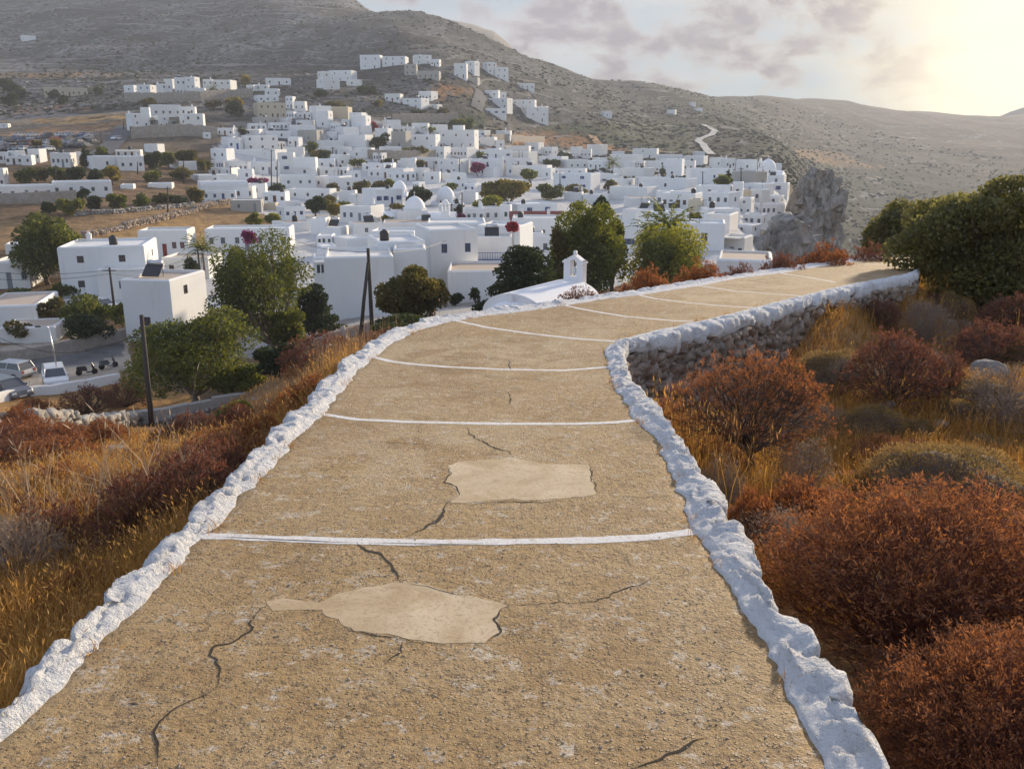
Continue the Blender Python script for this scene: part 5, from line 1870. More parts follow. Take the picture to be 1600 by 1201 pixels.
# free-standing gable with three bells
def gable_thing():
    x0, x1 = Z(1193), Z(1290); t = hit((x0 + x1) / 2, Y(602), 20); P = P3((x0 + x1) / 2, Y(602), t); k = t / F
    e = empty('bell_gable', tuple(P), -math.atan2(P[0], P[1]) - .2)
    w = (x1 - x0) * k
    mb = MB(); mb.box(-w * .5, w * .5, 0, 5, -2, 1.8, 0, .1); mb.build('chapel_body', [M['dome_white']], e)
    bell_gable(e, -w * .5, w * .5, -.3, 1.0, (Y(602) - Y(512)) * k, 3, 'arcade')
    reg(e, 'low white chapel with a three-arched bell gable', 'right of the domes', 700, 'chapel')
gable_thing()
# red-tiled house
def tiled_house():
    x0, x1 = 750 + 255/5.333, 750 + 700/5.333; yt, ye, yb = 200 + 708/5.333, 200 + 768/5.333, 200 + 885/5.333
    t = hit((x0 + x1) / 2, yb, 20); P = P3((x0 + x1) / 2, yb, t); k = t / F
    W = (x1 - x0) * k; he = (yb - ye) * k; hr = (yb - yt) * k; D = 7
    e = empty('house', tuple(P), -math.atan2(P[0], P[1]) + .05)
    mb = MB(); wall_grid(mb, (-W/2, 0, 0), (1, 0), W, he, [(W*.3, W*.3+.8, 1, 2), (W*.6, W*.6+.8, 1, 2)]); wall_grid(mb, (W/2, 0, 0), (0, 1), D, he, []); wall_grid(mb, (W/2, D, 0), (-1, 0), W, he, []); wall_grid(mb, (-W/2, D, 0), (0, -1), D, he, [])
    for s in (-1, 1): mb.add([(s*W/2, 0, he), (s*W/2, D, he), (s*W/2, D/2, hr - .1)], [(0, 1, 2)[::s]])
    mb.build('walls', [M['white_plaster']], e)
    for a in (.3, .6): opening(e, 'window', (-W/2, 0), (1, 0), W*a, W*a+.8, 1, 2, 'white_paint')
    mb = MB()
    n = int(W / .3)
    for sgn in (0, 1):
        for i in range(n):
            xx = -W/2 - .2 + (W + .4) * i / n; x2 = -W/2 - .2 + (W + .4) * (i + 1) / n; xm = (xx + x2) / 2
            y0, y1 = (-.3, D/2) if sgn == 0 else (D + .3, D/2)
            for a, b, za, zb in ((xx, xm, 0, .07), (xm, x2, .07, 0)):
                q = [(a, y0, he - .1 + za), (b, y0, he - .1 + zb), (b, y1, hr + zb), (a, y1, hr + za)]
                mb.quad(*(q if sgn == 0 else q[::-1]))
    rf = mb.build('roof', [M['roof_tile']], e)
    for xx in (-W * .28, W * .22):
        mb = MB(); mb.box(xx - .3, xx + .3, D * .3, D * .3 + .6, he, hr + .5, 0, .05); mb.build('chimney', [M['white_plaster']], rf)
    reg(e, 'white house with the only red tiled roof', 'behind the tall dark tree', 840, 'house')
tiled_house()

# ------------------------------------------------------------------ little chapel with the bell tower just below the path
def chapel():
    A = P3(802, 458, 41.5); B = P3(892, 437, 45.8)
    ax = (B - A)[:2]; L = float(np.linalg.norm(ax)); rz = math.atan2(ax[1], ax[0])
    zr = (A[2] + B[2]) / 2; zg = zr - 3.1
    e = empty('chapel', (A[0], A[1], zg), rz)      # local x runs along the nave
    R = 1.75; hw = zr - zg - R * .55; K = 18
    mb = MB()
    ring = [(-R * math.cos(PI * i / K), hw + R * .55 * math.sin(PI * i / K)) for i in range(K + 1)]
    for i in range(K): mb.quad((0, *ring[i]), (L, *ring[i]), (L, *ring[i + 1]), (0, *ring[i + 1]))
    mb.add([(L, y, z) for y, z in ring] , [tuple(range(K + 1))[::-1]])
    mb.add([(0, y, z) for y, z in ring] , [tuple(range(K + 1))])
    o = mb.build('vault', [M['dome_white']], e, True)
    mb = MB(); mb.box(-.002, L + .002, -R - .05, R + .05, -3, hw - .004, 0, .1); mb.build('walls', [M['white_plaster']], e)
    # apse: half dome at the near end
    mb = MB(); r = 1.45; n = 24; prof = [(r, -3.0), (r, hw * .72)] + [(r * math.cos(a), hw * .72 + r * .85 * math.sin(a)) for a in np.linspace(0.08, PI / 2 * .97, 9)]
    mb.lathe(prof, (-.25, 0, 0), n); ap = mb.build('apse', [M['dome_white']], e, True)
    mb = MB(); z = hw * .72 + r * .85; mb.box(-.36, -.14, -.1, .1, z - .05, z + .42, 0, .04); mb.build('finial', [M['dome_white']], ap)
    # bell tower standing at the far end, its arch along the nave
    k = 45.8 / F
    w = 34 * k; x0 = L - .05; th = .40; zb = 0; z1 = zr + .05
    zt = P3(905, 398, 45.8)[2] - zg; zs = P3(905, 408, 45.8)[2] - zg; za = P3(905, 401, 45.8)[2] - zg
    zo0 = P3(905, 431, 45.8)[2] - zg; zo1 = P3(905, 404, 45.8)[2] - zg
    ow = .36
    mb = MB(); yc = -.15
    y0, y1 = yc - w / 2, yc + w / 2
    mb.box(x0, x0 + th, y0, yc - ow / 2, zb - 2, zs); mb.box(x0, x0 + th, yc + ow / 2, y1, zb - 2, zs)
    mb.box(x0 + .002, x0 + th - .002, yc - ow / 2 + .001, yc + ow / 2 - .001, zb - 2, zo0)
    # ogee head over the arch
    Kk = 12
    def head(u):   # u in -1..1 across the width
        a = abs(u)
        return zs + (zt + .05 - zs) * (1 - a) ** 0.9 * (1.25 - .25 * (1 - a)) if a < 1 else zs
    us = np.linspace(-1, 1, Kk * 2 + 1)
    for i in range(len(us) - 1):
        ya, yb_ = yc + us[i] * w / 2, yc + us[i + 1] * w / 2
        def low(y):
            q = abs(y - yc) / (ow / 2)
            return zs if q >= 1 else max(zs, zo1 - ow / 2 + ow / 2 * math.sqrt(1 - q * q))
        la, lb, ha, hb = low(ya), low(yb_), max(head(us[i]), low(ya) + .1), max(head(us[i + 1]), low(yb_) + .1)
        mb.quad((x0, yb_, lb), (x0, ya, la), (x0, ya, ha), (x0, yb_, hb))
        mb.quad((x0 + th, ya, la), (x0 + th, yb_, lb), (x0 + th, yb_, hb), (x0 + th, ya, ha))
        mb.quad((x0, ya, ha), (x0 + th, ya, ha), (x0 + th, yb_, hb), (x0, yb_, hb))
        mb.quad((x0, ya, la), (x0, yb_, lb), (x0 + th, yb_, lb), (x0 + th, ya, la))
    mb.box(x0 - .05, x0 + th + .05, y0 - .06, y0 + .16, zs - .06, zs + .03); mb.box(x0 - .05, x0 + th + .05, y1 - .16, y1 + .06, zs - .06, zs + .03)
    tw = mb.build('bell_tower', [M['dome_white']], e)
    zt2 = head(0)
    mb = MB(); mb.box(x0 + th / 2 - .075, x0 + th / 2 + .075, yc - .075, yc + .075, zt2 - .06, zt2 + .20, 0, .03)
    mb.build('finial', [M['dome_white']], tw, True)
    mb = MB(); r = .13; zz = zo1 - .42
    mb.lathe([(r, -.3), (r * .8, -.18), (r * .62, 0), (r * .3, .06), (.01, .07)], (x0 + th / 2, yc, zz), 14); mb.tube([(x0 + th / 2, yc, zz + .05), (x0 + th / 2, yc, zo1 - .05)], .015, 5)
    mb.build('bell', [M['steel']], tw, True)
    tag(e, 'small whitewashed barrel-vaulted chapel with an arched bell tower, just below the path', 'chapel')
chapel()
# ------------------------------------------------------------------ trees and garden plants
def tr(x0, x1, yt, yb, look, place, **k):
    BOXES.append((x0, x1, yt, yb))
    if look.split()[-1] in ('bush', 'shrub'):
        k.setdefault('name', look.split()[-1]); k.setdefault('cat', look.split()[-1])
    return tree(x0, x1, yt, yb, look, place, **k)
tr(325, 500, 360, 575, 'tall feathery eucalyptus with bare leaning trunk', 'left of the blank white house', kind='weep', leaf='leaf_green', t=70, tpx=432, bark='pale_bark', dens=1.1, low=0.16)
tr(188, 424, 462, 640, 'broad multi-limbed dark green tree', 'above the stepped stone wall', leaf='leaf_green', t=61, tpx=305, bark='pale_bark', dens=1.1, low=0.10)
tr(590, 702, 405, 560, 'wind-bent pine with golden edges', 'right of the leaning pole', leaf='leaf_olive', t=57, tpx=645, dens=1.2, low=0.14)
tr(560, 705, 492, 575, 'dense dark hedge-like bush', 'against the left kerb', kind='bush', leaf='leaf_dark', t=50, name='bush', cat='bush', dens=1.2)
tr(748, 895, 378, 505, 'dark spreading conifer with flat tiers', 'behind the bell tower chapel', kind='pine', leaf='leaf_dark', t=62, dens=1.3, low=0.05)
tr(850, 985, 318, 470, 'tallest dark tree with lime-green edges', 'directly behind the bell tower', kind='tall', leaf='leaf_green', t=76, dens=1.2, low=0.04)
tr(930, 986, 330, 430, 'lime-green tree', 'on the right flank of the tallest tree', kind='tall', leaf='leaf_lime', t=80)
tr(845, 900, 350, 440, 'rounded mid-green tree', 'on the left flank of the tallest tree', kind='tall', leaf='leaf_olive', t=74)
tr(924, 952, 296, 345, 'small flat-topped pine', 'poking above the tallest tree', kind='umbrella', leaf='leaf_dark', t=84)
tr(972, 1130, 342, 450, 'wide weeping pepper tree with yellow rim', 'before the cliff-edge mansion', kind='weep', leaf='leaf_lime', t=78, dens=1.2, low=0.05)
tr(985, 1060, 365, 450, 'dark green tree', 'under the weeping pepper tree', kind='weep', leaf='leaf_green', t=76)
tr(20, 134, 336, 452, 'big leafy round tree', 'beside the brown field', leaf='leaf_green', kind='tall', low=0.05, dens=1.1, t=118)
tr(90, 130, 338, 395, 'yellow-green tree crown', 'on the right of the big leafy tree', leaf='leaf_lime', t=121, low=0.1)
tr(750, 838, 272, 325, 'broad golden-green tree', 'in the middle of town', leaf='leaf_gold', dens=1.2, low=0.08)
tr(735, 802, 305, 338, 'bright green bush', 'below the golden tree', kind='bush', leaf='leaf_lime')
tr(836, 882, 288, 312, 'low green tree', 'right of the golden tree', kind='bush', leaf='leaf_green')
tr(884, 924, 286, 305, 'small olive bush', 'behind the flat-topped pine', kind='bush', leaf='leaf_olive')
tr(812, 848, 264, 292, 'green tree with palm-like crown', 'behind the golden tree', leaf='leaf_green')
for i, (a, b, c, d, lf) in enumerate([(20,58,259,288,'leaf_green'),(52,84,262,286,'leaf_olive'),(78,112,256,286,'leaf_green'),(106,138,256,288,'leaf_dark'),(160,192,258,290,'leaf_gold'),(135,164,264,284,'leaf_dark'),(226,256,230,266,'leaf_dark'),(250,278,236,264,'leaf_green'),(276,312,232,262,'leaf_olive'),(304,332,248,272,'leaf_olive'),(224,252,264,284,'leaf_green'),(262,300,262,282,'leaf_olive')]):
    tr(a, b, c, d, {'leaf_green': 'mid-green orchard tree', 'leaf_olive': 'olive orchard tree', 'leaf_dark': 'dark orchard tree', 'leaf_gold': 'golden orchard tree'}[lf], 'among the left houses', leaf=lf, low=0.08, group='orchard trees among the left houses')
for a, b, c, d, lf in [(130,162,306,330,'leaf_dark'),(170,202,302,328,'leaf_green'),(208,240,304,322,'leaf_green'),(238,268,300,320,'leaf_olive'),(262,292,302,322,'leaf_dark'),(64,90,315,334,'leaf_dark'),(95,136,302,336,'leaf_lime'),(118,142,294,312,'leaf_dark'),(290,318,288,316,'leaf_olive')]:
    tr(a, b, c, d, {'leaf_green': 'green shrub', 'leaf_olive': 'olive shrub', 'leaf_dark': 'dark shrub', 'leaf_lime': 'bright lime-green tree'}[lf], 'along the field wall', kind='bush', leaf=lf, group='shrubs along the field wall')
for a, b, c, d, lf in [(474,512,300,338,'leaf_dark'),(508,536,318,338,'leaf_gold'),(495,530,304,330,'leaf_olive')]:
    tr(a, b, c, d, {'leaf_dark': 'round dark tree', 'leaf_gold': 'golden bush', 'leaf_olive': 'olive bush'}[lf], 'before the three-window house', leaf=lf, low=0.05)
tr(386, 412, 332, 354, 'lime-green round tree', 'behind the bougainvillea house', kind='bush', leaf='leaf_lime')
tr(412, 442, 330, 354, 'lime-green round tree', 'behind the bougainvillea house', kind='bush', leaf='leaf_lime')
for a, b, c, d, lf, pl in [(548,584,284,302,'leaf_olive','left of the small dome'),(580,614,282,298,'leaf_olive','left of the small dome'),(600,622,280,298,'leaf_lime','left of the small dome'),(628,682,292,324,'leaf_dark','between the domes'),(596,616,336,352,'leaf_gold','left of the biggest dome'),(695,722,342,358,'leaf_olive','right of the biggest dome'),(710,730,318,338,'leaf_dark','right of the biggest dome'),(578,610,208,232,'leaf_dark','on the upper town edge'),(640,668,230,248,'leaf_olive','on the upper town edge'),(622,642,230,246,'leaf_green','on the upper town edge'),(744,762,236,250,'leaf_green','on the town skyline'),(476,500,222,242,'leaf_green','on the upper left town edge'),(484,512,236,250,'leaf_gold','on the upper left town edge'),(506,530,286,300,'leaf_olive','in the middle of town'),(1112,1145,272,292,'leaf_green','before the long far-right wall'),(1132,1142,268,288,'leaf_dark','before the long far-right wall'),(1030,1040,262,282,'leaf_dark','beside the far-right house'),(945,962,282,298,'leaf_olive','behind the tall dark tree'),(378,390,118,135,'leaf_gold','beside the left hillside top row'),(222,248,152,172,'leaf_olive','under the left hillside top row'),(350,378,150,170,'leaf_gold','under the left hillside top row'),(352,382,160,182,'leaf_dark','under the left hillside top row'),(316,348,158,170,'leaf_olive','under the left hillside top row'),(0,40,122,146,'leaf_dark','beyond the ochre fields'),(2,32,146,166,'leaf_dark','beyond the ochre fields'),(78,92,142,154,'leaf_dark','before the arched cream house'),(90,106,148,164,'leaf_dark','before the arched cream house'),(148,160,138,148,'leaf_dark','right of the arched cream house'),(24,42,140,156,'leaf_dark','beyond the ochre fields'),(52,66,216,234,'leaf_gold','beside the car park'),(82,98,216,234,'leaf_gold','beside the car park'),(128,145,228,262,'leaf_dark','beside the car park'),(146,170,230,244,'leaf_green','beside the car park'),(370,386,196,212,'leaf_dark','by the white hillside house'),(505,545,160,172,'leaf_olive','below the lone hillside block'),(488,514,142,152,'leaf_dark','below the lone hillside block'),(552,596,136,146,'leaf_dark','below the lone hillside block'),(585,600,158,170,'leaf_olive','below the mountainside cluster'),(680,702,170,188,'leaf_olive','on the scrubby slope'),(700,730,184,200,'leaf_green','on the scrubby slope'),(640,668,172,184,'leaf_dark','on the scrubby slope'),(720,750,188,202,'leaf_green','on the scrubby slope'),(655,680,198,208,'leaf_green','on the scrubby slope')]:
    tr(a, b, c, d, {'leaf_olive': 'olive bush', 'leaf_lime': 'lime-green bush', 'leaf_dark': 'dark bush', 'leaf_gold': 'golden bush', 'leaf_green': 'green bush'}[lf] if (b - a) > (d - c) * 0.7 else 'slim dark cypress', pl, kind='bush' if (b - a) > (d - c) * 0.7 else 'cypress', leaf=lf)
for a, b, lf in [(430,301,'leaf_dark'),(450,263,'leaf_olive'),(540,331,'leaf_green'),(610,263,'leaf_dark'),(655,263,'leaf_olive'),(702,301,'leaf_green'),(862,263,'leaf_dark'),(905,331,'leaf_olive'),(962,311,'leaf_dark'),(1012,301,'leaf_green'),(1062,319,'leaf_dark'),(1086,346,'leaf_olive'),(622,331,'leaf_gold'),(415,247,'leaf_dark'),(470,291,'leaf_olive'),(880,251,'leaf_dark'),(560,262,'leaf_green'),(760,300,'leaf_dark'),(830,345,'leaf_green'),(505,250,'leaf_dark')]:
    tr(a - 13, a + 13, b - 14, b, {'leaf_olive': 'low olive garden bush', 'leaf_dark': 'low dark garden bush', 'leaf_gold': 'low golden garden bush', 'leaf_green': 'low green garden bush'}[lf], zone(a, b), kind='bush', leaf=lf, group='garden bushes between the town houses')
# near lower-left gardens
for a, b, c, d, lf, t in [(-10,62,448,478,'leaf_green',104),(78,142,438,466,'leaf_green',110),(58,110,464,500,'leaf_olive',96),(92,182,462,502,'leaf_green',93),(100,185,486,524,'leaf_dark',86),(176,208,474,500,'leaf_green',92),(-10,30,472,500,'leaf_gold',98),(8,55,498,516,'leaf_olive',88)]:
    tr(a, b, c, d, {'leaf_green': 'leafy green tree', 'leaf_olive': 'olive tree', 'leaf_dark': 'dark spreading tree', 'leaf_gold': 'golden bush'}[lf], 'in the lower left gardens', leaf=lf, t=t, low=0.08, kind='bush')
tr(450, 532, 440, 520, 'dark drooping conifer', 'against the blank white house', leaf='leaf_dark', t=78, kind='pine', low=0.03)
tr(420, 500, 476, 560, 'leafy green undergrowth bush', 'under the eucalyptus', kind='bush', leaf='leaf_green', t=69)
tr(330, 430, 560, 632, 'yellow-green low bush', 'right of the multi-limbed tree', kind='bush', leaf='leaf_lime', t=60)
tr(400, 490, 530, 600, 'dark green low bush', 'behind the dry reeds', kind='bush', leaf='leaf_dark', t=52)
tr(345, 400, 628, 664, 'small green bush', 'among dry grass below the stone wall', kind='bush', leaf='leaf_green', t=24)
for a, b, c, d in [(280,310,396,420),(350,392,382,424),(430,470,395,420),(700,724,452,474),(734,752,450,468)]:
    tr(a, b, c, d, 'dark courtyard shrub', 'against a white house wall', kind='bush', leaf='leaf_dark', t=110 if a < 600 else 92)
palm(957, 250, 284, 'tall slim palm', 'on the far right town skyline', hit(957, 282, 20), 3.2)
palm(1043, 338, 400, 'bushy palm', 'behind the weeping pepper tree', 92, 3.4, .2)
palm(1015, 346, 400, 'smaller palm', 'behind the weeping pepper tree', 95, 2.8, .2)
palm(318, 378, 412, 'courtyard palm', 'between the red-door and bougainvillea houses', 118, 2.6)
palm(334, 136, 152, 'small distant palm', 'before the left hillside top row', hit(334, 151, 20), 3.0)

def flowers(x0, x1, yt, yb, look, place, leaf, t):
    BOXES.append((x0, x1, yt, yb))
    xm = (x0 + x1) / 2; P = P3(xm, yb, t); k = t / F; zg = gz(P[0], P[1]); zg = min(zg, P[2])
    w, h = (x1 - x0) * k, (yb - yt) * k
    e = empty('bougainvillea', (P[0], P[1], zg))
    g = np.random.default_rng(int(x0))
    dz = P[2] - zg
    cl = [((w * g.uniform(-.3, .3), -.6 + g.uniform(-.2, .2), dz + h * g.uniform(.25, .8)), (w * .26, .5, h * .25)) for _ in range(8)]
    lv, lf, rn = leafcloud(cl, 900, max(.16, 3 * k), g)
    link('blossom', npmesh('blossom', lv, lf, M[leaf], rn), e)
    mb = MB()
    for c, r in cl[:5]: mb.tube([(0, -.5, 0), (c[0] * .4, -.5, c[2] * .5), c], [.07, .05, .02], 5)
    mb.build('stem', M['bark'], e)
    reg(e, look, place, xm, 'bougainvillea')
flowers(380, 404, 359, 383, 'magenta bougainvillea', 'on the long white house before the field', 'leaf_magenta', 116)
flowers(388, 420, 279, 294, 'wide magenta bougainvillea', 'beside the barrel-roofed house', 'leaf_magenta', hit(404, 300, 20))
flowers(735, 757, 256, 271, 'magenta bougainvillea', 'in the middle of the town skyline', 'leaf_magenta', hit(746, 275, 20) - 3)
flowers(791, 808, 347, 362, 'small scarlet bougainvillea', 'on a roof terrace behind the conifer', 'leaf_scarlet', 112)
flowers(578, 590, 193, 202, 'distant red bougainvillea', 'at the stepped block above town', 'leaf_scarlet', hit(584, 204, 20))
flowers(716, 726, 335, 346, 'purple bougainvillea', 'beside the twin-arched bell gable', 'leaf_magenta', hit(721, 350, 20))

# ------------------------------------------------------------------ more houses where the town is still open ground
def fill_town():
    cov = np.zeros((260, 640), bool)       # 2 px cells
    for x0, x1, yt, yb in BOXES:
        cov[max(0, int(yt / 2)):max(0, int(yb / 2)), max(0, int(x0 / 2)):max(0, int(x1 / 2))] = True
    poly = [(325,322),(335,270),(340,240),(420,180),(480,170),(590,200),(740,208),(790,235),(1080,252),(1215,268),(1225,330),(1170,372),(1090,330),(980,330),(840,345),(760,372),(600,372),(515,398),(432,392),(440,335)]
    g = random.Random(5)
    cnt = 0
    for it in range(9000):
        px, py = g.uniform(325, 1225), g.uniform(178, 385)
        if not in_poly(np.array([px]), np.array([py]), poly)[0]: continue
        t = 7.4e4 / (py + 0.0)          # rough distance for choosing the size only
        sc = F / max(110, min(380, t))
        w = g.uniform(3.6, 9.5) * sc; h = g.choice([2.2, 2.7, 3.0, 3.2, 3.6]) * sc
        a = cov[int((py - h) / 2):int(py / 2), int((px - w / 2) / 2):int((px + w / 2) / 2)]
        if a.size == 0 or a.mean() > 0.42: continue
        cov[int((py - h) / 2):int(py / 2), int((px - w / 2) / 2):int((px + w / 2) / 2)] = True
        house(px - w / 2, px + w / 2, py - h, py, g.choice(['w0', 'w1', 'w2', 'w2 n1', 'w3', 'w0 tank', 'w1 ch', 'w0 plain']) + (' rt' if g.random() < .2 else ''))
        cnt += 1
        if cnt > 150: break
    print('filler houses', cnt)
fill_town()

# ------------------------------------------------------------------ poles, wires, lamp
def pole(px, yt, yb, look, place, t=None, px_top=None, r=0.13, arms=True, cat='utility pole'):
    t = t or hit(px, yb, 20)
    b = P3(px, yb, t); zg = gz(b[0], b[1])
    tp = P3(px_top if px_top is not None else px, yt, t)
    e = empty('utility_pole', (b[0], b[1], zg))
    d = tp - np.array([b[0], b[1], zg])
    mb = MB(); mb.tube([(0, 0, -.5), d * .5, d], [r * 1.15, r, r * .8], 9); mb.build('post', M['weathered_wood'], e, True)
    if arms:
        mb = MB(); z = d[2] - .35
        mb.box(d[0] - .7, d[0] + .7, d[1] - .16, d[1] - .06, z, z + .1)
        ar = mb.build('crossarm', M['weathered_wood'], e)
        for s in (-.6, -.2, .2, .6):
            mb = MB(); mb.lathe([(.02, 0), (.05, .02), (.035, .08), (.05, .1), (.02, .16)], (d[0] + s, d[1] - .11, z + .1), 8); mb.build('insulator', M['white_paint'], ar)
    reg(e, look, place, px, cat, 'utility poles')
    return np.array([b[0], b[1], zg]) + d
p1 = pole(181, 418, 500, 'dark wooden pole with crossarm', 'beside the near white house', 95, 171)
p2 = pole(316, 392, 455, 'dark wooden pole', 'by the courtyard palm', 108, 309)
p3 = pole(238, 492, 672, 'thick black leaning pole', 'before the stepped stone wall', 53, 221, .15, False)
p4 = pole(581, 388, 500, 'dark upright post of the leaning pair', 'before the blank white house', 62, 575, .14, False)
pole(561, 410, 520, 'slanted bracing post of the leaning pair', 'before the blank white house', 62, 575, .13, False)
p6 = pole(262, 292, 340, 'thin pole', 'in the brown field')
for a, b, c in [(287,251,287),(360,260,282),(424,234,297),(433,249,294),(521,258,276),(520,230,244),(592,238,256),(678,252,271),(718,247,274),(690,268,283),(722,301,353),(706,318,344),(794,316,346),(811,235,256),(816,237,257),(806,256,271),(875,269,299),(1098,268,288),(1158,262,296),(87,258,290),(93,271,288),(215,253,272),(158,206,226),(193,186,204),(471,150,166)]:
    pole(a, b, c, 'slender dark utility pole', zone(a, c), None, None, 0.15, b % 2 == 0)

def wire(a, b, sag, look):
    mid = [a + (b - a) * s - np.array([0, 0, sag * 4 * s * (1 - s)]) for s in np.linspace(0, 1, 16)]
    mb = MB(); mb.tube(mid, .022, 5); o = mb.build('overhead_wire', M['black_plastic'])
    tag(o, look, 'overhead wire')
oo = np.array([0, 0, -.25])
wire(p1 + oo, p2 + oo, .8, 'thin black wire from the near pole to the palm courtyard pole')
wire(p1 + oo * 2.6, p2 + oo * 2.6, 1.0, 'lower thin black wire running right from the near left pole')
wire(p1 + oo, P3(-60, 420, 92), .5, 'upper black wire leaving the near pole towards the left edge')
wire(p1 + oo * 2.6, P3(-60, 432, 92), .5, 'lower black wire leaving the near pole towards the left edge')
wire(p4 + oo, P3(430, 358, 120), .8, 'black wire from the leaning pole pair to the left')
wire(p4 + oo, P3(720, 362, 116), .8, 'black wire from the leaning pole pair to the right')
wire(p3 + np.array([0, 0, -1.0]), P3(0, 528, 66), 1.2, 'sagging black wire left of the black leaning pole')

def lamp():
    t = 71; b = P3(93, 594, t); zg = gz(b[0], b[1]); tp = P3(84, 507, t)
    e = empty('street_lamp', (b[0], b[1], zg)); h = tp[2] - zg
    mb = MB(); mb.tube([(0, 0, -.2), (-.15, 0, h * .6), (-.28, 0, h)], [.075, .06, .045], 8); po = mb.build('post', M['steel'], e, True)
    mb = MB(); mb.tube([(-.28, 0, h - .02), (-.45, -.1, h + .12), (-.8, -.25, h + .15)], .04, 6); ar = mb.build('arm', M['steel'], e, True)
    mb = MB(); mb.box(-1.15, -.75, -.36, -.18, h + .09, h + .2, 0, .04); mb.build('lamp_head', M['dark_metal'], ar)
    tag(e, 'tall grey street lamp beside the parked white car', 'street lamp')
    t = 95; b = P3(260, 500, t); zg = gz(b[0], b[1])
lamp()

# ------------------------------------------------------------------ cars
def car_shape(L=4.1, Wd=1.72, Ht=1.48, van=False):
    """side profile lofted over the width: returns body and glass arrays (x along the car)"""
    low = [(-L/2, .35), (-L/2 - .02, .62), (-L/2 + .05, .88), (-L*.20, .98), (L*.33, .95), (L/2 - .1, .80), (L/2, .55), (L/2 - .03, .32)]
    if van: low = [(-L/2, .35), (-L/2, .95), (-L*.3, .98), (L*.33, .98), (L/2 - .1, .85), (L/2, .55), (L/2 - .03, .32)]
    return low
def car(px, py, paint, look, place, t=None, heading=0.0, parts=True, van=False, cat='car'):
    t = t or hit(px, py, 20)
    b = P3(px, py, t); zg = gz(b[0], b[1])
    L, Wd, Ht = (4.2, 1.78, 1.9) if van else (4.1, 1.72, 1.48)
    e = empty('parked_car', (b[0], b[1], zg + .02), heading)
    hw = Wd / 2
    mb = MB()
    low = car_shape(L, Wd, Ht, van)
    K = len(low)
    secs = [(-hw, .90), (-hw + .10, 1.0), (hw - .10, 1.0), (hw, .90)]
    vs = [(x * (1 if s == 1.0 else .985), y, .30 + (z - .30) * s) for y, s in secs for x, z in low]
    fs = [(i * K + k, i * K + (k + 1) % K, (i + 1) * K + (k + 1) % K, (i + 1) * K + k) for i in range(3) for k in range(K)]
    fs += [tuple(range(K))[::-1], tuple(3 * K + k for k in range(K))]
    mb.add(vs, fs)
    # roof panel and pillars
    rf, rb = (L * .12, -L * .40) if not van else (L * .22, -L * .46)
    wf, wb = (L * .31, -L * .46) if not van else (L * .36, -L * .48)
    rw = hw - .20
    top = Ht
    mb.box(rb, rf, -rw, rw, top - .06, top, 0, .03)
    bw = hw - .07
    for s in (-1, 1):
        for (xa, xb) in ((wf, rf), (wb, rb), ((wf + wb) / 2 - .15, (rf + rb) / 2 - .1)):
            mb.tube([(xa, s * bw, .93), (xb, s * rw, top - .03)], .05, 5)
    mb.build('body', [M[paint]], e, False)
    gm = MB()
    q = .012
    A = [(wf - q, -bw + q, .94), (wf - q, bw - q, .94), (wb + q, bw - q, .94), (wb + q, -bw + q, .94)]
    B = [(rf - q, -rw + q, top - .065), (rf - q, rw - q, top - .065), (rb + q, rw - q, top - .065), (rb + q, -rw + q, top - .065)]
    for k in range(4):
        j = (k + 1) % 4
        gm.quad(A[k], A[j], B[j], B[k])
    gm.build('window', [M['dark_glass']], e)
    for sx in (L * .31, -L * .31):
        for s in (-1, 1):
            wm = MB(); y = s * (hw - .09)
            wm.tube([(sx, y - .10, .31), (sx, y + .10, .31)], .31, 16); wo = wm.build('wheel', [M['rubber']], e)
            if parts:
                wm = MB(); wm.tube([(sx, y + s * .09, .31), (sx, y + s * .112, .31)], .19, 12); wm.build('rim', [M['steel']], wo)
    if parts:
        for s in (-1, 1):
            lm = MB(); lm.box(L/2 - .20, L/2 - .005, s * .56 - .17, s * .56 + .17, .60, .74, 0, .03); lm.build('headlight', [M['white_paint']], e)
            lm = MB(); lm.box(-L/2 - .03, -L/2 + .1, s * .62 - .12, s * .62 + .12, .62, .86, 0, .02); lm.build('tail_light', [M['red_paint']], e)
            lm = MB(); lm.box(L * .22, L * .22 + .12, s * (hw + .07) - .09, s * (hw + .07) + .09, .92, 1.06, 0, .03); lm.build('mirror', [M[paint]], e)
        lm = MB(); lm.box(L/2 - .08, L/2 + .05, -hw * .86, hw * .86, .34, .52, 0, .03); lm.build('bumper', [M['car_grey']], e)
        lm = MB(); lm.box(-L/2 - .06, -L/2 + .05, -hw * .86, hw * .86, .36, .54, 0, .03); lm.build('bumper', [M['car_grey']], e)
        lm = MB(); lm.box(L/2 + .052, L/2 + .06, -.26, .26, .38, .48); lm.build('number_plate', [M['white_paint']], e)
    return e
def stand(x0, x1, look):
    pass
c = car(88, 604, 'car_white', '', '', 71, -1.05); tag(c, 'white hatchback parked beside the street lamp, nose towards us', 'car')
c = car(12, 622, 'car_grey', '', '', 66, -.55); tag(c, 'dark grey car parked behind the whitewashed low wall at far left', 'car')
c = car(15, 583, 'car_silver', '', '', 75, 2.85); tag(c, 'silver-grey estate car parked on the dirt lot at far left', 'car')
c = car(157, 468, 'car_white', '', '', 101, -.5); tag(c, 'white car parked between the garden trees and the near white house', 'car')
c = car(182, 219, 'car_white', '', '', hit(182, 219, 20), -1.75, False); tag(c, 'white car driving alone on the grey road beside the car park', 'car')
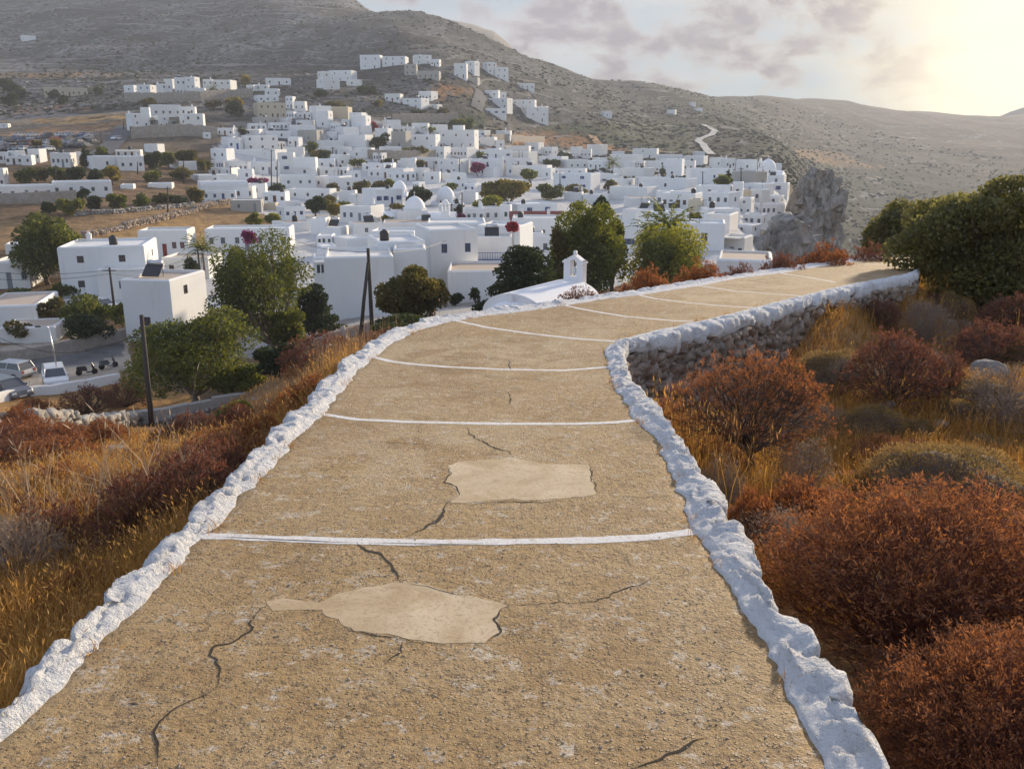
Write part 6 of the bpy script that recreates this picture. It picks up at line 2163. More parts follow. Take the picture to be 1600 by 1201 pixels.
# crowded car park: one shared shape per paint
LOTC = {}
def lot():
    g = random.Random(3)
    rows = [(214, 30, 150), (219.5, 8, 152), (225, -2, 150), (230.5, 4, 140), (236, -4, 80)]
    gname = 'cars in the crowded car park'
    protos = {}
    i = 0
    for y, xa, xb in rows:
        x = xa
        while x < xb:
            paint = g.choice(['car_white', 'car_white', 'car_silver', 'car_silver', 'car_grey', 'car_grey', 'car_black', 'car_black', 'car_white', 'car_grey', 'car_silver', 'car_blue', 'car_red'])
            t = hit(x, y, 20); b = P3(x, y, t); zg = gz(b[0], b[1])
            hd = g.choice([-1.9, 1.25]) + g.uniform(-.08, .08)
            nm = paint.split('_')[1]
            if paint not in protos:
                e = car(x, y, paint, '', '', t, hd, False); protos[paint] = e
            else:
                src = protos[paint]; e = src.copy(); COL.objects.link(e)
                e.location = (b[0], b[1], zg + .02); e.rotation_euler = (0, 0, hd)
                for ch in src.children:
                    k = ch.copy(); k.parent = e; COL.objects.link(k)
            tag(e, f'small {nm} car standing in the crowded car park left of the road', 'car', gname)
            x += g.choice([10.5, 12, 13.5, 22])
lot()

def scooter(px, py, t, hd, paint, look):
    b = P3(px, py, t); zg = gz(b[0], b[1])
    e = empty('scooter', (b[0], b[1], zg), hd)
    for x in (-.6, .6):
        mb = MB(); mb.tube([(x, -.05, .25), (x, .05, .25)], .25, 14); mb.build('wheel', [M['rubber']], e)
    mb = MB(); mb.box(-.75, .05, -.16, .16, .38, .68, 0, .06); mb.box(-.05, .45, -.14, .14, .22, .3, 0, .02); mb.tube([(.6, 0, .3), (.5, 0, .7), (.42, 0, 1.0)], [.05, .12, .05], 8); mb.build('body', [M[paint]], e)
    mb = MB(); mb.box(-.72, -.02, -.14, .14, .683, .76, 0, .03); mb.build('seat', [M['black_plastic']], e)
    mb = MB(); mb.tube([(.42, -.33, 1.02), (.42, .33, 1.02)], .025, 6); mb.build('handlebar', [M['dark_metal']], e)
    tag(e, look, 'scooter')
scooter(136, 584, 75, .4, 'car_black', 'black scooter on the dirt lot, left of the two scooters')
scooter(170, 576, 77, .9, 'car_grey', 'grey scooter near the dark tree, right of the two scooters')

# ------------------------------------------------------------------ walls, roads on the ground
def ribbon(name, pix, w, m, label, lift=0.06, ts=None):
    pts = []
    for i, (x, y) in enumerate(pix):
        t = ts[i] if ts else hit(x, y, 20)
        p = P3(x, y, t); pts.append(p[:2])
    a = resample(np.array(pts), step=max(.6, w * .4), smooth=3)
    d = unit(np.gradient(a, axis=0)); nr = np.stack([-d[:, 1], d[:, 0]], 1)
    rows = []
    for s in (-.5, -.25, 0, .25, .5):
        b = a + nr * s * w
        rows.append(np.c_[b, H(b[:, 0], b[:, 1]) + lift])
    v = np.concatenate(rows); n = len(a)
    f = np.array([(j * n + i, j * n + i + 1, (j + 1) * n + i + 1, (j + 1) * n + i) for j in range(4) for i in range(n - 1)])[:, ::-1]
    o = link(name, npmesh(name, v, f, M[m], smooth=True))
    tag(o, label, None, None, 'structure')
    return o
ribbon('road', [(150,246),(165,236),(182,220),(192,206),(198,196)], 6.5, 'asphalt', 'grey road beside the car park', .35)
ribbon('road', [(444,222),(440,205),(450,194),(466,188)], 5, 'asphalt', 'road beside the cream mansion', .35)
ribbon('lane', [(1112,243),(1104,236),(1097,226),(1090,222),(1098,217),(1112,212),(1117,206),(1108,200),(1098,196)], 4.6, 'pale_lane', 'pale winding lane beyond the town', .8)
ribbon('road', [(745,172),(748,160),(752,148),(746,140)], 6, 'asphalt', 'lane by the hamlet', .5)
ribbon('track', [(925,213),(935,226),(950,235),(985,238),(1040,238)], 5, 'orange_dirt', 'orange dirt track', .5)
ribbon('street', [(500,520),(540,508),(600,494),(660,480),(720,474),(760,478)], 7, 'concrete', 'concrete street below the blank white house', .08, [78, 79, 80, 82, 86, 88])

def kerb_wall(name, pix, h, th, m, label, ts=None, cat='wall'):
    a = []
    for i, (x, y) in enumerate(pix):
        t = ts[i] if ts else hit(x, y, 20)
        a.append(P3(x, y, t)[:2])
    a = resample(np.array(a), step=.8, smooth=1); n = len(a)
    d = unit(np.gradient(a, axis=0)); nr = np.stack([-d[:, 1], d[:, 0]], 1); z = H(a[:, 0], a[:, 1])
    s = np.arange(n) * .8
    hh = h * (1 + .06 * vnoise(s * .6, s * 0 + 3.3, 2))
    rows = []
    for o, k in ((-.5, -1.5), (-.5, None), (-.38, 1), (.38, 1), (.5, None), (.5, -1.5)):
        b = a + nr * o * th
        zz = z - 1.0 if k == -1.5 else z + hh * (1 if k == 1 else .94)
        rows.append(np.c_[b, zz])
    v = np.concatenate(rows)
    f = np.array([(j * n + i, j * n + i + 1, (j + 1) * n + i + 1, (j + 1) * n + i) for j in range(5) for i in range(n - 1)])[:, ::-1]
    o = link(name, npmesh(name, v, f, M[m]))
    return tag(o, label, cat)
kerb_wall('low_wall', [(-30,640),(40,624),(110,606),(186,590)], .75, .4, 'white_plaster', 'low whitewashed roadside wall at lower left, in front of the parked cars', [62, 66, 68, 71], 'wall')
kerb_wall('garden_wall', [(-10,548),(60,534),(120,522),(200,500)], 1.1, .4, 'tan_wall_stone', 'rough tan stone wall behind the dirt lot', [80, 82, 84, 88], 'stone wall')
kerb_wall('terrace_wall', [(196,160),(250,160),(310,158),(360,154),(395,152)], 4, 1.0, 'tan_wall_stone', 'long grey-brown terrace wall under the left hillside top row')
kerb_wall('terrace_wall', [(205,216),(250,214),(300,212),(340,216)], 4, 1.0, 'tan_wall_stone', 'terrace wall below the block above the road')
kerb_wall('terrace_wall', [(575,248),(610,250),(650,250),(680,248)], 3.4, .8, 'tan_wall_stone', 'rough field wall on the upper town edge')
kerb_wall('terrace_wall', [(612,192),(660,192),(715,190)], 4, .8, 'tan_wall_stone', 'stone terrace wall on the green scrubby slope')
kerb_wall('terrace_wall', [(758,222),(800,221),(850,222)], 3, .8, 'tan_wall_stone', 'stone enclosure wall at the right skyline')
kerb_wall('field_wall', [(-10,320),(60,318),(120,314)], 2.2, .7, 'tan_wall_stone', 'grey wall below the long white houses at far left')
dry_wall('field_wall', [P3(x, y, hit(x, y, 20))[:2] for x, y in [(132,372),(180,362),(240,348),(300,333),(330,322),(360,318)]], 1.3, .7, .55, 'dark dry stone wall crossing the brown field', 'rubble_stone')
dry_wall('field_wall', [P3(x, y, hit(x, y, 20))[:2] for x, y in [(120,338),(180,334),(240,328),(300,322)]], 1.0, .6, .6, 'low dry stone wall behind the brown field', 'grey_stone', seed=3)
kerb_wall('roadside_wall', [(470,545),(520,530),(560,516),(630,503)], .8, .5, 'rubble_stone', 'brown rubble wall along the concrete street', [66, 68, 70, 72], 'stone wall')

# stepped wall beneath the multi-limbed tree
def stepped_wall():
    e = empty('stepped_wall', tuple(P3(205, 672, 54)))
    o = np.array(e.location)
    segs = [((198,672,54),(265,668,55),640),((265,668,55),(300,662,56),632),((300,662,56),(336,656,57),626),((336,656,57),(432,640,59),612)]
    g = np.random.default_rng(4)
    mb = MB(); C, S, R = [], [], []
    for i, (a, b, yt) in enumerate(segs):
        A, B = P3(*a), P3(*b); zt = P3((a[0] + b[0]) / 2, yt, (a[2] + b[2]) / 2)[2]
        d = (B - A)[:2]; L = np.linalg.norm(d); d = d / L; nr = np.array([d[1], -d[0]])
        zb = min(A[2], B[2]) - 1.2
        q = [A[:2] , B[:2], B[:2] - nr * .5, A[:2] - nr * .5]
        vs = [(*(p - o[:2]), zb - o[2]) for p in q] + [(*(p - o[:2]), zt - o[2] - .003 * i) for p in q]
        mb.add(vs, [(0, 1, 5, 4), (1, 2, 6, 5), (2, 3, 7, 6), (3, 0, 4, 7), (4, 5, 6, 7)])
        s = 0
        while s < L:
            z = min(A[2], B[2]) - .6
            while z < zt - .55 - (0.35 if i == 3 else 0):
                p = A[:2] + d * s + nr * .03
                C.append((p[0] - o[0], p[1] - o[1], z - o[2])); S.append((g.uniform(.25, .5), .28, g.uniform(.2, .36))); R.append(math.atan2(d[1], d[0]))
                z += .27
            s += .34
    mb.build('coping', [M['concrete']], e)
    v, f = stones(np.array(C), np.array(S), R, g); link('stone_face', npmesh('stone_face', v, f, M['grey_stone']), e)
    tag(e, 'stepped stone and concrete wall below the multi-limbed tree', 'stone wall')
stepped_wall()
def concrete_wall():
    A, B = P3(482, 572, 40), P3(548, 556, 43)
    d = B - A; e = empty('concrete_wall', tuple(A), math.atan2(d[1], d[0])); L = float(np.linalg.norm(d[:2]))
    mb = MB(); mb.box(0, L, 0, .3, -1.2, .45, 0, .04); mb.build('slab', [M['concrete']], e)
    g = np.random.default_rng(8); v, f = stones(np.array([(L * .9, .15, .6), (L * .92, .15, .85), (L * .5, .2, .5)]), np.array([(.5, .35, .3), (.2, .25, .7), (.5, .3, .2)]), [0, .1, .2], g)
    link('loose_stone', npmesh('loose_stone', v, f, M['grey_stone']), e)
    tag(e, 'short grey concrete wall with loose stones on top, left of the path', 'wall')
concrete_wall()
dry_wall('rubble_wall', [P3(x, y, t)[:2] for x, y, t in [(40,690,40),(90,678,44),(130,662,47),(170,645,50),(205,632,55)]], 1.0, 1.4, .5, 'collapsed grey rubble wall running up to the stepped wall', 'grey_stone', rag=.6, seed=6)
dry_wall('rubble_wall', [P3(x, y, t)[:2] for x, y, t in [(-20,690,38),(0,688,40),(40,690,40)]], .9, 1.2, .5, 'collapsed grey rubble heap at the left edge', 'grey_stone', rag=.6, seed=9)

def boulder(px, py, t, s, look, matn='grey_stone', flat=.7, rz=None):
    b = P3(px, py, t); zg = gz(b[0], b[1])
    g = np.random.default_rng(int(px * 7 + py))
    n = 3
    me = bpy.data.meshes.new('rock')
    import bmesh as bm_
    bm = bm_.new(); bm_.ops.create_icosphere(bm, subdivisions=4, radius=1)
    vs = np.array([v.co[:] for v in bm.verts])
    cut = unit(g.normal(size=(14, 3))); dist = g.uniform(.55, .9, 14)
    for c, d in zip(cut, dist):
        k = vs @ c
        vs = vs - np.maximum(0, k - d)[:, None] * c[None] * .92
    vs = vs + vs * (.05 * fbm(vs[:, 0] * 3 + g.random() * 9, vs[:, 1] * 3 + vs[:, 2] * 2, 4, 3))[:, None]
    for v, c in zip(bm.verts, vs): v.co = c
    bm.to_mesh(me); bm.free(); me.materials.append(M[matn])
    o = link('rock', me); o.location = (b[0], b[1], zg + s * flat * .35); o.scale = (s, s * g.uniform(.7, 1), s * flat); o.rotation_euler = (g.uniform(-.2, .2), g.uniform(-.2, .2), g.random() * 6)
    return reg(o, look, '', px, 'rock')
for px, py, t, s, look in [(28,738,16,.30,'large pale boulder on the left slope above broken slabs'),(48,748,15,.20,'small pale stone beside the large boulder'),(62,752,14.5,.22,'flat broken slab right of the large pale boulder'),(130,735,17,.34,'tilted white slab in the dry grass at left'),(188,715,20,.36,'long grey flat stone in the golden grass'),(82,668,43,.55,'upright grey boulder in the collapsed rubble wall'),(120,668,45,.7,'rounded grey boulder in the collapsed rubble wall'),
   (1560,555,14,.14,'pale grey stone among shrubs at the right edge'),(1540,590,12.5,.28,'grey rock left of the purple twig bush at right'),(1575,640,10.5,.22,'grey stone below the purple twig bush'),(1592,655,10,.20,'small stone at the right edge'),(1385,665,10.2,.13,'small white stone among low cushions at right'),(1400,520,17,.3,'grey rock behind the pale dry bush'),(1390,395,27,.5,'grey rock beside the far end of the path'),(1375,397,26,.3,'small rock at the far end of the path')]:
    boulder(px, py, t, s, look)

# limestone crag at the cliff edge and the rock face under the last houses
def crag(px0, px1, tops, yb, t, look, seed, deep=1.0):
    """fractured rock mass; tops: skyline points (px, y) from left to right"""
    k = t / F; b = P3((px0 + px1) / 2, yb, t); w = (px1 - px0) * k
    e = empty('rock_crag', tuple(b), -math.atan2(b[0], b[1]))
    g = np.random.default_rng(seed)
    U, V = 200, 130
    hx = [((q[0] - (px0 + px1) / 2) * k, (yb - q[1]) * k * 1.02) for q in tops]
    th = np.linspace(0, 2 * PI, U, endpoint=False)
    ex, ey = np.cos(th), np.sin(th)
    sq = (np.abs(ex) ** 4 + np.abs(ey) ** 4) ** (-1 / 4)
    # vertical joints: planes that cut the outline into faces
    out = np.ones(U) * 9
    for a in g.uniform(0, 2 * PI, 11):
        d = g.uniform(.62, .95); c = np.cos(th - a); out = np.where(c > .05, np.minimum(out, d / np.maximum(c, .05)), out)
    rad0 = np.minimum(sq, out)
    rows = []
    for j in range(V):
        q = j / (V - 1)
        qq = min(q / .86, 1.0); inn = 1.0 if q <= .86 else max(0.0, 1 - (q - .86) / .14)
        x = w / 2 * rad0 * ex; y = w / 2 * deep * rad0 * ey
        ht = np.interp(x * inn, [p[0] for p in hx], [p[1] for p in hx])
        z = -8 + qq * (ht + 8)
        led = .06 * np.floor(qq * 5 + 1.5 * vnoise(ex * 1.5 + seed, ey * 1.5, seed))/5
        n = .20 * fbm(ex * 2 + seed, ey * 2 + z / w * 1.1, 5, seed) + .24 * np.abs(fbm(ex * 5 + seed, ey * 5 + z / w * 1.6, 6, seed + 2)) - .10 - led + .10 * (1 - qq)
        n = n + .035 * np.sign(vnoise(ex * 5 + seed, ey * 5 + z / w * 5, seed + 4))
        s = (1 + n) * inn
        rows.append(np.stack([x * s, y * s + w * .35 * deep, z + .05 * w * fbm(x / w * 6 + seed, y / w * 6, 4, 4) * (qq > .7) * (1 if inn == 1 else inn)], 1))
    v = np.concatenate(rows)
    f = [(j * U + i, j * U + (i + 1) % U, (j + 1) * U + (i + 1) % U, (j + 1) * U + i) for j in range(V - 1) for i in range(U)]
    vv = np.concatenate(rows)
    pick = vv[(vv[:, 2] > -2) & (vv[:, 1] < w * .45 * deep)]
    pick = pick[g.integers(0, len(pick), 330)] + g.normal(size=(330, 3)) * .25
    sz = np.exp(g.uniform(math.log(.8), math.log(3.4), (330, 1))) * g.uniform(.6, 1.3, (330, 3)) * [1, 1, 1.5]
    sv, sf = stones(pick - [0, 0, .6], sz, g.random(330) * 6, g, .22)
    mb = MB(); mb.add(v, f); mb.add(sv, [tuple(q) for q in sf])
    mb.build('rock_face', [M['cliff_rock']], e)
    tag(e, look, 'rock')
    return e
crag(1232, 1298, [(1226,322),(1236,306),(1246,292),(1256,290),(1266,295),(1276,289),(1292,290),(1302,302)], 430, 200, 'tall grey limestone crag standing at the cliff edge', 3, .8)
crag(1168, 1268, [(1172,402),(1184,392),(1198,384),(1214,374),(1228,362),(1242,358),(1254,376),(1268,400)], 455, 152, 'lower brown rock face under the last white houses', 8, .8)

# low scrub and outcropping stones far out on the slopes
def far_cover(name, n, az0, az1, r0, r1, size, matn, label, seed, thr, fl):
    g = np.random.default_rng(seed)
    az = g.uniform(az0, az1, n); r = np.exp(g.uniform(math.log(r0), math.log(r1), n))
    x, y = r * np.sin(az), r * np.cos(az)
    k = fbm(x / 60, y / 60, 4, seed) > thr + .35 * g.normal(size=n)
    x, y, r = x[k], y[k], r[k]; z = H(x, y)
    s = np.exp(g.uniform(math.log(size[0]), math.log(size[1]), len(x))) * (.6 + r / 1100)
    v, f = stones(np.c_[x, y, z + s * .1], np.c_[s * 1.3, s, s * fl], g.random(len(x)) * 6, g, .22)
    tag(link(name, npmesh(name, v, f, M[matn], np.repeat(g.random(len(x)), len(SV)))), label, None, None, 'stuff')
leafmat('scrub_far', (0.030, 0.034, 0.018), (0.085, 0.082, 0.045), 0.1)
far_cover('hillside_scrub', 17000, -.68, .60, 430, 1500, (.5, 1.7), 'scrub_far', 'dark low scrub dotted over the far slopes', 3, -.1, .6)
far_cover('hillside_scrub', 5000, .08, .62, 330, 900, (.7, 2.1), 'scrub_far', 'dark low scrub on the valley side beyond the town', 4, -.3, .6)
far_cover('hillside_stones', 9000, -.68, .25, 430, 1200, (.4, 1.5), 'grey_stone', 'grey outcropping stones on the mountain', 5, .15, .4)
# ------------------------------------------------------------------ shrubs of the near slopes
def shrub(kind, x0, x1, yt, yb, look, place, t=None, var=None, group=None, zoff=0.0):
    xm = (x0 + x1) / 2
    t = t or hit(xm, yb, 3.0)
    tc = t
    for _ in range(4):
        r = (x1 - x0) / 2 / F * tc
        tc = t + 0.75 * r
    p = P3(xm, yb, t)
    cy = p[1] + 0.75 * r; cx = (xm - 800) / F * (tc)
    zg = gz(cx, cy)
    # height so that the crown tops out where the photo shows it
    v = (yt - 600.5) / F
    zt = -cy * (SP + v * CP) / (CP - v * SP)
    h = max(0.35 * r, min(zt - zg, 2.2 * r))
    top = {'cushion': 0.98, 'spurge': 1.0, 'dull': 1.0, 'pale': 1.0}[kind]
    return bush(kind, (cx, cy, zg + zoff - 0.03), r, h / top, look, place, xm, 'shrub', var, 'shrub', group)

g1 = 'dry shrubs on the right slope'
# the big rust-red spurge at lower right: its own dense mesh
def big_spurge():
    (tv, tf), (lv, lf, rn) = twig_bush(77, N=230, levels=6, bend=0.36, tipleaves=5, ll=0.030, lw=0.0036, r0=0.0085, pol=1.4)
    for k, (px, t, cy, r, hh, lab) in enumerate([(1415, 4.9, 4.05, 1.0, .88, 'largest rust-red twiggy shrub, filling the lower right corner beside the kerb'), (1650, 4.9, 4.35, .68, .62, 'rust-red twiggy shrub cut off by the right edge, beside the largest one'), (1570, 3.3, 2.75, .62, .66, 'rust-red twiggy shrub at the bottom right corner, in front of the largest one')]):
        cx = (px - 800) / F * t
        e = empty('shrub', (cx, cy, gz(cx, cy) - .02), k * 2.1); e.scale = (r, r * .95, hh)
        if k == 0:
            me = (npmesh('branches', tv, tf, M['twig_red']), npmesh('foliage', lv, lf, M['spurge_leaf'], rn))
        link('branches', me[0], e); link('foliage', me[1], e)
        tag(e, lab, 'shrub', g1)
big_spurge()
def tree_spurge():
    (tv, tf), (lv, lf, rn) = twig_bush(31, N=56, levels=6, bend=0.36, tipleaves=6, ll=0.040, lw=0.0055, r0=0.014, pol=1.30, start_z=0.0)
    xm = 1158; t = 8.1; p = P3(1168, 765, t); zg = gz(p[0], p[1])
    e = empty('shrub', (p[0], p[1], zg))
    r = 123 / F * 8.2; zt = P3(1158, 550, 8.2)[2] - zg
    z0 = zt * .34
    sc = np.array([r, r, (zt - z0) * 1.03])
    tv = tv * sc + [-.03, 0, z0]; lv = lv * sc + [-.03, 0, z0]
    link('branches', npmesh('branches', tv, tf, M['twig']), e); link('foliage', npmesh('foliage', lv, lf, M['spurge_leaf'], rn), e)
    mb = MB(); mb.tube([(0, 0, -.1), (.01, 0, z0 * .5), (-.02, 0, z0 + .02)], [.055, .04, .035], 9)
    for a in np.linspace(0, 6.28, 9)[:-1]:
        mb.tube([(-.01, 0, z0 * .75), (.12 * math.cos(a), .12 * math.sin(a), z0 * 1.0), (.32 * math.cos(a), .32 * math.sin(a), z0 * 1.35)], [.022, .016, .008], 5)
    mb.build('trunk', M['bark'], e, True)
    tag(e, 'small tree-like orange shrub with a bare trunk and domed crown, below the retaining wall', 'shrub', g1)
tree_spurge()
R = [
 ('cushion',1330,1640,666,815,'widest olive-brown cushion shrub'),('cushion',1335,1508,738,850,'olive-brown cushion shrub'),('cushion',1450,1660,778,900,'greyish cushion shrub'),
 ('cushion',1515,1640,742,806,'olive-brown cushion shrub'),('cushion',1228,1374,522,618,'olive dome-shaped shrub'),('dull',1305,1478,528,650,'tall hazy brown shrub'),
 ('cushion',1300,1424,610,692,'olive dome-shaped shrub'),('dull',1440,1510,556,625,'brown twiggy shrub'),('pale',1508,1625,572,668,'pale purple-grey twig shrub'),
 ('dull',1480,1620,508,582,'brown twiggy shrub'),('pale',1395,1492,474,545,'pale dry twig shrub'),('dull',1530,1640,462,522,'brown twiggy shrub'),
 ('cushion',1440,1530,440,502,'olive dome-shaped shrub'),('cushion',1560,1640,520,574,'olive dome-shaped shrub'),('cushion',1452,1545,608,664,'olive-brown cushion shrub'),
 ('spurge',1165,1330,758,860,'bright orange low shrub'),('pale',1195,1310,690,800,'pale dry twig shrub'),('pale',1075,1165,715,810,'pale dry twig shrub'),('spurge',1130,1215,770,860,'bright orange low shrub'),
 ('cushion',1400,1470,640,690,'olive-brown cushion shrub'),('dull',1010,1070,600,690,'brown twiggy shrub'),('dull',1380,1450,540,590,'brown twiggy shrub'),('cushion',1590,1700,820,930,'olive-brown cushion shrub'),
 ('cushion',1480,1560,690,740,'olive-brown cushion shrub'),('dull',1340,1410,470,520,'brown twiggy shrub'),('spurge',1480,1600,420,470,'russet shrub'),('dull',1600,1700,600,680,'brown twiggy shrub'),('pale',1280,1350,560,620,'pale dry twig shrub')]
for k, x0, x1, yt, yb, lk in R:
    ym = (yt + yb) / 2
    pl = 'near the big red shrub' if ym > 740 else 'on the middle right slope' if ym > 600 else 'on the far right slope'
    shrub(k, x0, x1, yt, yb, lk, pl, group=g1)
Lb = [('dull',235,388,712,822,'dark red-brown shrub'),('dull',150,295,742,860,'dark red-brown shrub'),('dull',300,402,688,786,'dark red-brown shrub'),('spurge',368,455,652,724,'rusty shrub'),('dull',330,425,636,704,'dark red-brown shrub'),
 ('dull',268,346,646,698,'dark red-brown shrub'),('spurge',418,502,610,668,'rusty shrub'),('spurge',452,535,588,640,'rusty shrub'),
 ('pale',-60,110,812,950,'grey-brown twiggy shrub'),('dull',0,160,792,900,'dark red-brown shrub'),('spurge',88,172,778,850,'rusty shrub'),('spurge',40,165,728,802,'rusty shrub'),('dull',170,250,792,872,'dark red-brown shrub'),
 ('spurge',126,200,658,698,'bright orange dome shrub'),('spurge',6,66,638,686,'bright orange dome shrub'),('spurge',28,78,624,652,'bright orange dome shrub'),('dull',92,184,608,652,'brown haze-like shrub'),('dull',168,228,598,640,'brown haze-like shrub'),
 ('dull',-30,60,686,744,'dark red-brown shrub'),('spurge',200,280,700,742,'rusty shrub'),('dull',230,300,668,706,'dark red-brown shrub'),('dull',-40,40,760,830,'dark red-brown shrub'),('spurge',-20,50,660,700,'bright orange dome shrub'),('dull',100,170,700,735,'dark red-brown shrub')]
for k, x0, x1, yt, yb, lk in Lb:
    ym = (yt + yb) / 2
    pl = 'on the near left slope' if ym > 725 else 'along the left kerb' if x0 > 290 else 'on the lower left slope'
    shrub(k, x0, x1, yt, yb, lk, pl, group='dry shrubs on the left slope')
for k, x0, x1, yt, yb, t in [('dull',862,965,454,500,16.2),('spurge',962,1062,428,485,18),('spurge',1048,1138,416,470,19.6),('dull',1118,1190,417,455,20.6),('dull',1178,1265,402,450,22),('spurge',1243,1338,390,430,23.8),('dull',1308,1404,388,420,26),('dull',1225,1290,402,430,24.5),('spurge',1375,1425,372,405,30),('dull',1270,1330,396,420,27)]:
    shrub(k, x0, x1, yt, yb, {'dull': 'dark russet shrub', 'spurge': 'orange-red shrub'}[k], 'behind the far left kerb', t=t, group='shrubs behind the far kerb')
def scatter(n, az0, az1, r0, r1, kinds, sizes, seed, place, group, gap):
    g = np.random.default_rng(seed); done = []
    names = {'cushion': 'low olive-brown cushion shrub', 'dull': 'dull red-brown scrub bush', 'pale': 'pale grey leafless twig bush', 'spurge': 'small rusty-orange spurge bush'}
    tries = 0
    while len(done) < n and tries < 4000:
        tries += 1
        az = g.uniform(az0, az1); r = math.exp(g.uniform(math.log(r0), math.log(r1)))
        x, y = r * math.sin(az), r * math.cos(az); s = g.uniform(*sizes) * (1 + .012 * r)
        if path_dist([x], [y])[0] < s * .75 or any((x - q[0]) ** 2 + (y - q[1]) ** 2 < (gap * (s + q[2])) ** 2 for q in done): continue
        z = gz(x, y); px, py, d = project(np.array([x]), np.array([y]), np.array([z]))
        if not (-80 < px[0] < 1700 and py[0] < 1280) or (185 < px[0] < 450 and 560 < py[0] < 712): continue
        k = kinds[g.integers(len(kinds))]
        bush(k, (x, y, z - .03), s, s * g.uniform(.55, .85), names[k], place, float(px[0]), 'shrub', None, 'shrub', group)
        done.append((x, y, s))
scatter(17, .22, .66, 5.2, 9.5, ['cushion', 'cushion', 'pale', 'dull'], (.20, .42), 1, 'in the near right scrub', g1, .75)
scatter(18, .16, .64, 9.0, 15, ['cushion', 'dull', 'pale', 'cushion', 'spurge'], (.26, .5), 2, 'in the middle right scrub', g1, .75)
scatter(18, .26, .60, 15, 27, ['dull', 'cushion', 'pale'], (.3, .6), 3, 'in the far right scrub', g1, .75)
scatter(18, -.80, -.30, 5.0, 14, ['dull', 'dull', 'pale', 'dull', 'spurge'], (.28, .55), 4, 'in the near left scrub', 'dry shrubs on the left slope', .8)
scatter(18, -.62, -.14, 16, 52, ['dull', 'spurge', 'dull'], (.4, .9), 5, 'in the lower left scrub', 'dry shrubs on the left slope', .9)
BOXES.append((1350, 1640, 272, 480))
leafmat('leaf_juniper', (0.075, 0.080, 0.026), (0.34, 0.30, 0.08), 0.6)
tree(1352, 1510, 280, 402, 'dark rounded juniper bush', 'beyond the end of the path', kind='bush', leaf='leaf_juniper', t=34, name='juniper', cat='bush', n=34000, lsz=.12)
tree(1378, 1690, 266, 480, 'large dark juniper bush', 'at the right edge above the path end', kind='bush', leaf='leaf_juniper', t=22.5, name='juniper', cat='bush', n=70000, lsz=.085)

# ------------------------------------------------------------------ dry grass, seed stalks, reeds and scattered stones
def blades(pts, z, hgt, wid, g, lean=0.35, head=0.3):
    n = len(pts)
    a = g.random(n) * 2 * PI
    sx = np.stack([np.cos(a), np.sin(a), 0 * a], 1)
    ld = g.normal(size=(n, 3)) * lean; ld[:, 2] = 0
    b = np.c_[pts, z - .02]
    m = b + ld * hgt[:, None] * .35 + np.c_[0 * a, 0 * a, hgt * .55]
    tp = b + ld * hgt[:, None] * 1.0 + np.c_[0 * a, 0 * a, hgt * (1 - .15 * np.abs(ld[:, 0]))]
    w = wid[:, None]
    v = np.stack([b - sx * w, b + sx * w, m + sx * w * .8, m - sx * w * .8, tp + sx * w * .15, tp - sx * w * .15], 1).reshape(-1, 3)
    o = (np.arange(n) * 6)[:, None]
    f = np.concatenate([o + [[0, 1, 2, 3]], o + [[3, 2, 4, 5]]])
    rn = np.repeat(g.random(n), 6)
    if head > 0:
        k = g.random(n) < head
        hv, hf = leaves_np(tp[k], unit((tp - m)[k] + g.normal(size=(k.sum(), 3)) * .05), hgt[k] * .11, wid[k] * 1.4, g)
        f = np.concatenate([f, hf + len(v)]); v = np.concatenate([v, hv]); rn = np.r_[rn, np.full(len(hv), .9)]
    return v, f, rn

def grass(name, n, az0, az1, r0, r1, hr, label, seed, thr=-.25, patch=2.5, head=.3):
    g = np.random.default_rng(seed)
    nt = n // 6
    az = g.uniform(az0, az1, nt); r = np.exp(g.uniform(math.log(r0), math.log(r1), nt)) if r1 / r0 > 3 else g.uniform(r0, r1, nt)
    x = np.repeat(r * np.sin(az), 6) + g.normal(size=nt * 6) * np.repeat(.012 * r + .03, 6); y = np.repeat(r * np.cos(az), 6) + g.normal(size=nt * 6) * np.repeat(.012 * r + .03, 6)
    nz = fbm(x / patch, y / patch, 3, seed)
    k = (path_dist(x, y) > .05) & (nz > thr + .25 * g.normal(size=len(x)))
    x, y = x[k], y[k]
    rr = np.hypot(x, y); az_ = np.arctan2(x, y)
    z = H(x, y)
    hg = g.uniform(*hr, len(x)) * np.where((az_ < -.2) & (rr > 18), .7, 1.0) * (.7 + .5 * np.clip(nz[k] + .5, 0, 1))
    v, f, rn = blades(np.c_[x, y], z, hg, np.maximum(.0022, .00038 * rr) * g.uniform(.7, 1.4, len(x)), g, .35, head)
    o = link(name, npmesh(name, v, f, M['dry_grass'], rn))
    tag(o, label, 'grass', None, 'stuff')
grass('dry_grass', 90000, -.95, -.18, 2.2, 9, (.22, .46), 'golden dry grass beside the left kerb', 1, -.9)
grass('dry_grass', 46000, -.70, -.10, 8, 62, (.22, .45), 'golden dry grass on the left slope', 2, -.35, 4)
grass('dry_grass', 130000, .05, .75, 4.6, 13, (.06, .24), 'orange dry grass on the right slope', 3, -.95, head=.15)
grass('dry_grass', 80000, .10, .62, 10, 30, (.08, .26), 'dry grass on the far right slope', 4, -.9, head=.15)

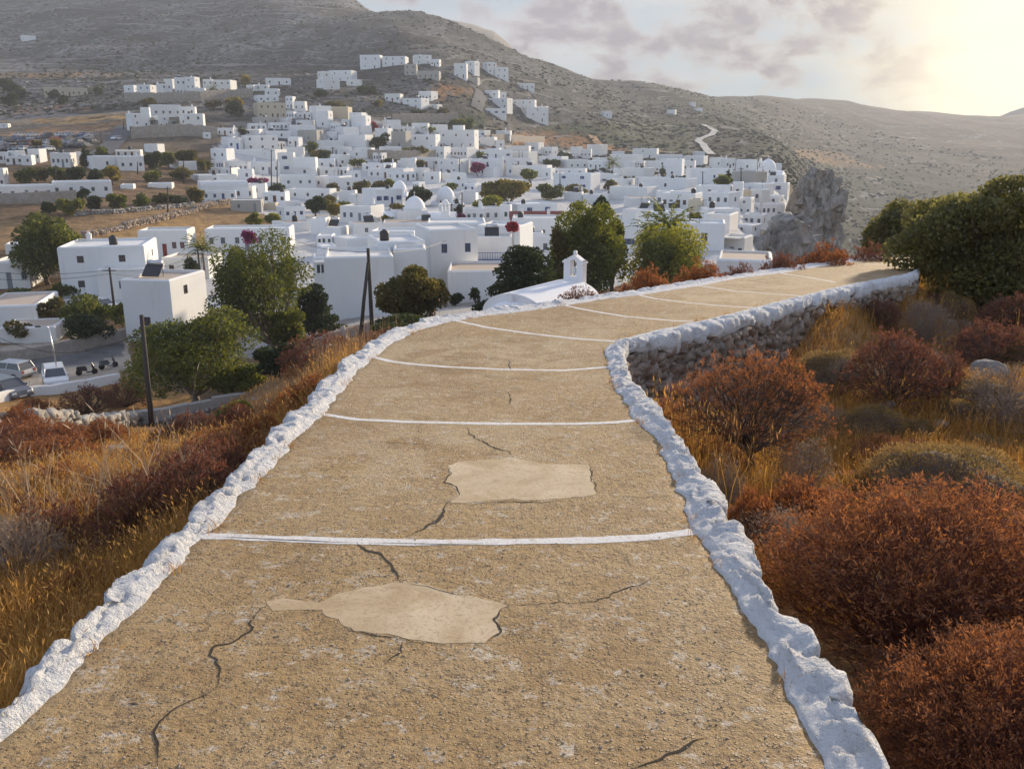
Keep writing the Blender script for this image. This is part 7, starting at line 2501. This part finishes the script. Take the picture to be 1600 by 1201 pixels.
def clump(name, pix, n, hr, label, seed, spread=.35, wid=.004, mt='dry_grass', lean=.12, head=.8):
    g = np.random.default_rng(seed)
    P = []
    for x, y, t in pix: P.append(P3(x, y, t)[:2])
    P = np.array(P)
    s = g.uniform(0, len(P) - 1, n)
    i = np.minimum(s.astype(int), len(P) - 2) if len(P) > 1 else np.zeros(n, int)
    q = P[i] + (P[np.minimum(i + 1, len(P) - 1)] - P[i]) * (s - i)[:, None] + g.normal(size=(n, 2)) * spread
    q = q[path_dist(q[:, 0], q[:, 1]) > .15]
    v, f, rn = blades(q, H(q[:, 0], q[:, 1]), g.uniform(*hr, len(q)), np.full(len(q), wid), g, lean, head)
    o = link(name, npmesh(name, v, f, M[mt], rn)); tag(o, label, 'dry stalks', None, 'stuff')
leafmat('reed', (0.16, 0.09, 0.045), (0.42, 0.27, 0.14), 0.4)
clump('dry_reeds', [(395,650,30),(450,628,24),(500,600,19),(535,580,15.5)], 1500, (.5, .95), 'dry brown reeds beside the left kerb', 5, .8, .006, 'reed', .06, .2)
clump('seed_stalks', [(1250,610,11.5),(1330,600,13),(1400,560,15)], 160, (.35, .6), 'pale seed stalks before the retaining wall', 6, .4, .004)
clump('seed_stalks', [(1015,660,9.2),(1080,720,8.4),(1140,800,6.5)], 500, (.35, .7), 'golden seed stalks under the tree-like shrub', 7, .3, .0035)
clump('seed_stalks', [(1400,500,18),(1500,460,22),(1600,450,24)], 700, (.4, .7), 'golden grass stalks on the far right slope', 8, 1.2, .006)
clump('seed_stalks', [(40,860,7.5),(120,870,7),(200,860,6.8)], 160, (.6, 1.0), 'tall bent stalks on the near left slope', 9, .4, .004, 'pale_twig_tip', .4, .4)

def litter(name, n, az0, az1, r0, r1, s0, s1, label, seed, matn='grey_stone'):
    g = np.random.default_rng(seed)
    az = g.uniform(az0, az1, n); r = np.exp(g.uniform(math.log(r0), math.log(r1), n))
    x, y = r * np.sin(az), r * np.cos(az)
    k = path_dist(x, y) > .5
    x, y, r = x[k], y[k], r[k]; z = H(x, y)
    s = np.exp(g.uniform(math.log(s0), math.log(s1), len(x))) * (1 + r * .02)
    v, f = stones(np.c_[x, y, z], np.c_[s, s * .8, s * .6], g.random(len(x)) * 6, g, .2)
    tag(link(name, npmesh(name, v, f, M[matn])), label, 'stones', None, 'stuff')
litter('loose_stones', 700, .05, .7, 2.8, 28, .03, .16, 'small loose stones scattered on the right slope', 1)
litter('loose_stones', 500, -.8, -.1, 3.5, 50, .03, .2, 'small loose stones scattered on the left slope', 2)

def grit():
    g = np.random.default_rng(12)
    P = []
    n = 5200
    az = g.uniform(-.62, .55, n); r = np.exp(g.uniform(math.log(2.4), math.log(9), n))
    x, y = r * np.sin(az), r * np.cos(az)
    d = path_dist(x, y)
    k = (d < -.30) & (fbm(x / .7, y / .7, 3, 6) > -.1 + .4 * g.normal(size=n) - .5 * (d > -.55))
    x, y, r = x[k], y[k], r[k]
    for PT in (PATCH1, PATCH2):
        q = in_poly(*project(x, y, path_z(y))[:2], PT)
        x, y, r = x[~q], y[~q], r[~q]
    s = np.exp(g.uniform(math.log(.003), math.log(.010), len(x)))
    v, f = stones(np.c_[x, y, pz(x, y) + s * .15], np.c_[s, s * .8, s * .6], g.random(len(x)) * 6, g, .2)
    tag(link('path_grit', npmesh('path_grit', v, f, M['grit_stone'])), 'loose grit and crumbs lying on the concrete path', 'grit', None, 'stuff')
grit()
def edge_weeds():
    g = np.random.default_rng(15)
    P = []
    for a, s in ((gl, 1), (gr_, -1)):
        b = resample(a, step=.05)
        b = b[(b[:, 1] > 2.5) & (b[:, 1] < 15)]
        i = g.integers(0, len(b), 26)
        for q in b[i]:
            m = g.integers(8, 22)
            P.append(np.c_[q[0] + s * .02 + g.normal(size=m) * .025, q[1] + g.normal(size=m) * .04])
    P = np.concatenate(P)
    v, f, rn = blades(P, pz(P[:, 0], P[:, 1]) + .015, g.uniform(.025, .09, len(P)), np.full(len(P), .0016), g, .6, .1)
    tag(link('edge_weeds', npmesh('edge_weeds', v, f, M['dry_grass'], rn)), 'tiny dry weeds sprouting where the path meets the kerbs', 'weeds', None, 'stuff')
edge_weeds()
finish_labels()
